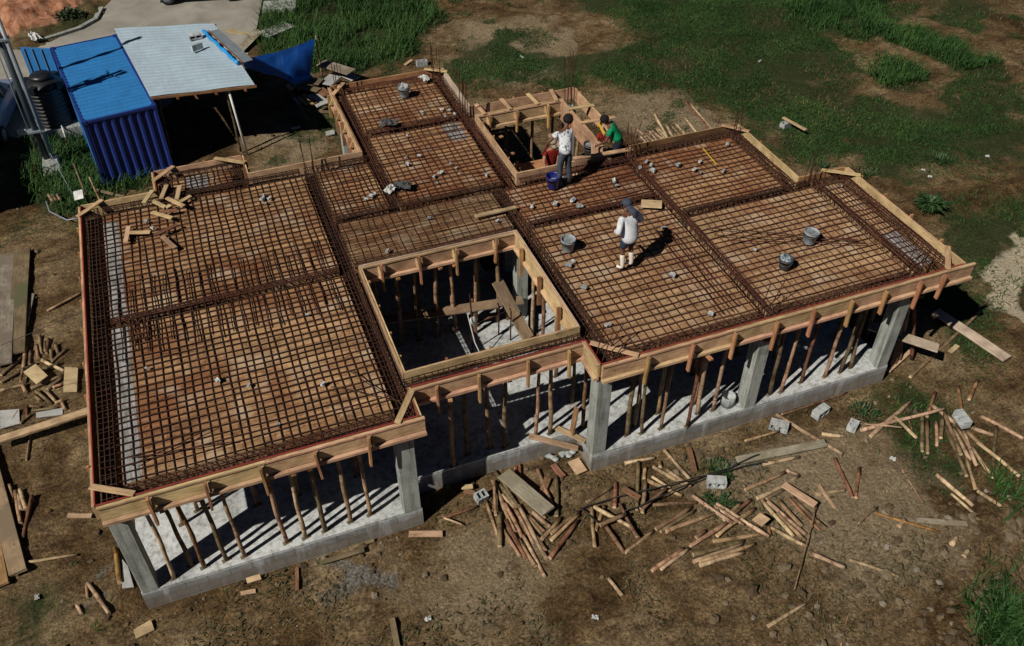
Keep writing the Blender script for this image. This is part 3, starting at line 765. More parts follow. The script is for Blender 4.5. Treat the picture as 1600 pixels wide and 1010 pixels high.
  (17.97, 12.48, 0.05, 17.87, 11.7, 0.05, 0.049, 'p', 'pale peeled pole, thirteenth from the left of the stack behind the back formwork', 'poles stacked behind the back formwork'),
  (17.95, 12.14, 0.04, 17.96, 11.74, 0.04, 0.045, 'n', 'brown barked pole, rightmost of the stack behind the back formwork', 'poles stacked behind the back formwork'),
  (8.05, 0.44, 0.06, 7.99, -0.58, 0.06, 0.055, 'n', 'stout brown pole crossing a brown board right of the grey plank', None),
  (8.36, 0.11, 0.06, 7.98, -0.78, 0.06, 0.055, 'o', 'olive barked pole lying end-on to camera, right of the grey plank', None),
  (9.89, -0.06, 0.04, 10.56, -0.14, 0.04, 0.045, 'p', 'pale pole lying against the plinth right of the corner column', None),
  (13.27, -2.21, 0.05, 13.85, -2.38, 0.05, 0.05, 'p', 'pale pole under the small reddish V of poles', None),
  (12.29, -3.45, 0.05, 12.69, -3.95, 0.05, 0.05, 'p', 'pale pole lying alone in the trampled front clearing', None),
  (12.65, -1.15, 0.05, 13.48, -1.27, 0.05, 0.05, 'p', 'pale reddish pole tucked below the long grey plank', None),
  (13.74, -0.02, 0.05, 14.41, -1.54, 0.05, 0.05, 'p', 'long pale pole slanting past the end of the grey plank', None),
  (13.86, -0.05, 0.03, 15.7, 0.01, 0.03, 0.03, 'n', 'thin stick lying parallel to the right-hand plinth', None),
  (12.63, -0.47, 0.04, 13.51, -0.47, 0.04, 0.04, 'n', 'short pole ending at the grey block near the plinth', None),
  (14.39, -0.84, 0.05, 14.79, -1.14, 0.05, 0.05, 'p', 'short stout pale pole in the clearing right of the long plank', None),
  (18.78, -0.8, 0.05, 18.15, -1.21, 0.05, 0.05, 'r', 'short reddish pole lying alone near the right edge of the clearing', None),
  (18.06, -1.72, 0.05, 18.41, -2.61, 0.05, 0.05, 'p', 'pale pole running out of the picture at the right', None),
  (14.04, -3.11, 0.04, 14.93, -3.95, 0.04, 0.035, 'y', 'yellowish bamboo pole lying alone in the pale trampled clearing', None),
  (13.58, -3.19, 0.02, 14.24, -2.98, 0.02, 0.02, 'n', 'thin twig lying in the pale trampled clearing', None),
  (12.93, -3.8, 0.04, 13.54, -4.49, 0.04, 0.04, 'p', 'pale pole lying alone below the yellowish bamboo pole', None),
  (8.33, -2.49, 0.04, 8.41, -2.93, 0.04, 0.045, 'p', 'short pale pole lying alone in the front foreground', None),
  (10.63, -4.46, 0.04, 11.52, -4.34, 0.04, 0.04, 'p', 'short pale pole lying by the stick at the bottom edge', None),
  (17.4, -0.1, 0.04, 20.72, 1.2, 0.04, 0.045, 'n', 'long grey-brown pole lying across the planks at the right corner', None),
  (-1.77, 9.82, 0.04, -0.89, 10.25, 0.04, 0.04, 'n', 'crooked branch lying beside the left formwork', None),
  (-2.04, 3.57, 0.05, -2.22, 2.56, 0.05, 0.05, 'r', 'dark reddish pole propped beside the wide front-left planks', None),
  (-2.1, 1.9, 0.04, -1.22, 1.74, 0.04, 0.035, 'p', 'thin pinkish pole lying alone left of the front corner', None),
  (-1.03, 1.0, 0.05, -0.67, 0.14, 0.05, 0.05, 'p', 'pale pole lying below the grey ash patch at the left', None),
  (-1.06, 0.97, 0.04, -1.06, 0.69, 0.04, 0.035, 'n', 'stub of wood under the pale pole at the lower left', None),
  (-1.25, 0.58, 0.04, -1.16, 0.34, 0.04, 0.04, 'p', 'very short pale off-cut pole at the lower left', None),
  (-0.5, 1.62, 0.06, -0.43, 0.71, 0.06, 0.06, 'y', 'yellowish bamboo pole leaning by the front left column', None),
  (-2.18, 4.66, 0.03, -2.11, 5.38, 0.03, 0.025, 'n', 'thin stick under the leaning long plank', None),
  (5.8, -0.03, 0.04, 6.54, 0.03, 0.04, 0.04, 'r', 'dark pole lying on the rubble beside the middle column', None),
  (5.8, -0.07, 0.09, 6.09, -0.33, 0.09, 0.025, 'p', 'thin pale stick on the rubble beside the middle column', None),
  (18.98, 13.78, 0.03, 18.86, 11.69, 0.03, 0.03, 'r', 'longest reddish batten lying behind the back right formwork', None),
  (19.09, 13.46, 0.03, 18.94, 11.72, 0.03, 0.03, 'p', 'long pale batten beside the reddish batten behind the formwork', None),
  (18.44, 12.69, 0.04, 18.33, 11.63, 0.04, 0.04, 'p', 'pale pole lying alone behind the back right formwork', None),
  (13.04, -2.52, 0.1, 11.5, -4.01, 0.1, 0.016, 'n', 'thin bare stick slanting from the end of a flat board', None),
  (12.84, -4.17, 0.02, 11.66, -5.28, 0.02, 0.016, 'n', 'thin bare stick meeting a pale pole at the bottom edge', None),
  (15.43, -1.93, 0.01, 15.18, -3.2, 0.01, 0.015, 'n', 'thin curved twig lying in the right clearing', None),
  (16.47, -1.2, 0.02, 16.37, -1.44, 0.02, 0.02, 'r', 'tiny reddish stick beside the crossed pale poles', None),
]
PLANKS = [
  (7.3, 0.49, 7.79, -0.78, 0.34, 0.05, 0.22, 'gp', 'wide grey weathered plank lying on the pole heap before the porch', 'plank'),
  (12.17, -0.89, 14.22, -1.17, 0.2, 0.04, 0.05, 'gp', 'long pale grey plank lying along the black cable', 'plank'),
  (8.43, 0.46, 8.49, 0.08, 0.14, 0.03, 0.03, 'rw', 'small reddish board lying before the corner column', 'board'),
  (7.88, -0.2, 8.17, 0.14, 0.15, 0.025, 0.06, 'rw', 'brown board under the stout pole right of the grey plank', 'board'),
  (9.49, -0.74, 9.72, -1.07, 0.14, 0.03, 0.14, 'rw', 'short brown board lying on poles under the cable', 'board'),
  (11.38, -0.18, 11.15, -0.83, 0.12, 0.03, 0.04, 'rw', 'narrow brown board lying upright below the plinth', 'board'),
  (12.68, -1.84, 12.97, -2.56, 0.17, 0.035, 0.16, 'pw', 'flat pinewood board lying on the fan of poles', 'board'),
  (13.43, -2.07, 13.39, -2.7, 0.07, 0.03, 0.03, 'pw', 'slim pale batten lying right of the fan of poles', 'batten'),
  (14.77, -3.54, 15.65, -3.97, 0.12, 0.03, 0.01, 'gp', 'half-buried dark plank in the right foreground', 'plank'),
  (19.47, 1.51, 19.9, -0.51, 0.3, 0.06, 0.1, 'pk', 'long pinkish plank lying on the grass at the right corner', 'plank'),
  (-2.73, 12.6, -2.74, 7.96, 0.42, 0.05, 0.1, 'gp', 'wide grey plank lying left of the building, outermost of two', 'plank'),
  (-2.37, 12.67, -2.46, 8.3, 0.42, 0.05, 0.08, 'gb', 'wide greenish brown plank lying next to the building, innermost of two', 'plank'),
  (-2.11, 10.64, -2.27, 9.38, 0.1, 0.03, 0.04, 'gp', 'narrow grey lath lying beside the two wide planks', 'lath'),
  (-2.99, 5.27, -2.26, 1.65, 0.32, 0.05, 0.1, 'wp', 'wide yellow-brown plank raised at the left edge, front one', 'plank'),
  (-2.88, 3.17, -2.58, 1.5, 0.3, 0.05, 0.04, 'wo', 'orange-brown plank at the left edge under the wide one', 'plank'),
  (-2.79, 5.17, -0.8, 5.38, 0.2, 0.05, 0.3, 'pw', 'long pine plank leaning between the left formwork and the left edge', 'plank'),
  (-1.36, 2.79, -0.91, 2.62, 0.1, 0.04, 0.04, 'pw', 'short board lying beside the left formwork', 'board'),
  (2.78, -0.08, 2.69, -0.59, 0.07, 0.03, 0.03, 'rw', 'narrow brown board standing out below the left plinth', 'board'),
  (1.68, -0.3, 1.95, -0.33, 0.09, 0.03, 0.03, 'pw', "small pale off-cut nearest the left plinth's middle", 'off-cut'),
  (1.83, -0.1, 2.09, -0.1, 0.12, 0.04, 0.05, 'pw', 'pair-thick pale off-cut by the left plinth', 'off-cut'),
  (3.22, -0.18, 4.1, -0.2, 0.11, 0.03, 0.06, 'gb', 'long brown board lying along the left plinth', 'board'),
  (3.89, -0.02, 4.34, -0.02, 0.08, 0.03, 0.04, 'gb', 'shorter brown board against the left plinth', 'board'),
  (5.03, -0.14, 5.66, -0.38, 0.14, 0.03, 0.03, 'pw', 'clean pine board lying before the middle column', 'board'),
  (4.22, -1.81, 4.16, -2.4, 0.11, 0.03, 0.03, 'gb', 'brown board sticking in from the bottom edge of the photo', 'board'),
  (6.38, 0.53, 6.6, 0.46, 0.1, 0.05, 0.08, 'pw', 'upper pine off-cut lying in the shade by the porch', 'off-cut'),
  (6.4, 0.44, 6.59, 0.32, 0.1, 0.05, 0.04, 'rw', 'lower brown off-cut lying in the shade by the porch', 'off-cut'),
  (18.84, 0.21, 19.15, 0.32, 0.12, 0.04, 0.04, 'pw', 'small pale off-cut lying on the grass by the crossing planks', 'off-cut'),
  (21.24, 11.11, 21.5, 10.18, 0.12, 0.04, 0.25, 'pw', 'pine board resting on a block on the back lawn', 'board'),
  (10.68, 19.93, 11.01, 20.17, 0.12, 0.04, 0.03, 'pw', 'small board lying on the grass behind the back formwork', 'board'),
  (7.64, 20.18, 8.49, 19.08, 0.5, 0.035, 0.5, 'gp', 'grey sheet on top of the scrap pile, pointed at its far end', 'board'),
  (6.58, 19.03, 7.18, 18.43, 0.3, 0.035, 0.35, 'gb', 'thick box beam lying across the scrap pile', 'board'),
  (6.83, 19.24, 7.36, 18.85, 0.45, 0.035, 0.42, 'gb', 'broad stained sheet in the middle of the scrap pile', 'board'),
  (7.46, 18.76, 7.95, 19.31, 0.5, 0.035, 0.36, 'gs', 'pale sheet in the scrap pile nearest the back formwork', 'board'),
  (6.91, 18.58, 7.34, 17.97, 0.5, 0.035, 0.2, 'gs', 'pale grey panel low in the scrap pile', 'board'),
  (6.88, 17.61, 7.42, 17.75, 0.2, 0.035, 0.25, 'gs', 'pale bent strip at the front of the scrap pile', 'board'),
  (6.45, 18.45, 6.64, 17.85, 0.14, 0.035, 0.22, 'wo', 'orange board, leftmost of three in the scrap pile', 'board'),
  (6.64, 18.6, 6.79, 17.75, 0.14, 0.035, 0.24, 'wo', 'orange board, middle one of three in the scrap pile', 'board'),
  (6.77, 18.68, 6.92, 17.87, 0.14, 0.035, 0.2, 'rw', 'brown board, rightmost of three in the scrap pile', 'board'),
  (6.29, 19.66, 6.38, 19.26, 0.16, 0.035, 0.1, 'pw', 'short pale board beside the scrap pile under the tarp', 'board'),
  (6.31, 18.69, 6.42, 18.21, 0.1, 0.035, 0.08, 'gs', "pale lath at the edge of the shelter's shade", 'board'),
  (6.54, 17.75, 7.34, 17.32, 0.16, 0.035, 0.05, 'gb', 'long low board at the foot of the scrap pile', 'board'),
  (8.38, 19.69, 8.65, 19.21, 0.4, 0.035, 0.15, 'gs', 'pale broken panel at the far end of the scrap pile', 'board'),
  (7.21, 18.61, 7.38, 18.1, 0.35, 0.035, 0.3, 'rw', 'dark red-brown board propped in the scrap pile', 'board'),
  (6.49, 19.57, 6.73, 19.11, 0.3, 0.035, 0.15, 'gb', 'brown board under the hanging tarp', 'board'),
  (6.24, 19.76, 6.49, 17.03, 0.12, 0.05, 0.04, 'gb', 'long dark board edging the shelter floor', 'board'),
  (6.85, 16.0, 7.12, 15.98, 0.25, 0.05, 0.04, 'gs', 'pale slab lying by the small back column', 'slab'),
  (6.14, 16.82, 5.85, 16.73, 0.1, 0.04, 0.03, 'gs', 'pale stick lying before the shelter', 'stick'),
  (5.37, 23.02, 4.95, 23.01, 0.08, 0.04, 0.03, 'pw', "pale batten lying at the shelter's far corner", 'batten'),
]
SHEETS = [
  ([(8.75, 0.43), (9.02, 0.44), (9.05, 0.06), (8.79, 0.04)], 0.03, 'pw', 'square plywood sheet lying against the corner column plinth', 0.02),
  ([(11.52, -2.45), (11.76, -2.36), (11.85, -2.58), (11.61, -2.66)], 0.2, 'pw', 'small square plywood off-cut lying on the fan of poles', 0.02),
  ([(-2.26, 7.48), (-1.98, 7.64), (-1.71, 7.12), (-1.96, 6.93)], 0.18, 'pw', 'diamond-lying square plywood off-cut on the left pole heap', 0.02),
  ([(-1.35, 7.34), (-1.06, 7.23), (-1.1, 6.39), (-1.39, 6.48)], 0.08, 'pw', 'upright-lying plywood off-cut beside the left pole heap', 0.02),
  ([(-2.76, 6.42), (-2.36, 6.33), (-2.34, 5.87), (-2.74, 5.84)], 0.05, 'gs', 'pale grey sheet under the sticks behind the leaning plank', 0.02),
  ([(-1.99, 6.05), (-1.42, 5.99), (-1.43, 5.8), (-1.97, 5.86)], 0.04, 'gs', 'crumpled pale sheet under the leaning plank', 0.02),
  ([(-0.28, -0.34), (0.04, -0.26), (0.08, -0.48), (-0.25, -0.54)], 0.03, 'pw', 'pale plywood off-cut lying alone in the lower left foreground', 0.02),
  ([(-0.38, 1.29), (-0.28, 1.07), (-0.2, 0.54), (-0.41, 0.59)], 0.03, 'gs', 'pale sheet tucked under the front left column', 0.02),
  ([(4.83, 25.24), (5.12, 25.71), (5.91, 25.16), (5.61, 24.66)], 0.06, 'pw', 'clean plywood sheet lying on the road edge behind the shelter', 0.02),
  ([(4.87, 23.2), (5.97, 25.07), (6.17, 24.5), (5.07, 22.89)], 0.12, 'gp', 'brown plywood sheet slanting from the kerb to the shelter', 0.02),
]
OFFCUTS = [
  (1.63, 9.18, 1.4, 8.72),
  (1.96, 9.4, 1.79, 8.85),
  (2.26, 9.23, 2.13, 8.64),
  (1.58, 8.88, 1.85, 8.46),
  (2.45, 8.72, 2.16, 8.53),
  (1.92, 8.72, 2.27, 8.2),
  (1.86, 8.45, 1.97, 8.5),
  (2.09, 8.24, 1.76, 8.26),
  (1.54, 8.31, 1.96, 7.89),
  (0.99, 7.99, 0.89, 7.37),
  (1.01, 7.7, 1.44, 7.55),
  (2.04, 7.6, 1.52, 7.36),
  (1.68, 7.31, 1.91, 6.75),
]
SPACERS = [
  (8.79, 10.71, 'back left room mat'),
  (9.51, 10.55, 'back left room mat'),
  (9.58, 10.3, 'back left room mat'),
  (9.3, 10.29, 'back left room mat'),
  (9.34, 10.69, 'back left room mat'),
  (9.41, 12.52, 'back left room mat'),
  (8.06, 9.65, 'back left room mat'),
  (8.37, 7.67, 'back right room mat'),
  (8.76, 7.71, 'back right room mat'),
  (8.77, 7.45, 'back right room mat'),
  (8.7, 7.95, 'back right room mat'),
  (8.3, 7.63, 'back right room mat'),
  (8.14, 7.54, 'back right room mat'),
  (8.12, 7.24, 'back right room mat'),
  (7.75, 8.65, 'back right room mat'),
  (8.07, 8.59, 'back right room mat'),
  (7.69, 8.31, 'back right room mat'),
  (9.36, 7.13, 'back right room mat'),
  (6.35, 7.18, 'small middle bay mat'),
  (6.48, 7.25, 'small middle bay mat'),
  (6.59, 7.32, 'small middle bay mat'),
  (4.09, 8.23, 'left back bay mat'),
  (4.19, 8.04, 'left back bay mat'),
  (4.07, 7.86, 'left back bay mat'),
  (4.03, 8.08, 'left back bay mat'),
  (1.49, 7.78, 'left back bay mat'),
  (1.37, 8.1, 'left back bay mat'),
  (4.19, 3.53, 'left front bay mat'),
  (1.01, 3.09, 'left front bay mat'),
  (2.76, 1.93, 'left front bay mat'),
  (2.24, 2.27, 'left front bay mat'),
  (3.12, 0.77, 'left front bay mat'),
  (4.08, 1.46, 'left front bay mat'),
  (7.51, 5.89, 'corridor mat'),
  (6.27, 5.01, 'corridor mat'),
  (8.94, 5.21, 'corridor mat'),
  (9.91, 5.47, 'stair-front mat'),
  (10.91, 5.37, 'stair-front mat'),
  (10.46, 5.37, 'stair-front mat'),
  (12.18, 5.74, 'stair-front mat'),
  (12.14, 5.54, 'stair-front mat'),
  (10.94, 5.07, 'stair-front mat'),
  (13.04, 6.06, 'stair-front mat'),
  (12.39, 3.6, 'white-shirt worker mat'),
  (9.95, 3.2, 'white-shirt worker mat'),
  (9.8, 3.11, 'white-shirt worker mat'),
  (9.81, 2.29, 'white-shirt worker mat'),
  (9.77, 1.05, 'white-shirt worker mat'),
  (11.86, 0.6, 'white-shirt worker mat'),
  (11.73, 1.99, 'white-shirt worker mat'),
  (13.33, 6.27, 'back right bay mat'),
  (13.28, 5.84, 'back right bay mat'),
  (13.36, 6.06, 'back right bay mat'),
  (14.26, 5.49, 'back right bay mat'),
  (14.35, 5.33, 'back right bay mat'),
  (14.9, 5.18, 'back right bay mat'),
  (15.67, 6.26, 'back right bay mat'),
  (13.99, 5.82, 'back right bay mat'),
  (14.59, 5.78, 'back right bay mat'),
  (17.23, 3.58, 'right bay mat'),
  (13.88, 2.13, 'right bay mat'),
]
BLOCKS = [
  (14.7, -0.33, 0.1, 'hollow grey block lying on its side in the clearing'),
  (13.56, -0.37, 0.1, 'flat grey block lying by the plinth stick'),
  (11.43, -1.26, 0.1, 'white-faced block beside the cable and grass tuft'),
  (15.12, -0.95, 0.1, 'small broken block at the end of crossed poles'),
  (17.29, -1.83, 0.3, 'hollow grey block standing on the pole bundle'),
  (6.68, 0.17, 0.1, 'dusty block on the left of the porch pole heap'),
  (11.25, 19.67, 0.1, 'hollow block standing behind the back formwork'),
  (21.27, 10.94, 0.1, 'grey block holding up a board on the back lawn'),
]
PROPS = [
  (0.6, 0.17, 'left front bay'),
  (1.16, 0.21, 'left front bay'),
  (1.57, 0.22, 'left front bay'),
  (1.91, 0.18, 'left front bay'),
  (2.72, 0.2, 'left front bay'),
  (3.08, 0.18, 'left front bay'),
  (3.47, 0.2, 'left front bay'),
  (3.99, 0.24, 'left front bay'),
  (4.39, 0.26, 'left front bay'),
  (6.32, 0.85, 'porch bay'),
  (6.7, 1.02, 'porch bay'),
  (7.2, 1.03, 'porch bay'),
  (7.5, 0.95, 'porch bay'),
  (8.22, 0.98, 'porch bay'),
  (8.55, 0.94, 'porch bay'),
  (9.28, 0.87, 'porch bay'),
  (10.07, 0.31, 'centre right bay'),
  (10.4, 0.24, 'centre right bay'),
  (10.85, 0.21, 'centre right bay'),
  (11.42, 0.07, 'centre right bay'),
  (11.82, 0.32, 'centre right bay'),
  (12.18, 0.28, 'centre right bay'),
  (13.61, 0.24, 'right end bay'),
  (13.9, 0.21, 'right end bay'),
  (14.5, 0.31, 'right end bay'),
  (15.12, 0.26, 'right end bay'),
  (15.54, 0.26, 'right end bay'),
  (15.85, 0.3, 'right end bay'),
]
INNER_PROPS = [
  (0.88, 1.36),
  (0.94, 0.34),
  (10.36, 0.5),
  (10.99, 0.64),
  (11.86, 0.59),
]
REG = {'tall': [[(6.94, 30.16), (13.11, 27.77), (12.92, 22.51), (11.01, 20.5), (9.11, 19.83), (7.8, 20.89), (6.13, 21.53), (5.77, 23.71)], [(28.3, 21.11), (31.79, 19.76), (29.99, 16.22), (31.54, 14.35), (30.94, 11.66), (29.19, 10.23), (28.92, 11.36), (29.38, 13.97), (28.61, 14.87), (27.94, 16.37), (27.6, 17.15), (26.05, 17.75)], [(26.28, 13.74), (27.94, 13.66), (27.74, 11.82), (26.78, 11.16), (25.67, 11.84)], [(14.31, -5.31), (15.33, -5.19), (16.18, -5.29), (14.78, -6.72), (13.39, -6.19)], [(16.9, -3.68), (17.72, -3.72), (16.86, -4.6), (16.49, -4.29)], [(-2.64, 19.47), (-1.75, 19.57), (-0.65, 19.15), (-0.1, 15.61), (1.33, 15.65), (1.25, 14.71), (-0.95, 14.47), (-2.2, 15.49)]], 'grass': [[(19.41, 25.33), (29.11, 21.57), (27.58, 15.88), (25.8, 13.1), (23.49, 11.45), (21.96, 11.1), (20.41, 12.64), (19.87, 14.34), (17.96, 15.08), (16.02, 16.89), (15.87, 18.33), (18.46, 18.2), (20.19, 20.02), (18.54, 21.99)], [(20.9, 13.44), (24.05, 12.22), (26.26, 10.86), (31.44, 10.92), (26.98, 5.75), (24.64, 7.05), (23.64, 8.25), (22.92, 9.6), (20.55, 9.03), (20.45, 10.33)], [(22.5, 4.56), (26.7, 5.47), (24.21, 2.91), (21.95, 1.96), (19.35, -0.43), (18.21, 0.24), (19.19, 1.9), (21.19, 2.54)], [(-2.83, 1.42), (-1.81, 1.25), (-1.36, 0.42), (-1.48, -0.48), (-2.77, 0.02)], [(16.63, -0.08), (17.75, -1.38), (16.46, -3.24), (15.92, -2.29), (16.13, -1.18)], [(12.36, 19.97), (14.28, 21.03), (16.87, 18.23), (15.6, 16.51), (13.02, 17.51), (11.8, 18.25)], [(11.17, -1.21), (11.98, -1.15), (12.09, -1.74), (11.42, -1.83)], [(6.32, 17.6), (8.48, 18.23), (8.15, 15.97), (7.01, 15.74), (6.11, 16.53)], [(23.31, 9.45), (25.41, 8.86), (23.95, 6.53), (22.06, 6.87)], [(-2.85, 20.22), (1.59, 18.96), (1.45, 14.83), (-1.31, 14.43), (-2.55, 15.26)]], 'sand': [[(21.63, 2.08), (23.93, 3.34), (25.01, 3.26), (20.96, -0.82), (21.1, 0.37), (21.06, 1.45)]], 'gravel': [[(2.87, -0.02), (3.96, -0.28), (4.13, -1.11), (3.07, -0.85)], [(-0.98, 1.77), (-0.44, 1.73), (-0.32, 0.6), (-0.79, 0.63)], [(11.53, -0.02), (12.82, -0.32), (12.66, -0.84), (11.65, -0.65)]], 'pale': [[(16.69, 15.06), (18.81, 14.75), (20.17, 12.25), (17.42, 11.29), (16.05, 12.25), (15.79, 14.18)], [(13.44, 23.29), (18.04, 20.85), (16.24, 16.8), (12.59, 17.68), (12.36, 19.97)], [(11.82, -2.16), (13.9, -1.89), (16.44, -2.49), (15.56, -4.42), (13.54, -4.43), (11.89, -3.64)], [(3.99, -0.14), (6.99, -0.8), (8.54, -2.04), (7.5, -2.84), (4.7, -1.76)], [(4.35, 17.44), (6.23, 17.17), (7.41, 15.59), (7.18, 14.61), (4.15, 14.76)], [(8.65, -0.24), (13.02, -0.79), (16.95, -2.3), (15.58, -2.9), (11.46, -2.02)]], 'clay': [[(-4.82, 35.52), (0.12, 33.6), (-0.65, 29.08), (-2.1, 27.68), (-3.72, 27.38)]], 'road': [(-5.26, 26.79), (-2.99, 26.92), (-1.89, 26.98), (-0.56, 27.6), (0.07, 28.27), (0.36, 29.38), (1.07, 30.91), (2.78, 34.23), (7.46, 30.76), (6.72, 27.98), (5.96, 24.88), (4.92, 22.85), (4.0, 21.26), (0.75, 18.83), (-0.65, 19.37), (-2.05, 19.46), (-4.77, 19.86)]}
CAB1 = [(8.48, -0.83, 0.03), (9.26, -0.83, 0.03), (9.67, -0.92, 0.1), (10.34, -1.04, 0.2), (10.81, -1.09, 0.22), (11.36, -1.05, 0.1), (11.91, -1.02, 0.05), (12.14, -1.0, 0.1), (12.65, -0.96, 0.12)]
CAB2 = [(8.49, -0.81, 0.03), (8.66, -1.4, 0.15), (9.28, -1.22, 0.05), (9.61, -1.29, 0.16), (10.26, -1.24, 0.22), (11.34, -1.08, 0.12), (11.87, -1.08, 0.06), (12.42, -1.11, 0.05), (12.7, -1.19, 0.1)]
AT = {'a': ((5.92, 4.95, 1.25), (9.28, 4.45, 1.25)), 'b': ((8.75, 4.77, 1.75), (9.16, 3.76, 0.62)), 'bars': [(7.82, 3.97, 0.46), (8.6, 4.29, 0.46), (8.8, 4.02, 0.46), (9.54, 4.94, 0.46), (9.44, 4.12, 0.46)], 'post': [(6.55, 5.58, 1.6), (6.84, 5.08, 1.6), (7.37, 5.26, 1.6), (7.58, 4.79, 1.6), (8.15, 4.96, 1.6), (8.43, 4.46, 1.6)]}
PORCH = [((8.06, 0.97, 0.5), (8.98, 0.43, 0.35)), ((8.69, 0.99, 0.55), (9.15, 0.43, 0.5)), ((8.98, 0.47, 0.35), (9.03, 0.68, 1.3))]
SHED = {'c0': (1.08, 21.5, 2.3), 'c1': (4.3, 20.4, 2.42), 'c2': (4.88, 15.47, 2.42), 'c3': (1.84, 16.13, 2.27)}
BK = [(8.6, 11.82, 3.12), (10.03, 3.65, 3.12), (15.16, 1.96, 3.12), (14.15, 1.38, 3.12), (10.7, 6.08, 3.12), (12.57, 0.33, 0.47), (12.48, 7.78, 2.7)]
MISC = {'ply': (12.54, 4.49, 3.16), 'plankF': ((8.5, 5.51, 3.17), (9.52, 5.53, 3.17)), 'yellow': ((14.95, 6.28, 3.16), (14.87, 5.46, 3.16)), 'paper': (6.97, 7.3, 3.15), 'bag': (7.29, 7.32, 3.15), 'rag': (9.41, 12.5, 3.16), 'roll': ((3.88, 19.71, 2.48), (4.59, 16.92, 2.48)), 'rollb': ((4.43, 19.63, 2.47), (4.88, 17.02, 2.47)), 'rb1': (3.58, 19.43, 2.42), 'rb2': (3.54, 18.48, 2.42), 'weed': (22.51, 5.39, 0), 'litter': [(14.98, 19.02, 0.05), (30.24, 15.49, 0.05), (23.23, 15.54, 0.05), (26.15, 6.99, 0.05), (23.67, 6.71, 0.05), (23.75, 7.11, 0.05), (15.34, -2.04, 0.05), (-1.96, 1.05, 0.05), (7.75, -3.15, 0.05), (4.84, -2.06, 0.05)], 'stump': [(14.39, -3.51, 0.1), (15.09, -4.22, 0.1), (15.1, -4.54, 0.1)], 'rag2': (-2.17, 27.05, 0.2), 'rag3': (-2.55, 19.46, 0.15), 'sign': (-0.74, 14.22, 0.6), 'bush': [(-0.85, 28.49, 0.0), (-0.11, 30.41, 0)], 'drain': (6.89, 26.17, 0), 'ash': (-0.7, 1.2, 0)}
TARPX = [(7.56, 20.08, 1.5), (7.11, 19.58, 0.4), (5.69, 18.41, 1.2), (6.29, 19.0, 0.6)]

# ------------------------------------------------------------------ the ground
def hash2(ix, iy, s):
    h = (ix.astype(np.int64) * 374761393 + iy.astype(np.int64) * 668265263 + s * 974634777) & 0xFFFFFFFF
    h = ((h ^ (h >> 13)) * 1274126177) & 0xFFFFFFFF
    h = h ^ (h >> 16)
    return (h & 0xFFFF) / 65535.0

def vnoise(x, y, s=0):
    ix, iy = np.floor(x), np.floor(y)
    fx, fy = x - ix, y - iy
    fx, fy = fx * fx * (3 - 2 * fx), fy * fy * (3 - 2 * fy)
    a, b = hash2(ix, iy, s), hash2(ix + 1, iy, s)
    c, d = hash2(ix, iy + 1, s), hash2(ix + 1, iy + 1, s)
    return (a * (1 - fx) + b * fx) * (1 - fy) + (c * (1 - fx) + d * fx) * fy

def fbm(x, y, s=0, o=4, p=0.5):
    t, a, k = 0, 1.0, 0.0
    for i in range(o):
        t = t + a * vnoise(x * 2 ** i, y * 2 ** i, s + i)
        k += a
        a *= p
    return t / k

def pip(x, y, poly):
    ins = np.zeros(x.shape, bool)
    n = len(poly)
    j = n - 1
    for i in range(n):
        xi, yi = poly[i]
        xj, yj = poly[j]
        if yi != yj:
            ins ^= ((yi > y) != (yj > y)) & (x < (xj - xi) * (y - yi) / (yj - yi) + xi)
        j = i
    return ins

def mask(x, y, polys, soft=0.5, seed=0, warp=1.0):
    out = np.zeros(x.shape)
    k = 7
    for i in range(k):
        a = 2 * math.pi * i / (k - 1)
        rr = 0 if i == k - 1 else soft
        wx = x + (fbm(x * 0.9, y * 0.9, seed + 3, 3) - 0.5) * 2.4 * warp + rr * math.cos(a)
        wy = y + (fbm(x * 0.9, y * 0.9, seed + 9, 3) - 0.5) * 2.4 * warp + rr * math.sin(a)
        m = np.zeros(x.shape, bool)
        for p in polys:
            m |= pip(wx, wy, p)
        out += m
    return out / k

def in_building(x, y, g=0.0):
    m = np.zeros(x.shape, bool)
    for (a, b, c, d) in SLABS:
        m |= (x > a - g) & (x < b + g) & (y > c - g) & (y < d + g)
    return m

SLABS = [(0.0, 5.4, 0.05, 9.2), (5.4, 9.13, 0.8, 9.2), (9.13, 16.72, 0.05, 6.75), (6.85, 9.95, 9.2, 12.9)]

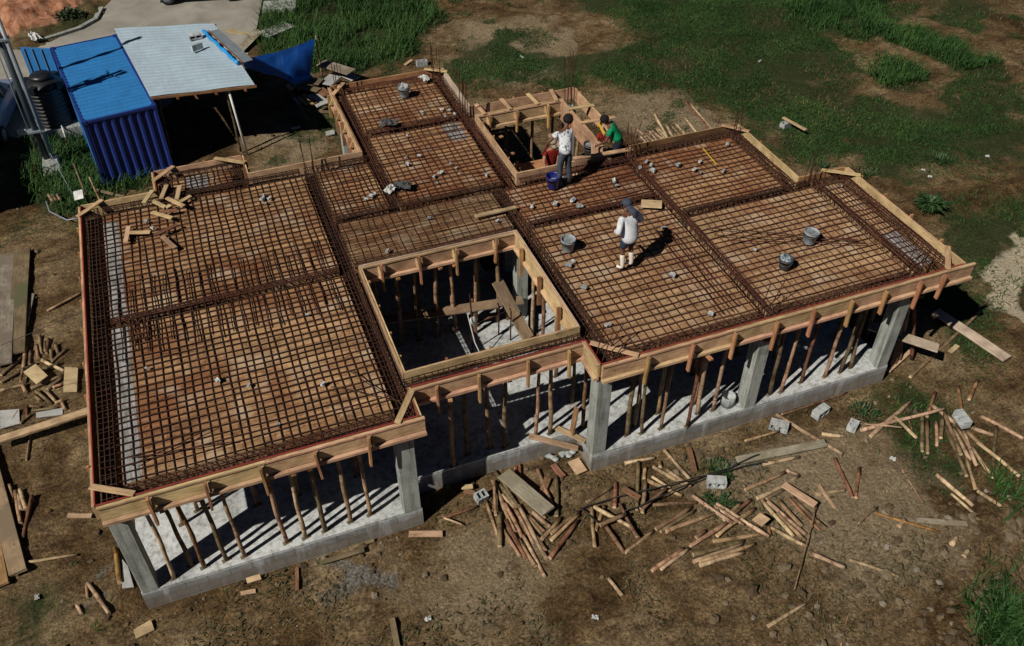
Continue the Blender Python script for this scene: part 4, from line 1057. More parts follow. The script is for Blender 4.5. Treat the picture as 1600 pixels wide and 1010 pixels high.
def ground_height(x, y):
    road = mask(x, y, [REG['road']], 0.4, 5, 0.0)
    flat = np.maximum(road, in_building(x, y, 0.1).astype(float))
    h = (fbm(x * 0.5, y * 0.5, 21, 3) - 0.5) * 0.16 + (fbm(x * 2.3, y * 2.3, 31, 3) - 0.5) * 0.07 + (fbm(x * 7, y * 7, 41, 2, 0.7) - 0.5) * 0.035
    rough = np.clip((fbm(x * 0.35, y * 0.35, 51, 2) - 0.45) * 5, 0, 1)
    front = np.clip((-1.2 - y) / 1.5, 0, 1) * np.clip((x - 7) / 3, 0, 1)
    ruts = (np.abs(fbm(x * 0.8 + y * 0.5, (y - 0.3 * x) * 3.2, 65, 3) - 0.5)) * 0.13 * np.clip((0.2 - y) / 1.0, 0, 1) + (np.maximum(fbm(x * 3.1, y * 3.1, 67, 2), 0.55) - 0.55) * 0.22 * (y < 1) * (fbm(x * 0.7, y * 0.7, 69, 2) > 0.45)
    h = h - ruts
    h = h + np.maximum(rough * 0.5, front) * (np.abs(fbm(x * 4.5, y * 4.5, 61, 3) - 0.5)) * 0.28
    clay = mask(x, y, REG['clay'], 0.9, 71, 0.4)
    h = h * (1 - flat) + clay * (0.5 + 0.7 * fbm(x * 0.9, y * 0.9, 81, 4)) 
    ridg = np.abs(fbm(x * 1.1 + 0.35 * y, y * 0.4, 83, 3) - 0.5)
    return h - clay * ridg * 0.9 - 0.035 - 0.03 * flat

def axis(a, b, step, far):
    core = np.arange(a, b + 1e-6, step)
    g = np.geomspace(step * 2, far, 22)
    return np.concatenate([a - g[::-1], core, b + g])

def build_ground():
    xs, ys = axis(-7.0, 34.0, 0.125, 500), axis(-8.0, 35.0, 0.125, 600)
    X, Y = np.meshgrid(xs, ys)
    x, y = X.ravel(), Y.ravel()
    z = ground_height(x, y)
    nx, ny = len(xs), len(ys)
    idx = np.arange(nx * ny).reshape(ny, nx)
    q = np.stack([idx[:-1, :-1].ravel(), idx[:-1, 1:].ravel(), idx[1:, 1:].ravel(), idx[1:, :-1].ravel()], 1)
    me = bpy.data.meshes.new('ground')
    me.vertices.add(len(x))
    me.vertices.foreach_set('co', np.stack([x, y, z], 1).ravel())
    me.loops.add(q.size)
    me.polygons.add(len(q))
    me.loops.foreach_set('vertex_index', q.ravel())
    me.polygons.foreach_set('loop_start', np.arange(0, q.size, 4))
    me.polygons.foreach_set('loop_total', np.full(len(q), 4))
    me.polygons.foreach_set('use_smooth', np.ones(len(q), bool))
    me.update()
    me.validate()
    gr = np.maximum(mask(x, y, REG['grass'], 0.7, 101), mask(x, y, REG['tall'], 0.4, 103))
    pat = np.clip((fbm(x * 0.8, y * 0.8, 111, 4) - 0.55) * 8, 0, 1)
    back = np.clip((y - 7) / 6, 0, 1) * (x > 4)
    far = np.clip(np.maximum((y - 24) / 6, (x - 27) / 6), 0, 1) * np.clip((fbm(x * 0.12, y * 0.12, 117, 4) - 0.4) * 5, 0, 1)
    gr = np.maximum(gr, far)
    gr = np.clip(gr * (0.55 + 0.6 * fbm(x * 1.3, y * 1.3, 113, 3)) + pat * 0.5 * back, 0, 1)
    att = dict(grass=gr, sand=mask(x, y, REG['sand'], 0.35, 121), gravel=mask(x, y, REG['gravel'], 0.4, 131), pale=mask(x, y, REG['pale'], 1.0, 141),
               clay=mask(x, y, REG['clay'], 0.5, 71, 0.4))
    for k, a in att.items():
        at = me.attributes.new(k, 'FLOAT', 'POINT')
        at.data.foreach_set('value', a.astype(np.float32))
    m, nt, b = new_mat('bare_earth')
    tc = N(nt, "ShaderNodeTexCoord").outputs["Object"]
    n1 = noise(nt, tc, 0.45, 6, 0.62, 0.6)
    n2 = noise(nt, tc, 2.6, 6, 0.68, 0.3)
    n3 = noise(nt, tc, 17, 5, 0.72)
    c = ramp(nt, n1, [(0.34, (0.06, 0.037, 0.016)), (0.44, (0.115, 0.075, 0.036)), (0.54, (0.17, 0.12, 0.065)), (0.66, (0.235, 0.178, 0.105))])
    c = mix(nt, 0.85, c, ramp(nt, n2, [(0.33, (0.5, 0.46, 0.43)), (0.52, (1.0, 0.98, 0.96)), (0.68, (1.35, 1.35, 1.3))]), 'MULTIPLY')
    c = mix(nt, 0.9, c, ramp(nt, n3, [(0.36, (0.42, 0.41, 0.4)), (0.52, (1, 1, 1)), (0.66, (1.65, 1.63, 1.6))]), 'MULTIPLY')
    n5 = noise(nt, tc, 48, 3, 0.7)
    c = mix(nt, 0.7, c, ramp(nt, n5, [(0.36, (0.5, 0.48, 0.46)), (0.5, (1, 1, 1)), (0.66, (1.55, 1.5, 1.45))]), 'MULTIPLY')
    n6 = noise(nt, mapping(nt, tc, (0.8, 2.6, 1)), 1.7, 5, 0.65, 1.2)
    c = mix(nt, 0.75, c, ramp(nt, n6, [(0.34, (0.5, 0.47, 0.44)), (0.5, (1, 1, 1)), (0.64, (1.3, 1.28, 1.22))]), 'MULTIPLY')
    def attr(k):
        a = N(nt, "ShaderNodeAttribute")
        a.attribute_name = k
        return a.outputs["Fac"]
    def sharp(a, lo=0.3, hi=0.7, src=n2, k=0.6):
        ad = N(nt, "ShaderNodeMath", operation='MULTIPLY_ADD')
        nt.links.new(src, ad.inputs[0])
        ad.inputs[1].default_value = k
        sb = N(nt, "ShaderNodeMath", operation='SUBTRACT')
        nt.links.new(a, sb.inputs[0])
        sb.inputs[1].default_value = k * 0.5
        nt.links.new(sb.outputs[0], ad.inputs[2])
        mr = N(nt, "ShaderNodeMapRange", interpolation_type='SMOOTHSTEP')
        mr.inputs[1].default_value = lo
        mr.inputs[2].default_value = hi
        nt.links.new(ad.outputs[0], mr.inputs[0])
        return mr.outputs[0]
    def layer(c, a, stops, src, amt=1.0, **kw):
        col = ramp(nt, src, stops)
        f = sharp(attr(a), **kw)
        if amt < 1:
            mu = N(nt, "ShaderNodeMath", operation='MULTIPLY')
            nt.links.new(f, mu.inputs[0])
            mu.inputs[1].default_value = amt
            f = mu.outputs[0]
        return mix(nt, f, c, col)
    c = layer(c, 'pale', [(0.36, (0.155, 0.115, 0.068)), (0.52, (0.26, 0.203, 0.128)), (0.68, (0.38, 0.31, 0.21))], n3, 0.8, lo=0.25, hi=0.85)
    c = layer(c, 'grass', [(0.36, (0.01, 0.021, 0.006)), (0.52, (0.023, 0.04, 0.012)), (0.68, (0.048, 0.06, 0.022))], n3, 0.9, lo=0.2, hi=0.75)
    c = layer(c, 'gravel', [(0.38, (0.07, 0.065, 0.055)), (0.5, (0.14, 0.14, 0.13)), (0.64, (0.26, 0.27, 0.265))], n3, 0.75)
    c = layer(c, 'sand', [(0.36, (0.32, 0.26, 0.175)), (0.52, (0.48, 0.41, 0.29)), (0.68, (0.6, 0.525, 0.4))], n3, 0.9, lo=0.3, hi=0.65)
    c = layer(c, 'clay', [(0.33, (0.2, 0.075, 0.035)), (0.5, (0.4, 0.185, 0.105)), (0.66, (0.52, 0.28, 0.18))], n2, 1.0, lo=0.25, hi=0.6)
    nt.links.new(c, b.inputs["Base Color"])
    b.inputs["Roughness"].default_value = 0.95
    b.inputs["Specular IOR Level"].default_value = 0.1
    n4 = noise(nt, tc, 9, 7, 0.75)
    bump(nt, b, n4, 1.0, 0.09)
    me.materials.append(m)
    o = link('ground', me)
    tag(o, 'bare brown earth around the building site', 'ground', kind='structure')

build_ground()

# road, kerbs
def road():
    bm = bmesh.new()
    pts = REG['road']
    vs = [bm.verts.new((px, py, 0.012)) for px, py in pts]
    bm.faces.new(vs)
    bmesh.ops.recalc_face_normals(bm, faces=bm.faces)
    if bm.faces[0].normal.z < 0 if hasattr(bm.faces, 'ensure_lookup_table') and (bm.faces.ensure_lookup_table() or True) else False:
        bmesh.ops.reverse_faces(bm, faces=bm.faces)
    me = bpy.data.meshes.new('road')
    bm.to_mesh(me)
    me.materials.append(grainy('road_concrete', [(0.36, (0.16, 0.145, 0.115)), (0.52, (0.25, 0.235, 0.2)), (0.68, (0.33, 0.315, 0.275))], 0.7, 0.95, 0.4, fine=22, amount=0))
    tag(link('road', me), 'pale concrete road curving past the blue container', 'road', kind='structure')
    k = MB()
    path = [(-5.3, 26.85)] + list(REG['road'][1:6])
    for a, b_ in zip(path, path[1:]):
        a, b_ = Vector((*a, 0)), Vector((*b_, 0))
        d = (b_ - a).normalized()
        n = Vector((-d.y, d.x, 0)) * 0.09
        v = [a - n, b_ - n, b_ + n, a + n]
        k.add([(p.x, p.y, -0.02) for p in v] + [(p.x, p.y, 0.12) for p in v], [(0, 3, 2, 1), (4, 5, 6, 7), (0, 1, 5, 4), (1, 2, 6, 5), (2, 3, 7, 6), (3, 0, 4, 7)])
    tag(link('kerb', k.mesh('kerb', M['concrete'])), 'curved concrete kerb between road and orange clay heap', 'kerb', kind='structure')
road()

# ------------------------------------------------------------------ grass: masses nobody could count
def blades(name, label, x, y, length, width, lean, cols, rng, zoff=0.0, droop=0.5):
    n = len(x)
    z = ground_height(x, y) + zoff
    az = rng.uniform(0, 2 * math.pi, n)
    L = length * rng.uniform(0.55, 1.25, n)
    w = width * rng.uniform(0.7, 1.3, n)
    ln = lean * rng.uniform(0.3, 1.5, n)
    dx, dy = np.cos(az), np.sin(az)
    sx, sy = -dy, dx
    def P(t, s):
        out = t * ln + droop * t * t * ln
        return np.stack([x + dx * out * L + sx * s * w, y + dy * out * L + sy * s * w, z + L * (t - 0.35 * droop * t * t)], 1)
    pts = np.stack([P(0, -0.5), P(0, 0.5), P(0.55, 0.42), P(0.55, -0.42), P(1.0, 0.0)], 1)
    co = pts.reshape(-1, 3)
    base = np.arange(n) * 5
    quads = np.stack([base, base + 1, base + 2, base + 3], 1)
    tris = np.stack([base + 3, base + 2, base + 4], 1)
    me = bpy.data.meshes.new(name)
    me.vertices.add(len(co))
    me.vertices.foreach_set('co', co.ravel())
    loops = np.concatenate([quads.ravel(), tris.ravel()])
    me.loops.add(len(loops))
    me.loops.foreach_set('vertex_index', loops)
    me.polygons.add(2 * n)
    me.polygons.foreach_set('loop_start', np.concatenate([np.arange(n) * 4, 4 * n + np.arange(n) * 3]))
    me.polygons.foreach_set('loop_total', np.concatenate([np.full(n, 4), np.full(n, 3)]))
    me.update()
    tone = np.repeat(np.clip(fbm(x * 0.7, y * 0.7, 7, 3) * 0.7 + rng.uniform(0, 0.5, n) - 0.1, 0, 1), 5)
    at = me.attributes.new('tone', 'FLOAT', 'POINT')
    at.data.foreach_set('value', tone.astype(np.float32))
    m, nt, b = new_mat(name)
    a = N(nt, "ShaderNodeAttribute")
    a.attribute_name = 'tone'
    c = ramp(nt, a.outputs["Fac"], [(0.1, cols[0]), (0.45, cols[1]), (0.85, cols[2])])
    nt.links.new(c, b.inputs["Base Color"])
    b.inputs["Roughness"].default_value = 0.7
    b.inputs["Specular IOR Level"].default_value = 0.2
    me.materials.append(m)
    return tag(link(name, me), label, 'grass', kind='stuff')

def scatter(rng, box, n, dens):
    x = rng.uniform(box[0], box[1], n)
    y = rng.uniform(box[2], box[3], n)
    k = dens(x, y)
    keep = (rng.uniform(0, 1, n) < k) & ~in_building(x, y, 0.12) & ~pip(x, y, REG['road']) & ~((x > 9.9) & (x < 17.9) & (y > 3.9) & (y < 10.5) & ((y < 7.1) | (x < 13.3)))
    return x[keep], y[keep]

def grass():
    rng = np.random.default_rng(4)
    for nm, lab, boxes, L in [('tall_grass', 'rank dark green grass around the edges of the site', [(5, 17, 20, 36, 48000), (18, 40, 12, 32, 170000), (13, 18, -8, 0, 30000), (-3.6, 1.6, 14, 20, 9000)], 0.42)]:
        X, Y = [], []
        for (a, b_, c, d, n) in boxes:
            x, y = scatter(rng, (a, b_, c, d), n, lambda x, y: mask(x, y, REG['tall'], 0.3, 103, 0.8) * np.clip((fbm(x * 1.1, y * 1.1, 15, 3) - 0.28) * 3, 0.1, 1))
            X.append(x); Y.append(y)
        x, y = np.concatenate(X), np.concatenate(Y)
        blades(nm, lab, x, y, L, 0.026, 0.6, [(0.007, 0.026, 0.005), (0.019, 0.058, 0.011), (0.048, 0.105, 0.022)], rng)
    X, Y = [], []
    for (a, b_, c, d, n) in [(8, 40, 8, 32, 620000), (14, 26, -4, 8, 60000), (-4.5, 0, -6, 2, 14000), (-3.6, 5, 13, 20, 24000), (4, 9, 12, 22, 16000)]:
        def dens(x, y):
            pat = np.clip((fbm(x * 0.8, y * 0.8, 111, 4) - 0.57) * 9, 0, 1) * np.clip((y - 7) / 6, 0, 1)
            return np.clip(mask(x, y, REG['grass'], 0.8, 101) * np.clip((fbm(x * 0.55, y * 0.55, 115, 4) - 0.4) * 5.0, 0, 1) * 0.75 + pat * 0.3, 0, 1)
        x, y = scatter(rng, (a, b_, c, d), n, dens)
        X.append(x); Y.append(y)
    x, y = np.concatenate(X), np.concatenate(Y)
    blades('short_grass', 'short patchy green grass over the back and right of the site', x, y, 0.085, 0.02, 1.0, [(0.007, 0.026, 0.005), (0.02, 0.055, 0.011), (0.05, 0.1, 0.022)], rng)
    x, y = scatter(rng, (6, 40, 10, 34), 110000, lambda x, y: np.clip((fbm(x * 0.6, y * 0.6, 215, 3) - 0.42) * 4, 0, 1) * 0.6 * np.clip((x - 8) / 10 + 0.2, 0, 1))
    blades('dry_grass', 'dry brownish grass on the far right of the site', x, y, 0.09, 0.02, 1.0, [(0.05, 0.032, 0.015), (0.1, 0.068, 0.033), (0.17, 0.125, 0.065)], rng)
    x, y = scatter(rng, (-4, 20, -6, 1.0), 60000, lambda x, y: np.clip((fbm(x * 0.9, y * 0.9, 315, 4) - 0.53) * 5, 0, 1) * 0.5)
    blades('sparse_weeds', 'sparse low weeds in the trodden earth before the building', x, y, 0.07, 0.025, 1.0, [(0.03, 0.03, 0.01), (0.06, 0.055, 0.022), (0.1, 0.085, 0.04)], rng)
grass()

def loose_stones():
    rng = RNG
    mb = MB()
    nr = np.random.default_rng(9)
    x = nr.uniform(-3.5, 19, 16000)
    y = nr.uniform(-6.5, 20, 16000)
    near = np.exp(-np.abs(y + 0.15) * 1.6) * (x > -0.5) * (x < 17) + 0.9 * mask(x, y, REG['gravel'], 0.5, 131) + 0.10 * (y < 0) + 0.6 * np.clip((-2.9 - y), 0, 1) * np.clip((x - 9) / 2, 0, 1) + 0.03
    keep = (nr.uniform(0, 1, 16000) < near) & ~in_building(x, y, 0.04)
    x, y = x[keep], y[keep]
    z = ground_height(x, y)
    for a, b_, c in zip(x, y, z):
        s = min(0.08, 0.014 + 0.015 * rng.expovariate(1.0)) * (1.9 if (b_ < -2.9 and a > 9.5) else 1)
        mb.ball((a, b_, c + s * 0.2), (s * rng.uniform(0.8, 1.4), s * rng.uniform(0.7, 1.2), s * 0.7), 6, 4, 0.28, rng)
    m, nt, b = new_mat('loose_stone')
    g = N(nt, "ShaderNodeNewGeometry")
    c = ramp(nt, g.outputs["Random Per Island"], [(0.1, (0.06, 0.038, 0.018)), (0.5, (0.1, 0.07, 0.036)), (0.9, (0.15, 0.115, 0.07)), (1.0, (0.2, 0.17, 0.13))])
    nt.links.new(c, b.inputs["Base Color"])
    b.inputs["Roughness"].default_value = 0.95
    o = link('loose_stones', mb.mesh('loose_stones', m))
    tag(o, 'loose stones and clods strewn over the earth', 'stones', kind='stuff')
loose_stones()

# ------------------------------------------------------------------ the unfinished concrete house
H, DECK, FLOOR = 3.2, 3.05, 0.462
def house():
    t = thing('unfinished_house', 'unfinished grey concrete ground floor with columns on a block plinth', 'building shell', (0, 0, 0))
    for (a, b, c, d) in SLABS:
        link('plinth', MB().box(a + 0.002, b - 0.002, c, d, -0.15, 0.40).mesh('plinth', M['plinth']), t)
        s = MB().box(a + 0.004, b - 0.004, c + 0.006, d - 0.006, 0.40, FLOOR)
        link('floor_slab', s.mesh('floor_slab', M['slab']), t)
    cols = [(0.02, 0.32, 0.05, 0.35, 0), (5.03, 5.38, 0.05, 0.35, 0), (9.13, 9.45, 0.06, 0.38, 1), (12.83, 13.13, 0.06, 0.38, 1), (16.4, 16.7, 0.06, 0.38, 1),
            (0.03, 0.33, 4.65, 4.95, 0), (5.2, 5.5, 4.68, 4.98, 0), (9.22, 9.52, 4.7, 5.0, 0), (0.03, 0.33, 8.85, 9.15, 0), (5.2, 5.5, 8.85, 9.15, 1),
            (6.82, 7.08, 9.9, 10.2, 0), (6.82, 7.08, 12.6, 12.88, 1), (9.68, 9.95, 12.6, 12.88, 1), (9.68, 9.95, 10.05, 10.35, 2), (12.9, 13.2, 6.48, 6.74, 3), (16.05, 16.3, 6.55, 6.74, 1), (16.42, 16.7, 3.85, 4.1, 1), (12.9, 13.2, 3.9, 4.2, 0),
            (12.8, 13.1, 10.05, 10.35, 2)]
    for i, (a, b, c, d, bars) in enumerate(cols):
        z0 = FLOOR if i < 18 else -0.1
        mb = MB().box(a, b, c, d, z0, 2.74)
        bm = bmesh.new()
        me = mb.mesh('column', M['concrete'])
        bm.from_mesh(me)
        bmesh.ops.bevel(bm, geom=[e for e in bm.edges if abs(e.verts[0].co.z - e.verts[1].co.z) > 1], offset=0.012, segments=1, affect='EDGES')
        bm.to_mesh(me); bm.free()
        col = link('column', me, t)
        if bars:
            top = {1: 3.95, 2: 4.25, 3: 3.9}[bars]
            for k, (px, py) in enumerate([(a + 0.05, c + 0.05), (b - 0.05, c + 0.05), (b - 0.05, d - 0.05), (a + 0.05, d - 0.05)] + ([((a + b) / 2, c + 0.05), ((a + b) / 2, d - 0.05)] if bars > 1 else [])):
                lean = (RNG.uniform(-0.05, 0.05), RNG.uniform(-0.05, 0.05))
                if bars == 3:
                    lean = (RNG.uniform(-0.25, 0.3), RNG.uniform(-0.2, 0.2))
                if 2 <= i <= 4:
                    lean = (0.28 + RNG.uniform(-0.15, 0.15), RNG.uniform(0.0, 0.2))
                tp = top + RNG.uniform(-0.15, 0.15) - (0.25 if 2 <= i <= 4 else 0)
                r_ = MB().tube([(px, py, 2.72), (px, py, 3.1), (px + lean[0], py + lean[1], tp)], 0.011, 6)
                link('starter_bar', r_.mesh('starter_bar', M['rebar'] if bars < 2 else M['rebar_red']), col)
    for (x0, x1, y0, y1) in [(0.34, 5.2, 9.0, 9.14), (5.5, 6.8, 9.0, 9.14), (9.6, 12.9, 6.5, 6.7), (13.2, 16.0, 6.52, 6.7), (16.5, 16.68, 4.2, 6.4), (0.06, 0.2, 5.0, 8.8)]:
        link('shade_wall', MB().box(x0, x1, y0, y1, FLOOR, 2.5).mesh('shade_wall', M['plinth']), t)  # walls added to hold back sky light and darken the rooms
    sp = MB()
    for k in range(16):
        s_ = RNG.uniform(0.04, 0.09)
        sp.ball((8.35 + 0.7 * RNG.random(), 0.72 - 0.14 * RNG.random(), 0.0), (s_, s_ * 0.8, s_ * 0.35), 7, 5, 0.3)
    tag(link('mortar_spill', sp.mesh('mortar_spill', M['block'], True)), 'pale mortar spilt in the corner beside the porch plinth', 'mortar')
house()

# ------------------------------------------------------------------ formwork: decks, soffits, edge boards
def formwork():
    t = thing('slab_formwork', 'pinewood slab formwork with plywood decks, edge boards and red lining', 'formwork', (0, 0, 2.74))
    decks = [(0.42, 5.15, 0.42, 4.62, 'deck'), (0.42, 5.15, 4.95, 8.82, 'deck'), (2.05, 3.5, 9.1, 9.85, 'deck'), (5.5, 6.8, 6.85, 8.85, 'deck'), (7.1, 9.65, 6.85, 10.05, 'deck'), (7.1, 9.65, 10.4, 12.6, 'deck'),
             (5.5, 9.25, 4.98, 6.5, 'deck_pale'), (9.6, 12.9, 5.05, 6.42, 'deck_red'), (9.6, 12.9, 0.42, 4.75, 'deck_pale'), (13.2, 16.0, 4.2, 6.65, 'deck'), (13.2, 16.62, 0.42, 3.88, 'deck_pale'), (16.95, 17.38, 0.42, 3.85, 'deck_pale')]
    for (a, b, c, d, m) in decks:
        link('deck_panel', MB().box(a, b, c, d, 2.56, DECK + RNG.uniform(-0.001, 0.001)).mesh('deck_panel', M[m]), t)
    for (a, b, c, d) in [(0.43, 0.74, 0.43, 4.6), (0.43, 0.74, 4.96, 8.5), (16.955, 17.37, 0.43, 1.7), (2.4, 2.9, 9.2, 9.8), (9.1, 9.55, 9.1, 10.0)]:
        link('form_sheet', MB().box(a, b, c, d, DECK, DECK + 0.004).mesh('form_sheet', M['steel_sheet']), t)
    sof = [(0.0, 0.42, 0.0, 9.2), (0.42, 5.15, 0.0, 0.42), (0.42, 5.15, 4.62, 4.95), (0.42, 5.15, 8.82, 9.2), (5.15, 5.5, 0.0, 9.2), (1.72, 2.05, 9.2, 10.13), (2.05, 3.5, 9.85, 10.13), (3.5, 3.83, 9.2, 10.13), (2.05, 3.5, 8.9, 9.1), (5.5, 6.8, 8.85, 9.2),
           (6.8, 7.1, 6.5, 12.95), (7.1, 10.03, 12.6, 12.95), (9.65, 10.03, 6.5, 12.6), (7.1, 9.65, 10.05, 10.4), (5.5, 6.8, 6.5, 6.85), (7.1, 9.65, 6.5, 6.85), (5.53, 9.2, 4.65, 4.98), (9.25, 9.6, 0.0, 6.5), (5.5, 9.25, 0.75, 1.14),
           (9.6, 12.9, 4.75, 5.05), (10.03, 12.9, 6.42, 6.8), (12.9, 13.2, 0.0, 6.95), (9.6, 12.9, 0.0, 0.42), (13.2, 16.62, 0.0, 0.42), (13.2, 16.62, 3.88, 4.2), (16.0, 16.37, 4.2, 6.97), (13.2, 16.0, 6.65, 6.97), (16.62, 16.95, 0.0, 4.14), (16.95, 17.38, 0.0, 0.42), (17.38, 17.75, 0.0, 4.14), (16.95, 17.38, 3.85, 4.14), (12.66, 13.1, 6.95, 10.38), (10.08, 12.66, 10.0, 10.38)]
    DEEP = {(0.42, 5.15, 4.62, 4.95), (7.1, 9.65, 10.05, 10.4), (5.5, 6.8, 6.5, 6.85), (7.1, 9.65, 6.5, 6.85), (6.8, 7.1, 6.5, 12.95), (9.6, 12.9, 4.75, 5.05), (12.9, 13.2, 0.0, 6.95), (13.2, 16.62, 3.88, 4.2), (16.62, 16.95, 0.0, 4.14), (0.42, 5.15, 8.82, 9.2), (5.5, 6.8, 8.85, 9.2), (12.66, 13.1, 6.95, 10.38)}
    for i, (a, b, c, d) in enumerate(sof):
        deep = (a, b, c, d) in DEEP
        link('beam_soffit', MB().box(a, b, c, d, 2.5 if deep else 2.745, (2.54 if deep else 2.78) + 0.0007 * i).mesh('beam_soffit', M['soffit']), t)

    def edge(p0, p1, nx, ny, lining='red_paint', face='pine', cleats=None, lip=True, z0=2.84, ext=0.0, inner_cleats=False):
        p0, p1 = Vector((*p0, 0)), Vector((*p1, 0))
        d = (p1 - p0).normalized()
        n = Vector((nx, ny, 0))
        L = (p1 - p0).length
        zc, hh = (z0 + H) / 2, H - z0
        wob = RNG.uniform(-0.008, 0.008)
        # lining, then board, then lip, from the inside out
        mw, l = frame(p0 + n * 0.011 + Vector((0, 0, zc + 0.006)), p1 + n * 0.011 + Vector((0, 0, zc + 0.006)), n)
        link('form_lining', bev_box(l, hh, 0.02, 0.002).mesh('form_lining', M['lining_old' if lining == 'red_paint' else lining]), t, mw)
        if lining == 'red_paint':
            mw, l = frame(p0 + n * 0.008 + Vector((0, 0, H - 0.012)), p1 + n * 0.008 + Vector((0, 0, H - 0.012)), n)
            link('red_edge', bev_box(l, 0.05 if n.y < 0 or n.x < 0 else 0.03, 0.023, 0.002).mesh('red_edge', M['red_paint']), t, mw)
        nb = max(1, round(L / 3.2))
        for k in range(nb):
            a, b = p0 + d * (L * k / nb + 0.003), p0 + d * (L * (k + 1) / nb - 0.003)
            if k == nb - 1:
                b = b + d * ext
            dz = RNG.uniform(-0.01, 0.006)
            mw, l = frame(a + n * 0.046 + Vector((0, 0, zc + dz)), b + n * 0.046 + Vector((0, 0, zc + dz)), n)
            link('edge_board', bev_box(l, hh - 0.02, 0.045, 0.006, 0.004).mesh('edge_board', M[face]), t, mw)
            if lip:
                mw, l = frame(a + n * 0.085 + Vector((0, 0, z0 - 0.035)), b + n * 0.085 + Vector((0, 0, z0 - 0.035)), n)
                link('ledger', bev_box(l, 0.075, 0.11, 0.006, 0.003).mesh('ledger', M['pine_lip']), t, mw)
                mw, l = frame(a + n * 0.08 + Vector((0, 0, H - 0.03)), b + n * 0.08 + Vector((0, 0, H - 0.03)), n)
                link('top_rail', bev_box(l, 0.05, 0.02, 0.004, 0.003).mesh('top_rail', M['pine_lip']), t, mw)
        for s in (cleats or []):
            q = p0 + d * s
            zb = (2.5 if lip else z0 - 0.12) + RNG.uniform(-0.08, 0.08)
            tilt = d * RNG.uniform(-0.04, 0.04)
            off = 0.165 if lip else 0.095
            mw, l = frame(q + n * off + Vector((0, 0, zb)) + tilt, q + n * off + Vector((0, 0, H - 0.01 + RNG.uniform(-0.03, 0.03))), d)
            link('cleat', bev_box(l, 0.09 if lip else 0.045, 0.045, 0.004, 0.004).mesh('cleat', M['pine_old']), t, mw)
            if lip:
                # short raking block holding the cleat to the board
                g = MB()
                w = 0.02
                a0, a1, a2 = q + n * 0.072 + d * 0.03, q + n * 0.072 + d * 0.03, q + n * 0.19 + d * 0.03
                pts = [a0 + Vector((0, 0, H - 0.07)), a1 + Vector((0, 0, 2.93)), a2 + Vector((0, 0, 2.93))]
                g.add([tuple(p) for p in pts] + [tuple(p + d * w * 2) for p in pts], [(0, 1, 2), (5, 4, 3), (0, 3, 4, 1), (1, 4, 5, 2), (2, 5, 3, 0)])
                link('gusset', g.mesh('gusset', M['pine']), t)
    def cl(L, step=0.93, s=0.9):
        out = []
        while s < L - 0.15:
            out.append(s + RNG.uniform(-0.06, 0.06)); s += step
        return out
    # front edges
    edge((0.0, 0.0), (5.5, 0.0), 0, -1, cleats=[0.8, 1.73, 2.64, 3.58, 4.54], ext=0.1)
    edge((5.5, 0.0), (5.5, 0.75), 1, 0, cleats=None, lip=False)
    edge((5.56, 0.75), (9.14, 0.75), 0, -1, cleats=[0.46, 1.3, 2.3, 3.16])
    edge((9.14, 0.75), (9.14, 0.02), -1, 0, cleats=None)
    edge((9.14, 0.02), (17.75, 0.02), 0, -1, cleats=[0.93, 1.9, 2.85, 3.83, 4.7, 5.64, 6.49, 7.39, 8.02], ext=0.28)
    # left, back and right edges
    edge((0.0, 9.2), (0.0, 0.0), -1, 0, cleats=cl(9.2), lip=False)
    edge((1.72, 9.2), (0.0, 9.2), 0, 1, lining='pine', cleats=cl(1.7), lip=False)
    edge((1.72, 10.13), (1.72, 9.2), -1, 0, lip=False)
    edge((3.83, 10.13), (1.72, 10.13), 0, 1, lining='pine', cleats=cl(2.1), lip=False)
    edge((3.83, 9.2), (3.83, 10.13), 1, 0, cleats=[0.3, 0.65], lip=False)
    edge((6.76, 9.2), (3.83, 9.2), 0, 1, lining='pine', cleats=cl(2.9), lip=False)
    edge((6.76, 12.95), (6.76, 9.2), -1, 0, lining='lining_old', cleats=cl(3.7, 0.8, 0.5), lip=True)
    edge((10.04, 12.95), (6.76, 12.95), 0, 1, lining='pine_old', lip=False)
    edge((10.04, 10.42), (10.04, 12.95), 1, 0, lining='pk', face='pk', lip=False)
    edge((16.39, 6.98), (13.2, 6.98), 0, 1, lining='lining_old', lip=False)
    edge((16.39, 4.16), (16.39, 6.98), 1, 0, lining='pine', cleats=cl(2.8), lip=False)
    edge((17.75, 4.16), (16.39, 4.16), 0, 1, lining='pine_old', lip=False)
    edge((17.75, 0.02), (17.75, 4.16), 1, 0, lining='pine', cleats=cl(4.1), lip=True)
    # courtyard opening (outside of the formwork is the opening)
    edge((9.2, 4.65), (5.53, 4.65), 0, -1, lining='pk', cleats=[0.55, 1.5, 2.35, 3.2])
    edge((9.2, 1.14), (9.2, 4.65), -1, 0, lining='pk', cleats=[0.7, 1.75, 2.8])
    edge((5.53, 1.14), (9.2, 1.14), 0, 1, lining='pine', cleats=[0.9, 1.8, 2.8], lip=False)
    edge((5.53, 4.65), (5.53, 1.14), 1, 0, lining='pine', cleats=[0.6, 1.4, 2.3, 3.0], lip=False)
    # stair well: inner frame and outer frame with spacers
    edge((12.62, 6.82), (10.04, 6.82), 0, 1, lining='pine', lip=False)
    edge((10.04, 6.82), (10.04, 9.95), 1, 0, lining='pine', cleats=[0.8, 1.9, 2.7], lip=False)
    edge((12.62, 9.95), (10.04, 9.95), 0, -1, lining='pine', cleats=[0.5, 1.4, 2.2], lip=True)
    edge((12.6, 6.82), (12.6, 9.95), -1, 0, lining='pine', cleats=[2.3], lip=False, z0=2.6)
    edge((13.15, 10.42), (10.04, 10.42), 0, 1, lining='pine', cleats=cl(3), lip=False)
    edge((13.15, 7.35), (13.15, 10.42), 1, 0, lining='pine', cleats=cl(3), lip=False)
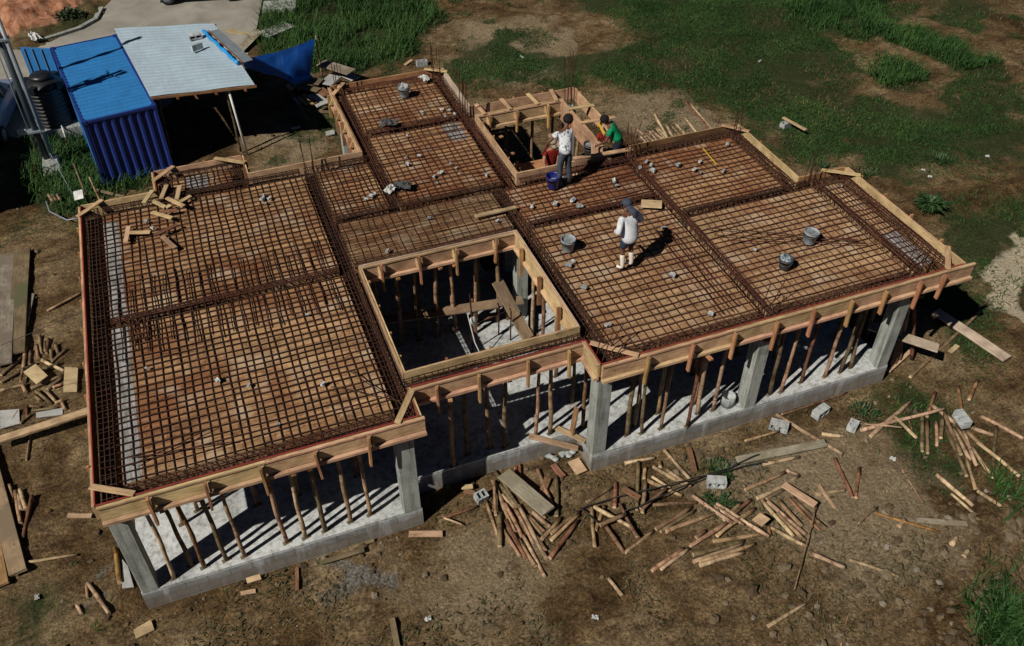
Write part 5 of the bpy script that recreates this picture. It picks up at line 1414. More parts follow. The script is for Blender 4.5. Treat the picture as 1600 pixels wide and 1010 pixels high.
    for (p0, p1) in [((10.3, 9.85, 3.225), (10.25, 10.5, 3.225)), ((11.05, 9.85, 3.225), (11.0, 10.5, 3.225)), ((11.85, 9.85, 3.225), (11.8, 10.5, 3.225)), ((12.5, 9.3, 3.225), (13.25, 9.25, 3.225)), ((12.5, 8.5, 3.225), (13.5, 8.45, 3.225)), ((12.4, 9.85, 3.225), (12.5, 10.5, 3.225))]:
        board('spacer_board', p0, p1, 0.11, 0.03, M['pine'], t)
    # boards nailed across the corners
    for (p0, p1) in [((-0.06, 0.42), (0.62, 0.0)), ((-0.08, 8.75), (0.48, 9.26)), ((1.68, 9.68), (2.2, 10.18)), ((3.2, 10.2), (3.88, 9.7)), ((9.18, 0.62), (9.9, -0.04)), ((5.1, -0.05), (5.56, 0.62)), ((15.95, 7.05), (16.45, 6.5)), ((17.1, 4.25), (17.85, 3.7)), ((17.3, -0.02), (17.85, 0.62)), ((9.55, 13.0), (10.12, 12.6)), ((6.7, 12.4), (7.15, 13.0))]:
        board('corner_brace', (*p0, 3.222), (*p1, 3.222), 0.12, 0.028, M['pine'], t, warp=0.004)
formwork()

# ------------------------------------------------------------------ reinforcement
def bar_meshes(m, n=5, r=0.0115):
    out = []
    for k in range(n):
        p1, p2, p3 = (RNG.uniform(0, 6) for _ in range(3))
        pts = [(i / 14 - 0.5, 0.010 * math.sin(7 * i / 14 + p1) + 0.006 * math.sin(19 * i / 14 + p2), 0.006 * math.sin(11 * i / 14 + p3)) for i in range(15)]
        mb = MB()
        # tube round X, kept round under length scaling
        v, f = [], []
        for x, y, z in pts:
            for j in range(6):
                a = math.pi * j / 3
                v.append((x, y + r * math.cos(a), z + r * math.sin(a)))
        for i in range(14):
            for j in range(6):
                j2 = (j + 1) % 6
                f.append((i * 6 + j, i * 6 + j2, (i + 1) * 6 + j2, (i + 1) * 6 + j))
        mb.add(v, f)
        out.append(mb.mesh('rebar', m, True))
    return out
BARS = bar_meshes(M['rebar'])
BARS_RED = bar_meshes(M['rebar_red'])
THIN = bar_meshes(M['rebar'], 4, 0.0065)
THICK = bar_meshes(M['rebar'], 4, 0.012)

def bar(parent, p0, p1, meshes, jit=0.012, name='rebar'):
    p0 = Vector(p0) + Vector((RNG.uniform(-jit, jit), RNG.uniform(-jit, jit), RNG.uniform(-jit, jit) * 0.4))
    p1 = Vector(p1) + Vector((RNG.uniform(-jit, jit), RNG.uniform(-jit, jit), RNG.uniform(-jit, jit) * 0.4))
    mw, l = frame(p0, p1)
    flip = RNG.choice((1, -1))
    mw = mw @ Matrix.Diagonal((l * flip, flip, 1, 1))
    return link(name, RNG.choice(meshes), parent, mw)

def mat_bay(label, x0, x1, y0, y1, sx, sy, z=3.067, ov=0.3, meshes=BARS, second=False, extra=()):
    t = thing('rebar_mat', label, 'rebar mat', ((x0 + x1) / 2, (y0 + y1) / 2, z), group='reinforcement mats on the deck')
    n = max(2, round((x1 - x0) / sx))
    for i in range(n + 1):
        x = x0 + (x1 - x0) * (i + 0.25) / (n + 0.5) + RNG.uniform(-0.02, 0.02)
        a, b = RNG.uniform(0.4, 1) * ov, RNG.uniform(0.4, 1) * ov
        bar(t, (x, y0 - a, z), (x + RNG.uniform(-0.03, 0.03), y1 + b, z), meshes)
    n = max(2, round((y1 - y0) / sy))
    for i in range(n + 1):
        y = y0 + (y1 - y0) * (i + 0.25) / (n + 0.5) + RNG.uniform(-0.02, 0.02)
        a, b = RNG.uniform(0.4, 1) * ov, RNG.uniform(0.4, 1) * ov
        bar(t, (x0 - a, y, z + 0.02), (x1 + b, y + RNG.uniform(-0.03, 0.03), z + 0.02), meshes)
    for (p0, p1) in extra:
        bar(t, p0, p1, meshes)
    return t

mat_bay('rusty rebar mat over the left front room, nearest the camera', 0.42, 5.15, 0.42, 4.62, 0.17, 0.175, extra=[((0.5, 0.9, 3.16), (2.3, 0.62, 3.16)), ((0.6, 0.7, 3.16), (2.0, 1.1, 3.16)), ((4.2, 1.3, 3.17), (5.3, 0.5, 3.17)), ((4.6, 1.6, 3.17), (5.35, 0.35, 3.17))])
mat_bay('rusty rebar mat over the left back room with board off-cuts on it', 0.42, 5.15, 4.95, 8.82, 0.17, 0.175)
mat_bay('small rebar mat over the projecting bay on the left back edge', 2.05, 3.5, 9.1, 9.85, 0.15, 0.15, ov=0.2)
mat_bay('rebar mat over the small middle bay beside the pale paper', 5.5, 6.8, 6.85, 8.85, 0.15, 0.15)
mat_bay('rebar mat left of the stair well with many spacer blocks', 7.1, 9.65, 6.85, 10.05, 0.18, 0.18, meshes=BARS_RED)
mat_bay('rebar mat over the rearmost room with a filled bucket on it', 7.1, 9.65, 10.4, 12.6, 0.18, 0.18, meshes=BARS_RED)
mat_bay('rebar mat of the corridor behind the courtyard, with close-laid bars', 5.5, 9.25, 4.98, 6.5, 0.2, 0.055, meshes=THIN)
mat_bay('rust-red rebar mat before the stair well under the bending worker', 9.6, 12.9, 5.05, 6.42, 0.18, 0.18, meshes=BARS_RED)
mat_bay('rebar mat under the worker in the plain white shirt', 9.6, 12.9, 0.42, 4.75, 0.19, 0.195, meshes=BARS_RED, extra=[((12.1, 0.5, 3.16), (12.15, 3.6, 3.16)), ((12.3, 0.5, 3.16), (12.35, 3.3, 3.16)), ((12.5, 0.6, 3.16), (12.5, 3.4, 3.16))])
mat_bay('rebar mat over the back right room with yellow tape on it', 13.2, 16.0, 4.2, 6.65, 0.19, 0.19, meshes=BARS_RED)
mat_bay('rebar mat over the right front room with two buckets on it', 13.2, 16.62, 0.42, 3.88, 0.19, 0.195, meshes=BARS_RED, extra=[((13.3, 3.2, 3.17), (16.2, 1.6, 3.17)), ((13.3, 2.9, 3.17), (16.3, 1.5, 3.17)), ((13.5, 2.6, 3.17), (16.3, 1.4, 3.17))])
mat_bay('narrow rebar mat over the strip at the far right edge', 16.95, 17.38, 0.42, 3.85, 0.12, 0.2, ov=0.15, meshes=BARS_RED)

def top_bars():
    t = thing('top_bars', 'thick dark top bars laid across the left room middle beam', 'top bars', (2.8, 4.8, 3.16))
    for i in range(19):
        x = 0.62 + i * 0.235 + RNG.uniform(-0.02, 0.02)
        a = RNG.uniform(0.9, 1.35)
        b = RNG.uniform(0.95, 1.4)
        bar(t, (x, 4.75 - a, 3.1), (x, 4.75 + b, 3.1), THICK, 0.006, name='top_bar')
    t = thing('top_bars', 'reddish doubled bars lying along the left room middle beam', 'top bars', (0.9, 4.5, 3.16))
    for i in range(6):
        bar(t, (0.78 + 0.07 * i, 3.95, 3.16), (0.78 + 0.07 * i, 4.55, 3.16), BARS_RED, name='top_bar')
top_bars()

def stirrup_mesh(w, h, m):
    mb = MB()
    r = 0.0075
    c = [(-w / 2, 0), (w / 2, 0), (w / 2, h), (-w / 2, h)]
    for i in range(4):
        a, b = c[i], c[(i + 1) % 4]
        mb.tube([(0, a[0], a[1]), (0, b[0], b[1])], r, 5)
    return mb.mesh('stirrup', m)

DEEPC = {'x': (4.64, 10.07, 6.52, 4.77, 3.9, 8.86), 'y': (6.82, 12.92, 16.65)}
def cage(label, axis_, c0, c1, s0, s1, red=False, step=0.14, z0=2.83, top=3.13):
    """beam cage between c0..c1 across and s0..s1 along"""
    m = M['rebar_red'] if red else M['rebar']
    if any(abs(c0 - q) < 0.05 for q in DEEPC.get(axis_, ())):
        z0 = 2.6
    mid = (c0 + c1) / 2
    w = (c1 - c0) - 0.1
    loc = ((s0 + s1) / 2, mid, z0) if axis_ == 'x' else (mid, (s0 + s1) / 2, z0)
    t = thing('beam_cage', label, 'rebar cage', loc, group='reinforcement cages in the beam trenches')
    def P(s, c, z):
        return (s, c, z) if axis_ == 'x' else (c, s, z)
    for z in (z0 + 0.012, top - 0.012):
        for c in ((mid - w / 2 + 0.015, mid, mid + w / 2 - 0.015) if z < 3 else (mid - w / 2 + 0.015, mid - w * 0.17, mid + w * 0.17, mid + w / 2 - 0.015)):
            bar(t, P(s0, c, z), P(s1, c, z), BARS_RED if red else BARS, 0.006, 'long_bar')
    st = stirrup_mesh(w, top - z0, m)
    n = min(95, int((s1 - s0) / step))
    for i in range(n + 1):
        s = s0 + 0.04 + (s1 - s0 - 0.08) * i / n + RNG.uniform(-0.015, 0.015)
        rot = Matrix.Rotation((0 if axis_ == 'x' else math.pi / 2) + RNG.uniform(-0.08, 0.08), 4, 'Z')
        link('stirrup', st, t, Matrix.Translation(P(s, mid, z0)) @ rot @ Matrix.Rotation(RNG.uniform(-0.08, 0.08), 4, 'Y'))
cage('dark rebar cage along the shaded left edge of the deck', 'y', 0.03, 0.4, 0.1, 9.1)
cage('rebar cage along the left front edge', 'x', 0.03, 0.36, 0.45, 5.1, True)
cage('reddish rebar cage across the middle of the left rooms', 'x', 4.64, 4.93, 0.45, 5.12, True)
cage('rebar cage along the left back edge below the off-cuts', 'x', 8.86, 9.15, 0.45, 5.1)
cage('long dark rebar cage between the left rooms and the courtyard', 'y', 5.17, 5.48, 0.1, 9.1)
cage('short rebar cage on the left of the projecting back bay', 'y', 1.76, 2.03, 9.2, 10.08)
cage('short rebar cage on the right of the projecting back bay', 'y', 3.52, 3.79, 9.2, 10.08)
cage('short rebar cage along the back of the projecting bay', 'x', 9.86, 10.09, 2.05, 3.5)
cage('rebar cage at the back of the small middle bay', 'x', 8.88, 9.16, 5.5, 6.8)
cage('rebar cage down the left of the rear wing', 'y', 6.82, 7.08, 6.9, 12.85, True)
cage('rebar cage along the rearmost edge of the deck', 'x', 12.63, 12.9, 7.1, 9.65, True)
cage('rebar cage between the rear wing and the stair well', 'y', 9.67, 9.98, 6.9, 12.85, True)
cage('rust-red rebar cage across the middle of the rear wing', 'x', 10.07, 10.38, 7.1, 9.65, True)
cage('rebar cage along the back of the corridor', 'x', 6.52, 6.83, 5.5, 9.65)
cage('rebar cage along the back of the courtyard', 'x', 4.67, 4.96, 5.55, 9.2, True)
cage('dark rebar cage down the right of the courtyard', 'y', 9.27, 9.58, 0.1, 6.5)
cage('shallow rebar cage in the gap before the courtyard', 'x', 0.8, 1.11, 5.5, 9.15, False, 0.13)
cage('rust-red rebar cage behind the worker in plain white', 'x', 4.77, 5.03, 9.6, 12.9, True)
cage('rebar cage before the stair well', 'x', 6.45, 6.78, 10.05, 12.9, True)
cage('rebar cage down the middle of the right half', 'y', 12.92, 13.18, 0.1, 6.9, True)
cage('rebar cage along the right front edge, left of the middle', 'x', 0.06, 0.38, 9.6, 12.9, True)
cage('rebar cage along the right front edge, right of the middle', 'x', 0.06, 0.38, 13.2, 16.6, True)
cage('rebar cage between the back right and right front rooms', 'x', 3.9, 4.18, 13.2, 16.6)
cage('rebar cage along the right side of the back right room', 'y', 16.03, 16.34, 4.2, 6.95, True)
cage('rebar cage along the back of the back right room', 'x', 6.67, 6.94, 13.2, 16.0)
cage('rebar cage left of the far right strip', 'y', 16.65, 16.93, 0.1, 4.1, True)
cage('rebar cage along the far right edge of the deck', 'y', 17.41, 17.7, 0.1, 4.1, True)
cage('short rebar cage at the back of the far right strip', 'x', 3.87, 4.1, 16.95, 17.4)

# ------------------------------------------------------------------ props under the deck
def prop(x, y, label, group, top=2.74, kind=None, lean=0.06, head=True, z0=FLOOR):
    t = thing('timber_prop', label, 'timber prop', (x, y, z0), group=group)
    k = kind or RNG.choice(['pole_n', 'pole_n', 'pole_r', 'pole_o', 'pole_p', 'pole_n'])
    hx, hy = x + RNG.uniform(-lean, lean), y + RNG.uniform(-lean, lean) * 0.6
    pole('shaft', (x, y, z0 + 0.02), (hx, hy, top - 0.06), RNG.uniform(0.034, 0.047), M[k], t, 0.015)
    if head:
        a = RNG.uniform(-0.3, 0.3) + (0 if RNG.random() < 0.35 else math.pi / 2)
        dx, dy = 0.3 * math.cos(a), 0.3 * math.sin(a)
        board('prop_head', (hx - dx, hy - dy, top - 0.03), (hx + dx, hy + dy, top - 0.03), 0.09, 0.045, M['pine_old'], t)
    board('foot_wedge', (x - 0.08, y - 0.02, z0 + 0.01), (x + 0.08, y + 0.02, z0 + 0.01), 0.08, 0.018, M['gb'], t)
    return t
byb = {}
for x, y, k in PROPS:
    byb.setdefault(k, []).append((x, y))
REFS = {'left front bay': 'in the left front bay', 'porch bay': 'in the recessed porch bay', 'centre right bay': 'in the bay right of the corner column', 'right end bay': 'in the rightmost front bay'}
for k, l in byb.items():
    for i, (x, y) in enumerate(sorted(l)):
        kind = {('centre right bay', 3): 'pole_r', ('centre right bay', 2): 'pole_n', ('centre right bay', 4): 'pole_p', ('right end bay', 0): 'pole_o', ('right end bay', 4): 'pole_o', ('porch bay', 6): 'pole_r', ('left front bay', 3): 'pole_n'}.get((k, i))
        prop(x, y, f"round timber prop, {ORD[i]} from the left {REFS[k]}", 'front row of timber props', kind=kind)
for i, x in enumerate([6.3, 6.75, 7.2, 7.65, 8.2, 8.75]):
    prop(x, 4.78, f"round timber prop, {ORD[i]} from the left at the back of the courtyard", 'courtyard props', kind='pole_n')
for i, y in enumerate([1.6, 2.5, 3.3, 4.0]):
    prop(9.35, y, f"round timber prop, {ORD[i]} from the front on the courtyard's right side", 'courtyard props', kind='pole_r' if i == 1 else None)
dark = list(INNER_PROPS)
for x in np.arange(0.9, 16.4, 1.25):
    for y in (1.45, 2.8, 5.8):
        if 5.2 < x < 9.6 and y < 5.1: continue
        if y > 5 and not 5.4 < x < 9.3: continue
        dark.append((x + RNG.uniform(-0.3, 0.3), y + RNG.uniform(-0.25, 0.25)))
for x, y in [(7.3, 10), (7.6, 11.5), (8.6, 12.4), (7.0, 9.6), (7.05, 11.0), (9.8, 11.4), (5.4, 1.9), (5.4, 3.2), (5.3, 4.2)]:
    dark.append((x, y))
for x, y in dark:
    prop(x, y, 'timber prop standing in the deep shade under the deck', 'timber props in the deep shade under the deck', top=2.56)
for i, (x, y) in enumerate([(10.35, 10.15), (11.05, 10.2), (11.75, 10.15), (12.4, 10.2), (12.85, 9.4), (12.85, 8.5), (10.3, 9.3), (10.3, 8.4)]):
    t = prop(x, y, f"timber prop, {ORD[i]} going clockwise round the stair well's back", 'props round the stair well', kind='pole_n', z0=0.0)

# ------------------------------------------------------------------ poles, planks and sheets lying about
def gz(x, y):
    return float(ground_height(np.array([x]), np.array([y]))[0])
KIND = dict(p='pole_p', n='pole_n', r='pole_r', o='pole_o', y='pole_y')
for (x0, y0, z0, x1, y1, z1, r, k, lab, grp) in POLES:
    g0, g1 = gz(x0, y0) + 0.015, gz(x1, y1) + 0.015
    o = pole('round_pole', (x0, y0, z0 + g0 - r * 0.2), (x1, y1, z1 + g1 - r * 0.2), r * 0.8, M[KIND[k]], None, 0.008)
    tag(o, lab, 'pole', grp)
for (x0, y0, x1, y1, w, t, z, m, lab, cat) in PLANKS:
    o = board(cat.replace('-', '_').replace(' ', '_') if cat != 'off-cut' else 'wood_offcut', (x0, y0, z + gz(x0, y0) + t * 0.5), (x1, y1, z + gz(x1, y1) * 0.6 + t * 0.5 + RNG.uniform(-0.02, 0.02)), w, t, M[m], warp=0.008, ragged=0.01)
    tag(o, lab, cat)
for pts, z, m, lab, t in SHEETS:
    mb = MB()
    n = len(pts)
    c = sum((Vector((*p, 0)) for p in pts), Vector()) / n
    zz = z + gz(c.x, c.y)
    tilt = [RNG.uniform(-0.02, 0.03) for _ in pts]
    loc = [(p[0] - c.x, p[1] - c.y) for p in pts]
    a = sum(loc[i][0] * loc[(i + 1) % n][1] - loc[(i + 1) % n][0] * loc[i][1] for i in range(n))
    if a < 0:
        loc.reverse()
    mb.add([(x, y, k) for (x, y), k in zip(loc, tilt)] + [(x, y, k + t) for (x, y), k in zip(loc, tilt)], [tuple(range(n - 1, -1, -1)), tuple(range(n, 2 * n))] + [(i, (i + 1) % n, (i + 1) % n + n, i + n) for i in range(n)])
    tag(link('plywood_sheet', mb.mesh('plywood_sheet', M[m]), None, Matrix.Translation((c.x, c.y, zz))), lab, 'sheet')
OCL = ["short board lying across the back edge formwork of the left room", "short board farthest back, lying by the projecting bay", "short board lying end-on, rightmost of the off-cut pile", "board lying under the topmost off-cut of the pile",
       "board crossing under the pile towards the right", "palest board, lying on top of the off-cut pile", "stub of board nearly hidden in the off-cut pile", "reddish short board just in front of the off-cut pile", "pale short board in front of the reddish one",
       "short board lying end-on, leftmost of the off-cuts", "pale board touching the leftmost off-cut", "dark tilted board among the front off-cuts", "board nearest the camera among the off-cuts"]
for i, ((x0, y0, x1, y1), lab) in enumerate(zip(OFFCUTS, OCL)):
    z = 3.175 + 0.02 * (i % 3) + (0.05 if i == 5 else 0)
    if i == 0: z = 3.26
    o = board('wood_offcut', (x0, y0, z), (x1, y1, z + RNG.uniform(-0.005, 0.012)), 0.105, 0.035, M['rw' if i in (7, 11) else ('pw' if i not in (5, 8, 10) else 'pine')], warp=0.004)
    tag(o, lab, 'off-cut', 'board off-cuts on the left deck')
board_things = [((PORCH[0][0][0], PORCH[0][0][1], 0.56), PORCH[0][1], 0.14, 'pw', 'long pine board leaning on the porch plinth'), (PORCH[1][0], PORCH[1][1], 0.13, 'pw', 'shorter pine board behind the leaning porch board'),
                ((8.95, 0.72, 0.47), (9.03, 0.72, 1.3), 0.16, 'wo', 'orange board standing upright beside the corner column'),
                (AT['a'][0], AT['a'][1], 0.3, 'wp', 'long plank laid as a walkway across the courtyard'), (AT['b'][0], AT['b'][1], 0.32, 'wp', 'plank sloping down to the courtyard floor'),
                (MISC['plankF'][0], MISC['plankF'][1], 0.1, 'pw', 'slim board lying on the bars of the corridor'),
                ((11.6, 6.9, 3.24), (13.15, 6.75, 3.26), 0.12, 'pine', 'loose board on the stair well corner beside the green worker'),
                ((16.72, 0.95, 0.95), (17.78, -0.22, 0.88), 0.3, 'pk', 'pinkish plank jutting out past the rightmost column')]
for p0, p1, w, m, lab in board_things:
    tag(board('plank', p0, p1, w, 0.045, M[m], warp=0.006), lab, 'plank')
for i, (x0, y0, x1, y1) in enumerate([(17.15, 0.3, 17.2, 0.6), (17.3, 0.35, 17.5, 0.9), (17.5, 0.4, 17.3, 1.2), (17.8, 0.35, 17.45, 0.7), (17.25, 1.4, 17.4, 1.6)]):
    tag(pole('leaning_prop', (x0, y0, 0.02), (x1, y1, [2.7, 2.7, 2.7, 2.0, 2.7][i]), 0.045, M[['pole_n', 'pole_p', 'pole_n', 'pole_r', 'pole_n'][i]]), f"pole propping the right overhang, {ORD[i]} going away from the last column", 'timber prop', 'poles propping the right overhang')
tag(board('board', (17.0, 0.2, 0.03), (18.0, 0.6, 0.03), 0.1, 0.05, M['pw']), 'pale sill board on the ground under the leaning props', 'board')
# trestle and bars in the courtyard
t = thing('trestle', 'small red-brown timber trestle carrying the courtyard walkway', 'trestle', (8.4, 4.75, FLOOR))
for (a, b) in [((8.1, 4.55, FLOOR), (8.1, 4.55, 1.2)), ((9.0, 4.75, FLOOR), (9.0, 4.75, 1.2)), ((8.15, 4.95, FLOOR), (8.15, 4.95, 1.2))]:
    board('leg', a, b, 0.07, 0.07, M['rw'], t, (1, 0, 0))
board('top_rail', (8.05, 4.6, 1.16), (9.1, 4.75, 1.16), 0.08, 0.06, M['rw'], t)
board('brace', (8.1, 4.6, 0.75), (9.0, 4.75, 0.78), 0.06, 0.04, M['rw'], t)
for i, (x, y, z) in enumerate(AT['bars']):
    o = link('steel_rod', MB().tube([(x, y, z), (x + 0.02, y, z + 0.9), (x, y + 0.03, z + (1.75 if i in (0, 3, 4) else 1.0))], 0.018, 6).mesh('steel_rod', M['rebar']))
    tag(o, f"upright steel rod in the courtyard, {ORD[i]} from the left", 'steel rod', 'upright steel rods in the courtyard')
link_w = MB().tube([(7.95, 3.5, FLOOR + .01), (7.8, 3.7, 1.0), (7.72, 3.9, 1.7)], 0.014, 6)
tag(link('hanging_rope', link_w.mesh('hanging_rope', M['white_pipe'])), 'white cord hanging in the courtyard from a steel rod', 'cord')
tag(link('white_rag', MB().ball((7.86, 3.95, 1.45), (0.09, 0.05, 0.13), 10, 7, 0.12).mesh('white_rag', M['white_plastic'], True)), 'white rag hooked on the courtyard rod', 'rag')

# ------------------------------------------------------------------ hollow concrete blocks
def block(loc, rz, label, tilt=0.0, group=None, size=(0.4, 0.2, 0.2), name='concrete_block', up=True):
    l, w, h = size
    bm = bmesh.new()
    mb = MB()
    # ring of walls: two cells
    xs = [-l / 2, -l / 2 + 0.035, -0.018, 0.018, l / 2 - 0.035, l / 2]
    for (a, b, c, d) in [(xs[0], xs[5], -w / 2, -w / 2 + 0.035), (xs[0], xs[5], w / 2 - 0.035, w / 2), (xs[0], xs[1], -w / 2 + 0.035, w / 2 - 0.035), (xs[2], xs[3], -w / 2 + 0.035, w / 2 - 0.035), (xs[4], xs[5], -w / 2 + 0.035, w / 2 - 0.035)]:
        mb.box(a, b, c, d, -h / 2, h / 2)
    mw = Matrix.Translation(loc) @ Matrix.Rotation(rz, 4, 'Z') @ Matrix.Rotation(tilt, 4, 'X')
    bm.free()
    return tag(link(name, mb.mesh(name, M['block']), None, mw), label, 'concrete block', group)
for i, (x, y, z, lab) in enumerate(BLOCKS):
    rz = [0.3, -0.75, -0.45, 0.6, 1.4, 0.2, 0.0, 0.3][i]
    tl = [math.pi / 2, math.pi / 2, math.pi / 2, 0, math.pi / 2, 0.2, 0, 0][i]
    zz = z + gz(x, y) + (0.08 if i == 4 else 0.0)
    block((x, y, zz), rz, lab, tl, size=(0.25, 0.2, 0.2) if i in (3, 5) else (0.4, 0.2, 0.2))
block((MISC['rb1'][0], MISC['rb1'][1], 2.49), 0.1, 'hollow block lying flat on the pale shelter roof', math.pi / 2, size=(0.42, 0.15, 0.2))
block((MISC['rb2'][0], MISC['rb2'][1], 2.54), 0.5, 'dark block standing on edge on the pale shelter roof', 0.0, size=(0.38, 0.09, 0.2))
cnt = {}
for (x, y, where) in SPACERS:
    s = RNG.uniform(0.032, 0.055)
    m = MB()
    big = where in ('stair-front mat', 'back right bay mat', 'white-shirt worker mat') 
    s *= 1.35 if big else 1.0
    v = MB().box(-s, s, -s * 0.65, s * 0.65, -s * 0.4, s * 0.5)
    v.v = [(a * RNG.uniform(0.6, 1.25), b * RNG.uniform(0.6, 1.25), c * RNG.uniform(0.6, 1.2)) for a, b, c in v.v]
    mw = Matrix.Translation((x, y, 3.125 + s * 0.4)) @ Matrix.Rotation(RNG.uniform(0, 3), 4, 'Z') @ Matrix.Rotation(RNG.uniform(-0.4, 0.4), 4, 'X')
    cnt.setdefault(where, []).append((link('spacer_block', v.mesh('spacer_block', M['spacer']), None, mw), x))
for where, l in cnt.items():
    l.sort(key=lambda q: q[1])
    for i, (o, x) in enumerate(l):
        n = len(l)
        pos = 'leftmost' if i == 0 else ('rightmost' if i == n - 1 else ORD[i] + ' from the left')
        tag(o, f"pale concrete spacer lump, {pos} of those on the {where}", 'spacer', 'concrete spacer lumps on the mats')

# ------------------------------------------------------------------ buckets and small things on the deck
def bucket(loc, label, col, fill=None, fm='cement', r=0.16, h=0.3, tiltx=0.0, tilty=0.0, heap=0.0):
    t = thing('bucket', label, 'bucket', loc)
    base = Matrix.Translation(loc) @ Matrix.Rotation(tiltx, 4, 'X') @ Matrix.Rotation(tilty, 4, 'Y')
    b = MB().lathe([(r * 0.78, 0), (r * 0.8, 0.01), (r * 0.96, h * 0.8), (r * 1.03, h * 0.8), (r * 1.03, h * 0.86), (r * 0.99, h * 0.87), (r, h * 0.97), (r * 1.05, h * 0.97), (r * 1.05, h), (r * 0.96, h), (r * 0.92, h * 0.9), (r * 0.76, 0.02)], 28, cap=(True, True))
    link('shell', b.mesh('shell', M[col], True), t, base)
    if fill:
        f = MB().lathe([(r * 0.78, 0.05), (r * 0.9, h * fill), (r * 0.55, h * (fill + heap * 0.6)), (0.001, h * (fill + heap))], 20, cap=(True, False))
        if heap:
            for k in range(16):
                a, q = RNG.uniform(0, 6.28), RNG.uniform(0, r * 0.7)
                f.ball((q * math.cos(a), q * math.sin(a), h * (fill + heap * 0.7)), RNG.uniform(0.03, 0.06), 6, 4, 0.25)
        link('filling', f.mesh('filling', M[fm]), t, base)
    a = RNG.uniform(0, 3)
    pts = [(r * 1.04 * math.cos(a + math.pi * k / 10), r * 1.04 * math.sin(a + math.pi * k / 10), h * 0.9 - 0.1 * math.sin(math.pi * k / 10)) for k in range(11)]
    link('handle', MB().tube(pts, 0.006, 5).mesh('handle', M['dark_steel']), t, base)
    return t
bucket(BK[0], 'grey bucket heaped with pale rubble on the rearmost deck', 'grey_plastic', 0.86, 'spacer', heap=0.25)
bucket(BK[1], 'grey bucket half full of cement near the courtyard edge', 'grey_plastic', 0.75)
bucket(BK[2], 'tilted grey cement-stained bucket on the right front deck', 'grey_plastic', 0.85, tilty=0.12, r=0.165)
bucket(BK[3], 'dark bucket with mottled cement heaped in it', 'rust_spot', 0.9, 'mottled', heap=0.16, r=0.15, h=0.25)
bucket(BK[4], "dark blue bucket by the bending worker's feet", 'blue_plastic', 0.5, 'cement', r=0.17, h=0.32)
bucket(BK[6], 'dark grey bucket inside the stair well', 'rust_spot', 0.8, r=0.17)
t = thing('concrete_ring', 'pale concrete pipe ring standing on the floor by the middle column', 'pipe ring', BK[5])
link('ring', MB().lathe([(0.16, 0), (0.16, 0.27), (0.135, 0.275), (0.13, 0.02)], 28, cap=(True, True)).mesh('ring', M['block'], True), t, Matrix.Translation(BK[5]))
tag(board('plywood_offcut', (MISC['ply'][0] - 0.21, MISC['ply'][1] + 0.12, 3.17), (MISC['ply'][0] + 0.21, MISC['ply'][1] - 0.12, 3.19), 0.32, 0.02, M['pw']), 'square board off-cut lying behind the worker in plain white', 'off-cut')
tag(board('tape_strip', (*MISC['yellow'][0][:2], 3.165), (*MISC['yellow'][1][:2], 3.165), 0.025, 0.006, M['yellow']), 'yellow measuring tape stretched over the back right mat', 'tape')
def crumple(name, loc, size, m, label, cat, seed=0):
    r = random.Random(seed)
    mb = MB()
    n = 7
    v = []
    for i in range(n):
        for j in range(n):
            e = 1 - max(abs(i - 3), abs(j - 3)) / 3.0
            v.append(((i / (n - 1) - 0.5) * size[0] * r.uniform(0.8, 1.1), (j / (n - 1) - 0.5) * size[1] * r.uniform(0.8, 1.1), r.uniform(0, size[2]) + e * size[2] * 0.5))
    top = [(i * n + j, (i + 1) * n + j, (i + 1) * n + j + 1, i * n + j + 1) for i in range(n - 1) for j in range(n - 1)]
    nb = len(v)
    v += [(a, b, c - 0.012) for a, b, c in v]
    f = top + [tuple(q + nb for q in reversed(t_)) for t_ in top]
    mb.add(v, f)
    return tag(link(name, mb.mesh(name, m), None, Matrix.Translation(loc) @ Matrix.Rotation(r.uniform(0, 3), 4, 'Z')), label, cat)
crumple('paper_sack', (MISC['paper'][0], MISC['paper'][1], 3.17), (0.36, 0.22, 0.06), M['white_plastic'], 'pale paper sack lying by the small middle bay', 'sack', 3)
crumple('black_bag', (MISC['bag'][0], MISC['bag'][1], 3.17), (0.42, 0.3, 0.14), M['rust_spot'], 'black bag beside the pale paper sack', 'bag', 4)
crumple('dark_bag', (7.75, 10.35, 3.17), (0.5, 0.36, 0.14), M['rust_spot'], 'dark bag lying on the cage of the rear wing', 'bag', 14)
crumple('white_rag', (*MISC['rag'][:2], 3.17), (0.35, 0.25, 0.08), M['white_plastic'], 'white rag in the back corner of the rear wing', 'rag', 5)
crumple('white_sack', (-2.17, 27.05, 0.1), (0.8, 0.4, 0.22), M['white_plastic'], 'white sack dumped at the foot of the orange clay heap', 'sack', 6)
crumple('white_sack', (-2.55, 19.46, 0.05), (0.55, 0.35, 0.2), M['white_plastic'], 'white sack lying by the roadside beside the grey pole', 'sack', 7)
LL = ['white litter on the bare ground behind the rear wing', 'white plastic litter in the tall grass at the upper right', 'white litter on the back lawn right of the dirt patch', 'white scrap in the shadowed lawn at the far right', 'small white scrap right of the far right edge', 'white scrap beside the lone weed clump', 'white scrap by the thin curved twig', 'white lump in the lower left grass', 'orange-pink lump on the front clearing', 'pale lump at the bottom edge of the clearing']
for i, (x, y, z) in enumerate(MISC['litter']):
    crumple('litter', (x, y, gz(x, y) + 0.02), (0.13 if i else 0.2, 0.09, 0.04), M['white_plastic'], LL[i], 'litter', 20 + i)
for i, (x, y, z) in enumerate(MISC['stump']):
    tag(pole('wood_chunk', (x - 0.1, y - 0.04, 0.06), (x + 0.1, y + 0.06, 0.06), 0.05, M['pole_p']), ['pale wood chunk just below the yellowish bamboo pole', 'pale wood chunk right of the half-buried plank', 'pale wood chunk farthest right in the front clearing'][i], 'wood chunk')

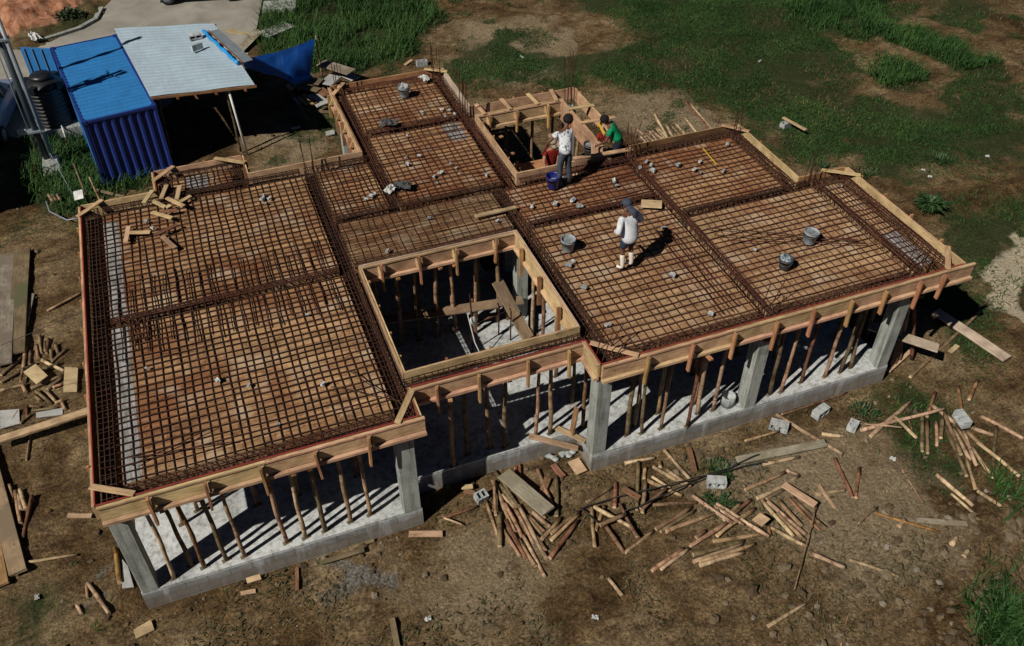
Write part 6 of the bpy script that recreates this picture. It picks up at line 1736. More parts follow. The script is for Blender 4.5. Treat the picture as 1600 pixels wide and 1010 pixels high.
for i in range(7):
    o = link('steel_rod', MB().tube([(-0.75 + 0.04 * i, 5.9 + 0.07 * i, 0.03), (-0.35 + 0.03 * i, 6.3 + 0.09 * i, 0.06), (-0.06, 6.75 + 0.06 * i, 0.2)], 0.01, 5).mesh('steel_rod', M['rebar']))
    tag(o, 'thin dark steel rod in the bundle beside the left formwork', 'steel rod', 'bundle of thin rods by the left formwork')
tag(link('string_line', MB().tube([(-6, 6.15, 1.2), (-0.06, 5.6, 2.9)], 0.007, 5).mesh('string_line', M['cable'])), 'thin dark line stretched to the left formwork', 'line')
# black cable: two strands twisting over the poles
def cable():
    t = thing('black_cable', 'black twin cable trailing over the ground past the white block', 'cable', (CAB1[0][0], CAB1[0][1], 0))
    for c in (CAB1, CAB2):
        pts = []
        for i in range(len(c) - 1):
            for k in range(6):
                s = k / 6
                p = Vector(c[i]).lerp(Vector(c[i + 1]), s)
                pts.append((p.x, p.y, p.z + 0.02 + 0.01 * math.sin(i * 6 + k)))
        pts.append(c[-1])
        link('strand', MB().tube(pts, 0.016, 6).mesh('strand', M['cable'], True), t)
cable()

# ------------------------------------------------------------------ shipping container
def corrugated(u0, u1, depth, pitch, flat=0.5):
    """profile points (u, d) of trapezoid ribs"""
    n = max(1, round((u1 - u0) / pitch))
    p = (u1 - u0) / n
    out = [(u0, 0)]
    for i in range(n):
        s = u0 + i * p
        e = p * (1 - flat) / 2
        out += [(s + p * flat * 0.5, 0), (s + p * flat * 0.5 + e, depth), (s + p * flat * 0.5 + e + p * flat * 0.5, depth), (s + p - 0.0001, 0)]
    return out
def container():
    L, Wd, Ht = 5.66, 2.12, 2.2
    rz = R(8.5)
    loc = (-0.14, 15.34, 0.0)
    t = thing('shipping_container', 'blue corrugated shipping container with its far door swung open', 'container', loc, rz)
    base = Matrix.Translation(loc) @ Matrix.Rotation(rz, 4, 'Z')
    m = MB()
    pr = corrugated(0.08, Wd - 0.08, 0.05, 0.235)
    m.add([(u, d + 0.015, 0.1) for u, d in pr] + [(u, d + 0.015, Ht - 0.08) for u, d in pr], [(i, i + 1, len(pr) + i + 1, len(pr) + i) for i in range(len(pr) - 1)])
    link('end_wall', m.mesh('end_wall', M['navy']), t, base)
    for nm, x, sg in (('side_wall', 0.02, 1), ('side_wall', Wd - 0.02, -1)):
        m = MB()
        pr = corrugated(0.08, L - 0.08, 0.04, 0.28)
        fc = [(i, i + 1, len(pr) + i + 1, len(pr) + i) for i in range(len(pr) - 1)]
        m.add([(x + sg * d, u, 0.1) for u, d in pr] + [(x + sg * d, u, Ht - 0.08) for u, d in pr], fc)
        link(nm, m.mesh(nm, M['blue']), t, base)
    m = MB()
    pr = corrugated(0.06, L - 0.06, -0.022, 0.24, 0.55)
    m.add([(0.06, u, Ht - 0.012 + d) for u, d in pr] + [(Wd - 0.06, u, Ht - 0.012 + d) for u, d in pr], [(len(pr) + i, len(pr) + i + 1, i + 1, i) for i in range(len(pr) - 1)])
    link('roof', m.mesh('roof', M['blue']), t, base)
    link('floor', MB().box(0.04, Wd - 0.04, 0.04, L - 0.04, 0.04, 0.1).mesh('floor', M['rw']), t, base)
    fr = MB()
    for x in (0, Wd - 0.08):
        fr.box(x, x + 0.08, 0, L, Ht - 0.08, Ht - 0.004)
        fr.box(x, x + 0.08, 0, L, 0.0, 0.1)
        for y in (0.0, L - 0.08):
            fr.box(x + 0.003, x + 0.077, y + 0.003, y + 0.077, 0.1, Ht - 0.08)
    for y in (0, L - 0.08):
        fr.box(0.08, Wd - 0.08, y + 0.002, y + 0.078, Ht - 0.08, Ht - 0.006)
        fr.box(0.08, Wd - 0.08, y + 0.002, y + 0.078, 0.002, 0.1)
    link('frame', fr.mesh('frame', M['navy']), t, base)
    for x in (-0.008, Wd - 0.132):
        for y in (-0.008, L - 0.132):
            for z in (0.0, Ht - 0.10):
                link('corner_casting', MB().box(x, x + 0.14, y, y + 0.14, z, z + 0.11).mesh('corner_casting', M['navy']), t, base)
    # open door leaf at the far left corner, standing out from the side
    d = base @ Matrix.Translation((0, L + 0.02, 0)) @ Matrix.Rotation(R(-35), 4, 'Z')
    leaf = MB().box(-1.04, -0.01, -0.03, 0.03, 0.12, Ht - 0.04)
    door = link('door', leaf.mesh('door', M['blue']), t, d)
    for x in (-0.9, -0.62, -0.3):
        link('lock_rod', MB().tube([(x, -0.06, 0.12), (x, -0.06, Ht - 0.05)], 0.018, 7).mesh('lock_rod', M['galv']), door, d)
    # thin navy line standing in for the end of a pole shadow
    c = MB()
    for (pts, r_) in [([(1.5, 2.4, Ht + .02), (1.25, 2.75, Ht + .02), (1.3, 3.1, Ht + .02)], 0.01)]:
        c.tube(pts, r_, 6)
    link('roof_shadow_end', c.mesh('roof_shadow_end', M['navy'], True), t, base)
container()

# ------------------------------------------------------------------ lean-to shelter
def shelter():
    c0, c1, c2, c3 = (Vector(SHED[k]) for k in ('c0', 'c1', 'c2', 'c3'))
    t = thing('lean_to_shelter', 'open shelter with a pale sheet roof leaning against the blue container', 'shelter', (3.2, 18.3, 0))
    m = MB()
    n = 90
    v = []
    for i in range(n + 1):
        s = i / n
        a, b = c3.lerp(c0, s), c2.lerp(c1, s)
        d = (0.0, 0.006, 0.006, 0.0)[i % 4]
        for k in range(7):
            p = a.lerp(b, k / 6)
            v.append((p.x, p.y, p.z + d + 0.012 * math.sin(k * 1.7 + s * 6)))
    f = [(i * 7 + k, i * 7 + k + 1, (i + 1) * 7 + k + 1, (i + 1) * 7 + k) for i in range(n) for k in range(6)]
    nb = len(v)
    v += [(x, y, z - 0.01) for x, y, z in v]
    m.add(v, f + [tuple(q + nb for q in reversed(g)) for g in f])
    link('roof_sheet', m.mesh('roof_sheet', M['sheet']), t)
    dz = Vector((0, 0, -0.07))
    for (a, b) in [(c3, c2), (c0, c1), ((c0 + c3) / 2, (c1 + c2) / 2)]:
        board('rafter', a + dz, b + dz + (b - a).normalized() * 0.05, 0.05, 0.08, M['soffit'], t)
    for s in (0.25, 0.62, 0.9):
        a, b = c3.lerp(c2, s), c0.lerp(c1, s)
        dirv = (a - b).normalized()
        board('purlin', a + dz * 2.0 + dirv * 0.1, b + dz * 2.0, 0.07, 0.05, M['soffit'], t)
    pole('post', (1.95, 16.5, 0), (2.05, 16.4, 2.2), 0.04, M['pole_o'], t)
    pole('post', (4.55, 20.4, 0), (4.3, 20.3, 2.3), 0.05, M['pole_n'], t)
    pole('post', (2.3, 21.0, 0), (2.3, 21.0, 2.2), 0.05, M['pole_n'], t)
    pole('post', (4.05, 15.95, 0), (4.02, 15.85, 2.3), 0.035, M['pole_o'], t)
    link('white_pipe_post', MB().tube([(4.22, 15.72, 0), (4.1, 15.74, 2.28)], 0.035, 10).mesh('white_pipe_post', M['white_pipe'], True), t)
    # rack and boards in the shade below
    for z in (0.5, 1.0):
        board('rack_shelf', (2.4, 19.5, z), (4.3, 19.0, z), 0.5, 0.04, M['rw'], t)
    for x, y in ((2.4, 19.3), (2.45, 19.7), (4.25, 18.8), (4.3, 19.2)):
        pole('rack_leg', (x, y, 0), (x, y, 1.1), 0.035, M['pole_o'], t)
shelter()
TARP_B, TARP_BB, TARP_M1, TARP_M2 = Vector(TARPX[0]), Vector(TARPX[1]), Vector(TARPX[2]), Vector(TARPX[3])
def tarp():
    tops = [Vector((4.75, 17.35, 2.42)), TARP_B]
    bots = [Vector((4.8, 17.2, 2.2)), TARP_M1, TARP_M2, TARP_BB]
    n, k = 34, 16
    v = []
    for i in range(n + 1):
        s = i / n
        top = tops[0].lerp(tops[1], s) + Vector((0, 0, -0.1 * 4 * s * (1 - s)))
        q3 = min(2.999, s * 3)
        bot = bots[int(q3)].lerp(bots[int(q3) + 1], q3 - int(q3))
        for j in range(k + 1):
            q = j / k
            p = top.lerp(bot, q)
            w = (0.05 * math.sin(9 * s + 5 * q + 2 * math.sin(4 * q)) * (0.3 + q) + 0.03 * math.sin(23 * s - 7 * q)) * min(1, s * 4)
            sag = 0.16 * math.sin(math.pi * q) * s
            v.append((p.x + w * 0.3, p.y - w * 0.7 + sag, p.z + w * 0.5 - sag * 0.4))
    f = [(i * (k + 1) + j, i * (k + 1) + j + 1, (i + 1) * (k + 1) + j + 1, (i + 1) * (k + 1) + j) for i in range(n) for j in range(k)]
    m = MB()
    m.add(v, f)
    t = thing('blue_tarp', 'blue tarpaulin slung from the shelter roof to a pole', 'tarpaulin', (6, 18, 0))
    link('sheet', m.mesh('sheet', M['tarp'], True), t)
    # frayed lower hem lying in light folds
    h = MB()
    for q in range(9):
        p = TARP_M2.lerp(TARP_BB, q / 9)
        h.tube([p + Vector((0, 0, 0.06 + RNG.uniform(-0.03, 0.05))), p + Vector((0.08, -0.12, 0.0)), p + Vector((0.16, -0.2, -0.1))], [0.05, 0.06, 0.02], 6)
    link('hem', h.mesh('hem', M['tarp_light'], True), t)
    tag(pole('tarp_pole', (TARP_B.x + 0.03, TARP_B.y, 0), (TARP_B.x + 0.02, TARP_B.y, TARP_B.z + 0.08), 0.025, M['pole_n']), 'thin pole holding up the point of the blue tarpaulin', 'pole')
    a, b = Vector(MISC['roll'][0]), Vector(MISC['roll'][1])
    a.z = b.z = 2.5
    t2 = thing('rolled_tarp', 'light blue tarpaulin rolled along the edge of the shelter roof', 'tarpaulin', a)
    pts = [a.lerp(b, i / 16) + Vector((0.02 * math.sin(i * 1.3), 0, 0.01 * math.sin(i * 2))) for i in range(17)]
    link('roll', MB().tube(pts, [0.06 + 0.015 * math.sin(i * 2.1) for i in range(17)], 9).mesh('roll', M['tarp_light'], True), t2)
    o = Vector((0.34, 0.03, -0.02))
    link('batten', MB().tube([a + o * 0.45, b + o * 0.45], 0.025, 6).mesh('batten', M['rw']), t2)
    mw, l = frame(a + o * 1.0 + Vector((0, -0.05, 0)), b + o * 1.0 + Vector((0, 0.02, 0)))
    link('flap', bev_box(l, 0.32, 0.02, 0.003, 0.01).mesh('flap', M['galv']), t2, mw)
tarp()

# ------------------------------------------------------------------ water tank, poles
def tank():
    loc = (-1.36, 19.55, 0.0)
    s = thing('tank_stand', 'low concrete slab stand under the black water tank', 'stand', loc)
    link('slab', MB().box(-2.05, -0.45, 18.85, 20.3, -0.05, 0.34).mesh('slab', M['concrete']), s)
    t = thing('water_tank', 'black ribbed plastic water tank beside the blue container', 'water tank', (loc[0], loc[1], 0.342))
    base = Matrix.Translation((loc[0], loc[1], 0.342))
    prof = [(0.56, 0)]
    z = 0.03
    while z < 1.22:
        prof += [(0.62, z), (0.62, z + 0.07), (0.585, z + 0.09), (0.585, z + 0.115)]
        z += 0.13
    prof += [(0.61, 1.27), (0.56, 1.36), (0.36, 1.5), (0.3, 1.52), (0.001, 1.52)]
    link('body', MB().lathe(prof, 36, cap=(True, False)).mesh('body', M['black_plastic'], True), t, base)
    link('lid', MB().lathe([(0.3, 1.5), (0.34, 1.53), (0.34, 1.6), (0.28, 1.65), (0.001, 1.67)], 28, cap=(True, False)).mesh('lid', M['black_plastic'], True), t, base)
    for a in (0.9, 2.6, 4.2, 5.6):
        b = base @ Matrix.Rotation(a, 4, 'Z')
        link('shoulder_lug', MB().box(0.36, 0.66, -0.1, 0.1, 1.24, 1.44).mesh('shoulder_lug', M['black_plastic']), t, b)
    p = MB().tube([(-1.2, 18.95, 0.42), (-1.15, 18.55, 0.42), (-1.15, 18.5, 0.1)], 0.025, 8)
    link('outlet_pipe', p.mesh('outlet_pipe', M['white_pipe'], True), t)
tank()
def upole():
    t = thing('utility_pole', 'tall grey steel utility pole with a thinner pipe strapped to it', 'utility pole', (-1.62, 17.05, 0))
    link('shaft', MB().tube([(-1.68, 17.12, 0.25), (-1.67, 17.15, 5.15)], [0.095, 0.085], 20).mesh('shaft', M['dark_steel'], True), t)
    link('conduit', MB().tube([(-1.5, 17.02, 0.1), (-1.49, 17.04, 5.1)], 0.06, 16).mesh('conduit', M['galv'], True), t)
    link('outer_conduit', MB().tube([(-1.88, 17.22, 0.3), (-1.87, 17.24, 5.0)], 0.02, 10).mesh('outer_conduit', M['galv'], True), t)
    for z in (1.3, 4.2):
        link('strap', MB().box(-1.9, -1.42, 16.95, 17.24, z, z + 0.05).mesh('strap', M['galv']), t)
    fb = MB()
    fb.add([(-1.95, 16.75, -0.1), (-1.3, 16.7, -0.1), (-1.3, 17.35, -0.1), (-1.95, 17.35, -0.1), (-1.8, 16.95, 0.34), (-1.38, 16.92, 0.34), (-1.38, 17.28, 0.34), (-1.8, 17.28, 0.34)], [(3, 2, 1, 0), (4, 5, 6, 7), (0, 1, 5, 4), (1, 2, 6, 5), (2, 3, 7, 6), (3, 0, 4, 7)])
    link('footing', fb.mesh('footing', M['concrete']), t)
    link('guy_wire', MB().tube([(-1.5, 16.9, 0.6), (-0.9, 14.6, 0.05)], 0.012, 5).mesh('guy_wire', M['galv']), t)
upole()
far_pole = thing('utility_pole', 'second utility pole standing left of the picture, seen by its shadow', 'utility pole', (-3.7, 17.9, 0))
link('shaft', MB().tube([(-3.7, 17.9, 0), (-3.7, 17.9, 8.3)], [0.11, 0.075], 18).mesh('shaft', M['galv'], True), far_pole)
link('cross_arm', MB().box(-3.95, -3.45, 17.86, 17.94, 8.0, 8.1).mesh('cross_arm', M['galv']), far_pole)
# sticks, card and planks in the weeds before the container
x, y, z = MISC['sign']
tag(board('white_card', (x - 0.13, y, z - 0.05), (x + 0.13, y - 0.05, z), 0.28, 0.01, M['white_plastic'], None, (0.2, -0.6, 0.8)), 'white card stuck in the weeds before the container', 'card')
tag(pole('garden_stake', (x + 0.2, y - 0.1, 0), (x + 0.05, y + 0.9, 1.1), 0.03, M['pole_o']), 'grey stake leaning left of the container front corner', 'stake')
tag(pole('garden_stake', (x + 0.55, y - 0.3, 0), (x + 0.4, y + 0.3, 0.9), 0.025, M['pole_n']), 'dark stake between the white card and the formwork', 'stake')
tag(board('plank', (x + 0.35, y + 0.75, 0.2), (x + 1.15, y + 0.15, 0.12), 0.1, 0.04, M['gb']), 'weathered stick-like plank in the weeds before the container', 'plank')
tag(link('bent_pipe', MB().tube([(x - 0.95, y + 0.35, 0.35), (x - 0.9, y + 0.0, 0.2), (x - 0.45, y - 0.55, 0.15), (x + 0.0, y - 0.75, 0.25)], 0.022, 7).mesh('bent_pipe', M['galv'], True)), 'bent grey pipe lying in the weeds near the white card', 'pipe')
for i in range(3):
    tag(pole('wood_chunk', (-1.7 + 0.12 * i, 15.3 - 0.05 * i, 0.12), (-1.58 + 0.1 * i, 14.9, 0.12), 0.04, M['pole_p']), f"pale wood chunk in the weeds below the grey pole, {['leftmost', 'middle', 'rightmost'][i]} one", 'wood chunk', 'wood chunks in the weeds')
tag(board('drain_slab', (6.6, 26.9, 0.12), (7.9, 26.6, 0.12), 0.9, 0.16, M['concrete']), 'thick concrete slab by the road drain at the top edge', 'slab')
tag(board('drain_slab', (6.2, 24.3, 0.06), (7.3, 24.9, 0.06), 0.7, 0.1, M['concrete']), 'pale concrete slab below the drain by the grass', 'slab')
shade_box = thing('unseen_shade_box', 'unseen dark box left of the picture, added to shade the verge', 'shade_box', (-5.6, 16.4, 0))  # unseen volume, added for the shadow it drops on the verge
link('wall', MB().box(-6.6, -4.75, 14.3, 18.75, 0, 2.5).mesh('wall', M['gb']), shade_box)
link('roof', MB().box(-6.8, -4.6, 14.1, 18.95, 2.5, 2.58).mesh('roof', M['sheet']), shade_box)

# ------------------------------------------------------------------ cars
def car(loc, rz, paintm, label):
    t = thing('parked_car', label, 'car', loc, rz)
    base = Matrix.Translation(loc) @ Matrix.Rotation(rz, 4, 'Z')
    L, Wd = 4.2, 1.7
    st = [(-2.1, .45, .72, .72, .60), (-1.95, .28, .86, .86, .74), (-1.5, .2, .95, .97, .83), (-1.15, .2, .98, 1.25, .85), (-.6, .2, .98, 1.45, .85), (.1, .2, .97, 1.47, .85), (.55, .2, .96, 1.36, .85), (1.05, .2, .93, .98, .84), (1.6, .22, .84, .86, .8), (1.95, .28, .72, .73, .72), (2.1, .4, .6, .6, .6)]
    v, f = [], []
    def ring(x, zb, zs, zt, hw):
        tw = hw * (0.68 if zt - zs > 0.1 else 0.9)
        return [(x, -hw * .9, zb), (x, -hw, zb + .18), (x, -hw, zs - .08), (x, -hw * .96, zs), (x, -tw, zt - .03 if zt > zs else zt), (x, -tw * .6, zt), (x, tw * .6, zt), (x, tw, zt - .03 if zt > zs else zt), (x, hw * .96, zs), (x, hw, zs - .08), (x, hw, zb + .18), (x, hw * .9, zb)]
    for s in st:
        v += ring(*s)
    n = 12
    gl = []
    for i in range(len(st) - 1):
        for k in range(n):
            k2 = (k + 1) % n
            f.append((i * n + k, (i + 1) * n + k, (i + 1) * n + k2, i * n + k2))
            glass = (k in (3, 7) and 2 <= i <= 6) or (k in (4, 5, 6) and i in (2, 6))
            gl.append(1 if glass else 0)
    f.append(tuple(range(n))); gl.append(0)
    f.append(tuple((len(st) - 1) * n + k for k in range(n - 1, -1, -1))); gl.append(0)
    me = bpy.data.meshes.new('body')
    me.from_pydata(v, [], [q for q, g in zip(f, gl) if not g])
    me.materials.append(paintm)
    bm = bmesh.new(); bm.from_mesh(me); bmesh.ops.recalc_face_normals(bm, faces=bm.faces); bm.to_mesh(me); bm.free()
    me.polygons.foreach_set('use_smooth', [True] * len(me.polygons))
    link('body', me, t, base)
    me = bpy.data.meshes.new('windows')
    me.from_pydata(v, [], [q for q, g in zip(f, gl) if g])
    me.materials.append(M['car_glass'])
    link('windows', me, t, base)
    for x in (-1.3, 1.3):
        for y in (-.78, .78):
            w = base @ Matrix.Translation((x, y, .31)) @ Matrix.Rotation(math.pi / 2, 4, 'X')
            wh = link('wheel', MB().lathe([(.2, -.1), (.3, -.1), (.31, -.07), (.31, .07), (.3, .1), (.2, .1)], 24).mesh('wheel', M['rubber'], True), t, w)
            link('rim', MB().lathe([(.19, -.105), (.2, .105), (.06, .11), (.001, .112)], 20).mesh('rim', M['galv'], True), wh, w)
    for y in (-.55, .55):
        link('headlight', MB().box(2.0, 2.09, y - .16, y + .16, .55, .68).mesh('headlight', M['white_plastic']), t, base)
        link('tail_light', MB().box(-2.09, -2.02, y - .14, y + .14, .6, .74).mesh('tail_light', M['red_lamp']), t, base)
    return t
car((-3.6, 20.6, 0.0), R(80), M['car_blue'], 'blue-grey car parked at the left edge of the road')
car((4.45, 29.35, 0.0), R(-12), M['car_silver'], 'silver car at the top edge of the road')

# ------------------------------------------------------------------ weeds and bushes one can count
def clump(name, loc, n, L, w, cols, label, cat, spread=0.25, seed=1):
    r = random.Random(seed)
    mb = MB()
    for i in range(n):
        a = r.uniform(0, 6.28)
        q = r.uniform(0, spread)
        x, y = q * math.cos(a), q * math.sin(a)
        a2 = a + r.uniform(-0.6, 0.6)
        l = L * r.uniform(0.5, 1.15)
        ln = r.uniform(0.25, 1.0)
        dx, dy = math.cos(a2), math.sin(a2)
        px, py = -dy * w / 2, dx * w / 2
        b0 = Vector((x, y, 0)); b1 = b0 + Vector((dx * l * .4 * ln, dy * l * .4 * ln, l * .55)); b2 = b0 + Vector((dx * l * ln, dy * l * ln, l * (0.8 - .4 * ln)))
        s = Vector((px, py, 0))
        mb.add([b0 - s, b0 + s, b1 + s * 1.3, b1 - s * 1.3, b2], [(0, 1, 2, 3), (3, 2, 4)])
    m, nt, b = new_mat(name)
    g = N(nt, "ShaderNodeNewGeometry")
    c = ramp(nt, g.outputs["Random Per Island"], [(0.1, cols[0]), (0.5, cols[1]), (0.9, cols[2])])
    nt.links.new(c, b.inputs["Base Color"])
    b.inputs["Roughness"].default_value = 0.6
    return tag(link(name, mb.mesh(name, m), None, Matrix.Translation(loc)), label, cat)
GC = [(0.01, 0.03, 0.006), (0.02, 0.055, 0.012), (0.045, 0.09, 0.025)]
clump('weed_clump', (MISC['weed'][0], MISC['weed'][1], 0), 220, 0.5, 0.045, GC, 'spiky dark green weed clump alone right of the building', 'weed', 0.3, 3)
for i, (x, y, nn, L, lab) in enumerate([(24.6, 7.4, 110, 0.26, 'low dark weed on the slope behind the spiky clump'), (20.9, 8.3, 70, 0.26, 'small weed nearest the far right back corner'), (21.9, 7.5, 60, 0.26, 'small weed midway between the back corner and spiky clump'), (11.6, -1.0, 170, 0.16, 'green tuft beside the white-faced block and cable'), (11.2, -1.75, 170, 0.16, 'green tuft among the poles left of the plywood off-cut'), (15.6, -0.75, 130, 0.16, 'green tuft by the small broken block')]):
    clump('weed_clump', (x, y, 0), nn, L, 0.022, GC, lab, 'weed', 0.35, 30 + i)
def bush(name, loc, n, rad, label, seed):
    r = random.Random(seed)
    mb = MB()
    for i in range(n):
        p = Vector((r.gauss(0, 1), r.gauss(0, 1), r.gauss(0, 1)))
        p = p.normalized() * (r.random() ** 0.45)
        lump = 0.75 + 0.35 * mnoise.noise(Vector(p) * 2.2 + Vector((seed, 0, 0)))
        c = Vector((p.x * rad[0] * lump, p.y * rad[1] * lump, abs(p.z) * rad[2] * lump + 0.03))
        s = r.uniform(0.05, 0.1)
        d1 = Vector((r.uniform(-1, 1), r.uniform(-1, 1), r.uniform(-.5, .8))).normalized() * s
        d2 = d1.cross(Vector((r.uniform(-1, 1), r.uniform(-1, 1), r.uniform(-1, 1)))).normalized() * s * 0.45
        mb.add([c - d1, c + d2, c + d1, c - d2], [(0, 1, 2, 3)])
    m, nt, b = new_mat(name)
    g = N(nt, "ShaderNodeNewGeometry")
    c = ramp(nt, g.outputs["Random Per Island"], [(0.1, (0.012, 0.025, 0.008)), (0.5, (0.03, 0.055, 0.016)), (0.9, (0.06, 0.09, 0.03))])
    nt.links.new(c, b.inputs["Base Color"])
    b.inputs["Roughness"].default_value = 0.6
    t = thing('bush', label, 'bush', loc)
    link('leaves', mb.mesh('leaves', m), t, Matrix.Translation(loc))
    st = MB()
    for k in range(6):
        a = r.uniform(0, 6.28)
        st.tube([(0, 0, 0), (math.cos(a) * rad[0] * .6, math.sin(a) * rad[1] * .6, rad[2] * .7)], [0.02, 0.006], 5)
    link('stems', st.mesh('stems', M['pole_o']), t, Matrix.Translation(loc))
bush('bush', (-0.85, 28.6, 0.1), 900, (0.8, 0.5, 0.55), 'dark bush at the kerb below the orange clay heap', 1)
bush('bush', (-0.2, 30.8, 0.1), 700, (0.6, 0.7, 0.6), 'green bush at the top edge beside the road', 2)
bush('bush', (-2.0, 27.8, 0.1), 300, (0.4, 0.3, 0.3), 'small bush behind the white sack on the clay heap', 3)

# ------------------------------------------------------------------ stair formwork in the well
def stair():
    t = thing('stair_formwork', 'timber stair flight formwork with red bars inside the well', 'stair formwork', (10.8, 7.6, 1.6))
    a0, a1 = Vector((10.42, 6.95, 2.78)), Vector((10.42, 8.9, 1.75))
    dx = Vector((0.62, 0, 0))
    board('soffit_board', a0 + dx / 2 + Vector((0, 0, -.06)), a1 + dx / 2 + Vector((0, 0, -.06)), 0.6, 0.03, M['pine_old'], t)
    for k in (0, 1):
        board('side_rail', a0 + dx * k, a1 + dx * k, 0.05, 0.2, M['pine'], t)
    for i in range(8):
        p = a0.lerp(a1, (i + 0.5) / 8)
        bar(t, p + Vector((0.03, 0, 0.02)), p + dx + Vector((-0.03, 0, 0.02)), BARS_RED, 0.004, 'stair_bar')
    for i in range(3):
        o = Vector((0.15 + 0.16 * i, 0, 0.0))
        bar(t, a0 + o, a1 + o, BARS_RED, 0.004, 'stair_bar')
    board('landing_board', (10.2, 9.15, 1.7), (12.4, 9.15, 1.7), 0.6, 0.04, M['pine_old'], t)
    board('stringer', (10.45, 8.9, 1.75), (11.05, 9.3, 1.85), 0.06, 0.16, M['pine'], t)
    p = thing('work_platform', 'plank platform in the stair well under the worker in red', 'platform', (11.4, 7.5, 0))
    for k in range(3):
        board('deck_plank', (11.15, 7.1 + 0.28 * k, 1.96), (12.5, 7.1 + 0.28 * k, 1.96), 0.26, 0.045, M['pine_old'], p)
    for x in (11.25, 12.4):
        for y in (7.1, 7.65):
            pole('leg', (x, y, 0), (x, y, 1.93), 0.045, M['pole_n'], p)
    tag(board('plank', (12.0, 7.0, 2.2), (11.7, 8.6, 3.0), 0.16, 0.04, M['pw']), 'plank sloping up behind the men in the stair well', 'plank')
    tag(board('plank', (12.25, 7.0, 2.0), (12.3, 7.25, 3.35), 0.1, 0.04, M['pine']), 'upright board beside the bucket in the stair well', 'plank')
stair()

# ------------------------------------------------------------------ people
def skin(name, pts, edges, m, sub=2):
    """pts: name -> (x, y, z, r); one continuous surface grown along the edges"""
    keys = list(pts)
    me = bpy.data.meshes.new(name)
    me.from_pydata([pts[k][:3] for k in keys], [(keys.index(a), keys.index(b)) for a, b in edges], [])
    o = bpy.data.objects.new(name, me)
    COL.objects.link(o)
    mod = o.modifiers.new('skin', 'SKIN')
    mod.use_smooth_shade = True
    mod.branch_smoothing = 0.6
    sv = me.skin_vertices[0].data
    for i, k in enumerate(keys):
        r_ = pts[k][3]
        sv[i].radius = r_ if isinstance(r_, tuple) else (r_, r_)
        sv[i].use_root = (i == 0)
    s = o.modifiers.new('sub', 'SUBSURF')
    s.levels = s.render_levels = sub
    dg = bpy.context.evaluated_depsgraph_get()
    out = bpy.data.meshes.new_from_object(o.evaluated_get(dg))
    out.name = name
    out.materials.clear()
    out.materials.append(m)
    bpy.data.objects.remove(o)
    return out

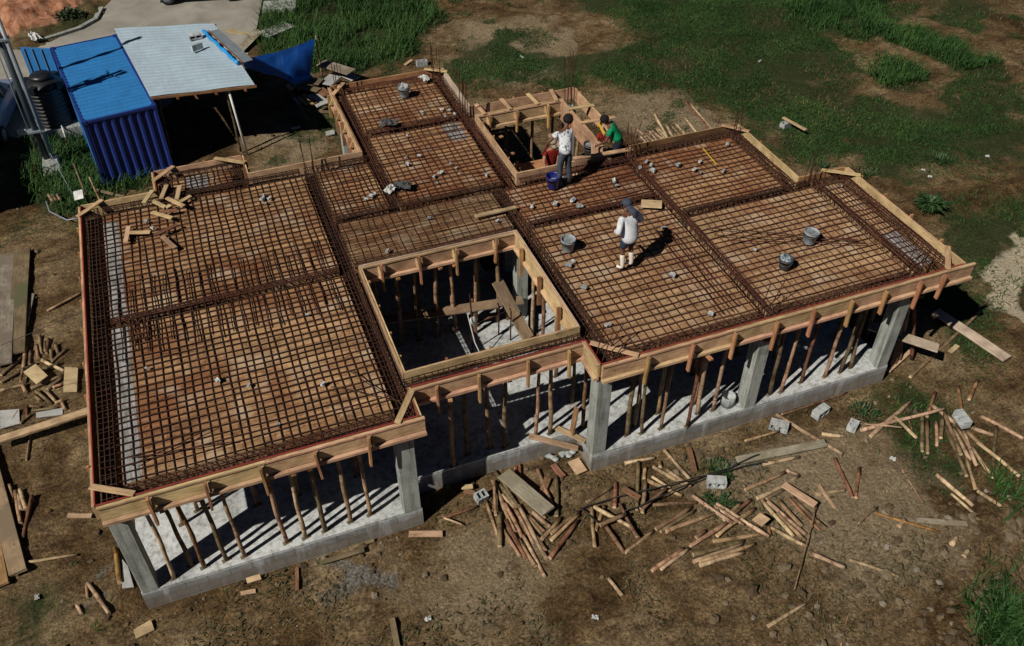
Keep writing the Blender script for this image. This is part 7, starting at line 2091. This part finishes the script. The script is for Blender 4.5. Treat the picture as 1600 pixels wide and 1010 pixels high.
def person(label, loc, rz, J, skin_m, top, top_m, sleeve, legs_m, leg_end, shoe_m, boot_top, hair=None, cap=None, scarf=None, group=None):
    """J: joints in the figure's own frame, facing +Y, feet at z = 0"""
    t = thing('person', label, 'person', loc, rz)
    base = Matrix.Translation(loc) @ Matrix.Rotation(rz, 4, 'Z')
    V = {k: Vector(p) for k, p in J.items()}
    pts, ed = {}, []
    def put(k, p, r):
        pts[k] = (p[0], p[1], p[2], r)
    def chain(*ks):
        for a, b in zip(ks, ks[1:]):
            ed.append((a, b))
    put('pelvis', V['pelvis'], (0.125, 0.10))
    put('waist', V['pelvis'].lerp(V['chest'], 0.45), (0.115, 0.09))
    put('chest', V['chest'], (0.145, 0.105))
    put('neck', V['chest'].lerp(V['head'], 0.5), 0.055)
    put('jaw', V['chest'].lerp(V['head'], 0.78), 0.06)
    hd = (V['head'] - V['chest']).normalized()
    put('head', V['head'], (0.075, 0.092))
    put('crown', V['head'] + hd * 0.085, (0.06, 0.072))
    chain('pelvis', 'waist', 'chest', 'neck', 'jaw', 'head', 'crown')
    for s in 'LR':
        put('sho' + s, V['sho' + s], 0.062)
        put('elb' + s, V['elb' + s], 0.042)
        put('wri' + s, V['wri' + s], 0.028)
        d = (V['wri' + s] - V['elb' + s]).normalized()
        pm = V['wri' + s] + d * 0.07
        put('palm' + s, pm, (0.032, 0.018))
        chain('chest', 'sho' + s, 'elb' + s, 'wri' + s, 'palm' + s)
        side = d.cross(Vector((0, 1, 0.2))).normalized()
        curl = side.cross(d).normalized()
        for fi, (off, ln) in enumerate([(-0.026, 0.07), (-0.009, 0.085), (0.009, 0.08), (0.026, 0.062)]):
            a = pm + side * off + d * 0.035
            b = a + d * ln * 0.5 + curl * 0.006
            c = a + d * ln * 0.85 + curl * 0.03
            for kk, q, r_ in (('a', a, 0.010), ('b', b, 0.009), ('c', c, 0.007)):
                put(f'f{s}{fi}{kk}', q, r_)
            chain('palm' + s, f'f{s}{fi}a', f'f{s}{fi}b', f'f{s}{fi}c')
        sg = 1 if s == 'L' else -1
        a = V['wri' + s] + d * 0.04 + side * 0.036 * sg
        put(f't{s}a', a, 0.011)
        put(f't{s}b', a + d * 0.035 + side * 0.02 * sg + curl * 0.012, 0.009)
        chain('palm' + s, f't{s}a', f't{s}b')
        put('hip' + s, V['hip' + s], 0.085)
        put('kne' + s, V['kne' + s], 0.055)
        put('cal' + s, V['kne' + s].lerp(V['ank' + s], 0.35), 0.052)
        put('ank' + s, V['ank' + s], 0.036)
        put('toe' + s, V['toe' + s], (0.04, 0.026))
        chain('pelvis', 'hip' + s, 'kne' + s, 'cal' + s, 'ank' + s, 'toe' + s)
    body = link('body', skin('body', pts, ed, skin_m), t, base)
    # face
    fwd = (V.get('gaze', Vector((0, 1, 0)))).normalized()
    rgt = fwd.cross(hd).normalized()
    hc = V['head']
    fm = MB().ball(hc + fwd * 0.105 - hd * 0.005, (0.014, 0.02, 0.024), 8, 6)
    for s in (-1, 1):
        fm.ball(hc + rgt * 0.08 * s - hd * 0.005, (0.014, 0.022, 0.032), 8, 6)
    link('face', fm.mesh('face', skin_m, True), t, base)
    em = MB()
    for s in (-1, 1):
        em.ball(hc + fwd * 0.088 + rgt * 0.03 * s + hd * 0.022, (0.011, 0.008, 0.007), 8, 5)
    em.ball(hc + fwd * 0.088 - hd * 0.045, (0.024, 0.008, 0.006), 8, 5)
    link('eyes_and_mouth', em.mesh('eyes_and_mouth', M['hair']), t, base)
    # shirt: its own loose surface over trunk and arms
    sp, se = {}, []
    def sput(k, p, r):
        sp[k] = (p[0], p[1], p[2], r)
    hem = V['pelvis'] + (V['pelvis'] - V['chest']).normalized() * top['hem']
    bk = top.get('bulk', 1.0)
    sput('hem', hem, (0.185 * bk, 0.16 * bk))
    sput('belly', V['pelvis'].lerp(V['chest'], 0.4), (0.165 * bk, 0.14 * bk))
    sput('chest', V['chest'], (0.18 * bk, 0.14 * bk))
    sput('collar', V['chest'].lerp(V['head'], 0.36), (0.085, 0.075))
    se += [('hem', 'belly'), ('belly', 'chest'), ('chest', 'collar')]
    for s in 'LR':
        sput('sho' + s, V['sho' + s], 0.082)
        sput('mid' + s, V['sho' + s].lerp(V['elb' + s], 0.55), 0.072)
        se += [('chest', 'sho' + s), ('sho' + s, 'mid' + s)]
        if sleeve > 0.6:
            sput('elb' + s, V['elb' + s], 0.06)
            sput('cuf' + s, V['elb' + s].lerp(V['wri' + s], sleeve), 0.045)
            se += [('mid' + s, 'elb' + s), ('elb' + s, 'cuf' + s)]
    link('shirt', skin('shirt', sp, se, top_m), t, base)
    lp, le = {}, []
    lp['pelvis'] = (*V['pelvis'], (0.15, 0.125))
    lp['waist'] = (*V['pelvis'].lerp(V['chest'], 0.25), (0.14, 0.115))
    le.append(('pelvis', 'waist'))
    for s in 'LR':
        lp['hip' + s] = (*V['hip' + s], 0.108)
        e = leg_end
        if e <= 1:
            lp['end' + s] = (*V['hip' + s].lerp(V['kne' + s], e), 0.095)
            le += [('pelvis', 'hip' + s), ('hip' + s, 'end' + s)]
        else:
            lp['kne' + s] = (*V['kne' + s], 0.08)
            lp['end' + s] = (*V['kne' + s].lerp(V['ank' + s], e - 1), 0.065)
            le += [('pelvis', 'hip' + s), ('hip' + s, 'kne' + s), ('kne' + s, 'end' + s)]
    link('trousers', skin('trousers', lp, le, legs_m), t, base)
    for s in 'LR':
        bp = {'top': (*V['ank' + s].lerp(V['kne' + s], boot_top), 0.066), 'mid': (*V['ank' + s].lerp(V['kne' + s], boot_top * 0.4), 0.056), 'heel': (V['ank' + s].x, V['ank' + s].y, V['ank' + s].z - 0.03, 0.05), 'toe': (*V['toe' + s], (0.052, 0.04))}
        link('boot', skin('boot', bp, [('top', 'mid'), ('mid', 'heel'), ('heel', 'toe')], shoe_m), t, base)
    if hair:
        h = MB().ball(hc + hd * 0.04 - fwd * 0.02, tuple(hair), 16, 10, 0.06)
        link('hair', h.mesh('hair', M['hair'], True), t, base)
    if cap:
        c = MB().ball(hc + hd * 0.055 - fwd * 0.005, (0.105, 0.115, 0.085), 18, 10, 0.015)
        br = hc + fwd * 0.11 + hd * 0.035
        c.add([br - rgt * 0.08, br + rgt * 0.08, br + rgt * 0.05 + fwd * 0.08 - hd * 0.02, br - rgt * 0.05 + fwd * 0.08 - hd * 0.02,
               br - rgt * 0.08 + hd * 0.012, br + rgt * 0.08 + hd * 0.012, br + rgt * 0.05 + fwd * 0.08 - hd * 0.008, br - rgt * 0.05 + fwd * 0.08 - hd * 0.008],
              [(3, 2, 1, 0), (4, 5, 6, 7), (0, 1, 5, 4), (1, 2, 6, 5), (2, 3, 7, 6), (3, 0, 4, 7)])
        link('cap', c.mesh('cap', M[cap], True), t, base)
    if scarf:
        s_ = {'a': (*(hc - fwd * 0.06 + hd * 0.03), (0.07, 0.03)), 'b': (*(hc - fwd * 0.09 - hd * 0.07), (0.078, 0.035)), 'c': (*(V['chest'] - fwd * 0.17 + Vector((0.02, 0, 0.12))), (0.09, 0.035)), 'd': (*(V['chest'] - fwd * 0.2 - Vector((-.05, 0, 0.04))), (0.07, 0.035))}
        link('neck_cloth', skin('neck_cloth', s_, [('a', 'b'), ('b', 'c'), ('c', 'd')], M[scarf]), t, base)
    return t

STAND = 3.155
person('worker in plain white shirt, navy shorts and white boots walking over the bars', (10.95, 2.6, STAND), R(14),
       dict(pelvis=(0, 0, .86), chest=(0, .1, 1.24), head=(.03, .2, 1.47), gaze=(0, .9, -.5), shoL=(-.2, .08, 1.3), shoR=(.2, .1, 1.3), elbL=(-.36, -.04, 1.04), elbR=(.36, .03, 1.05), wriL=(-.24, .2, .94), wriR=(.22, .24, .95),
            hipL=(-.09, 0, .82), hipR=(.09, 0, .82), kneL=(-.1, .07, .47), kneR=(.11, .04, .46), ankL=(-.14, -.02, .08), ankR=(.1, -.04, .09), toeL=(-.21, .1, .04), toeR=(.09, .12, .04)),
       M['skin'], dict(hem=0.25, bulk=1.4), M['white_cloth'], 0.9, M['navy_cloth'], 0.95, M['white_boot'], 0.75, hair=None, cap='cap_blue', scarf='cap_blue')
person('worker in black and white patterned shirt bending forward before the stair well', (10.98, 6.05, STAND), R(12),
       dict(pelvis=(0, 0, .9), chest=(.09, .17, 1.27), head=(.24, .3, 1.5), gaze=(0, .8, -.6), shoL=(-.1, .19, 1.33), shoR=(.26, .19, 1.29), elbL=(-.33, .24, 1.15), elbR=(.36, .33, 1.05), wriL=(-.36, .36, .88), wriR=(.25, .5, .92),
            hipL=(-.09, 0, .86), hipR=(.09, 0, .86), kneL=(-.11, .06, .47), kneR=(.11, .02, .47), ankL=(-.13, .0, .08), ankR=(.13, -.04, .08), toeL=(-.14, .16, .04), toeR=(.14, .12, .04)),
       M['skin'], dict(hem=0.12, bulk=1.12), M['pattern_cloth'], 0.45, M['grey_cloth'], 1.9, M['black_boot'], 0.25, hair=(0.125, 0.13, 0.125))
person('worker in green shirt stooping at the right of the stair well', (12.92, 7.12, 2.55), R(60),
       dict(pelvis=(0, -.02, .84), chest=(0, .19, 1.17), head=(-.02, .36, 1.36), gaze=(0, .7, -.7), shoL=(-.19, .19, 1.2), shoR=(.19, .2, 1.2), elbL=(-.27, .27, .92), elbR=(.27, .24, .92), wriL=(-.18, .46, .74), wriR=(.22, .42, .7),
            hipL=(-.1, -.05, .77), hipR=(.1, -.05, .77), kneL=(-.13, .1, .43), kneR=(.13, .08, .43), ankL=(-.14, .0, .08), ankR=(.14, -.05, .08), toeL=(-.15, .16, .04), toeR=(.15, .12, .04)),
       M['skin'], dict(hem=0.06, bulk=1.15), M['green_cloth'], 0.3, M['dark_cloth'], 1.9, M['black_boot'], 0.25, hair=(0.105, 0.12, 0.11))
person('worker in tan cap and red shirt standing inside the stair well', (11.2, 7.4, 1.99), R(175),
       dict(pelvis=(0, 0, .9), chest=(0, .08, 1.3), head=(0, .13, 1.58), gaze=(0, .9, -.35), shoL=(-.18, .06, 1.36), shoR=(.18, .08, 1.36), elbL=(-.24, .22, 1.12), elbR=(.27, .26, 1.15), wriL=(-.15, .42, 1.02), wriR=(.3, .5, 1.1),
            hipL=(-.09, 0, .86), hipR=(.09, 0, .86), kneL=(-.11, .03, .47), kneR=(.11, .03, .47), ankL=(-.12, .0, .08), ankR=(.12, .0, .08), toeL=(-.13, .15, .04), toeR=(.13, .15, .04)),
       M['skin_light'], dict(hem=0.08), M['red_cloth'], 0.3, M['dark_cloth'], 1.9, M['black_boot'], 0.25, hair=None, cap='cap_tan')
crumple('red_rag', (12.66, 7.55, 3.22), (0.24, 0.2, 0.12), M['red_cloth'], "red rag on the frame in front of the green worker", 'rag', 77)
tag(board('spirit_level', (12.85, 7.7, 3.2), (12.95, 8.3, 3.22), 0.06, 0.03, M['yellow']), 'yellow spirit level lying on the stair well frame', 'spirit level')
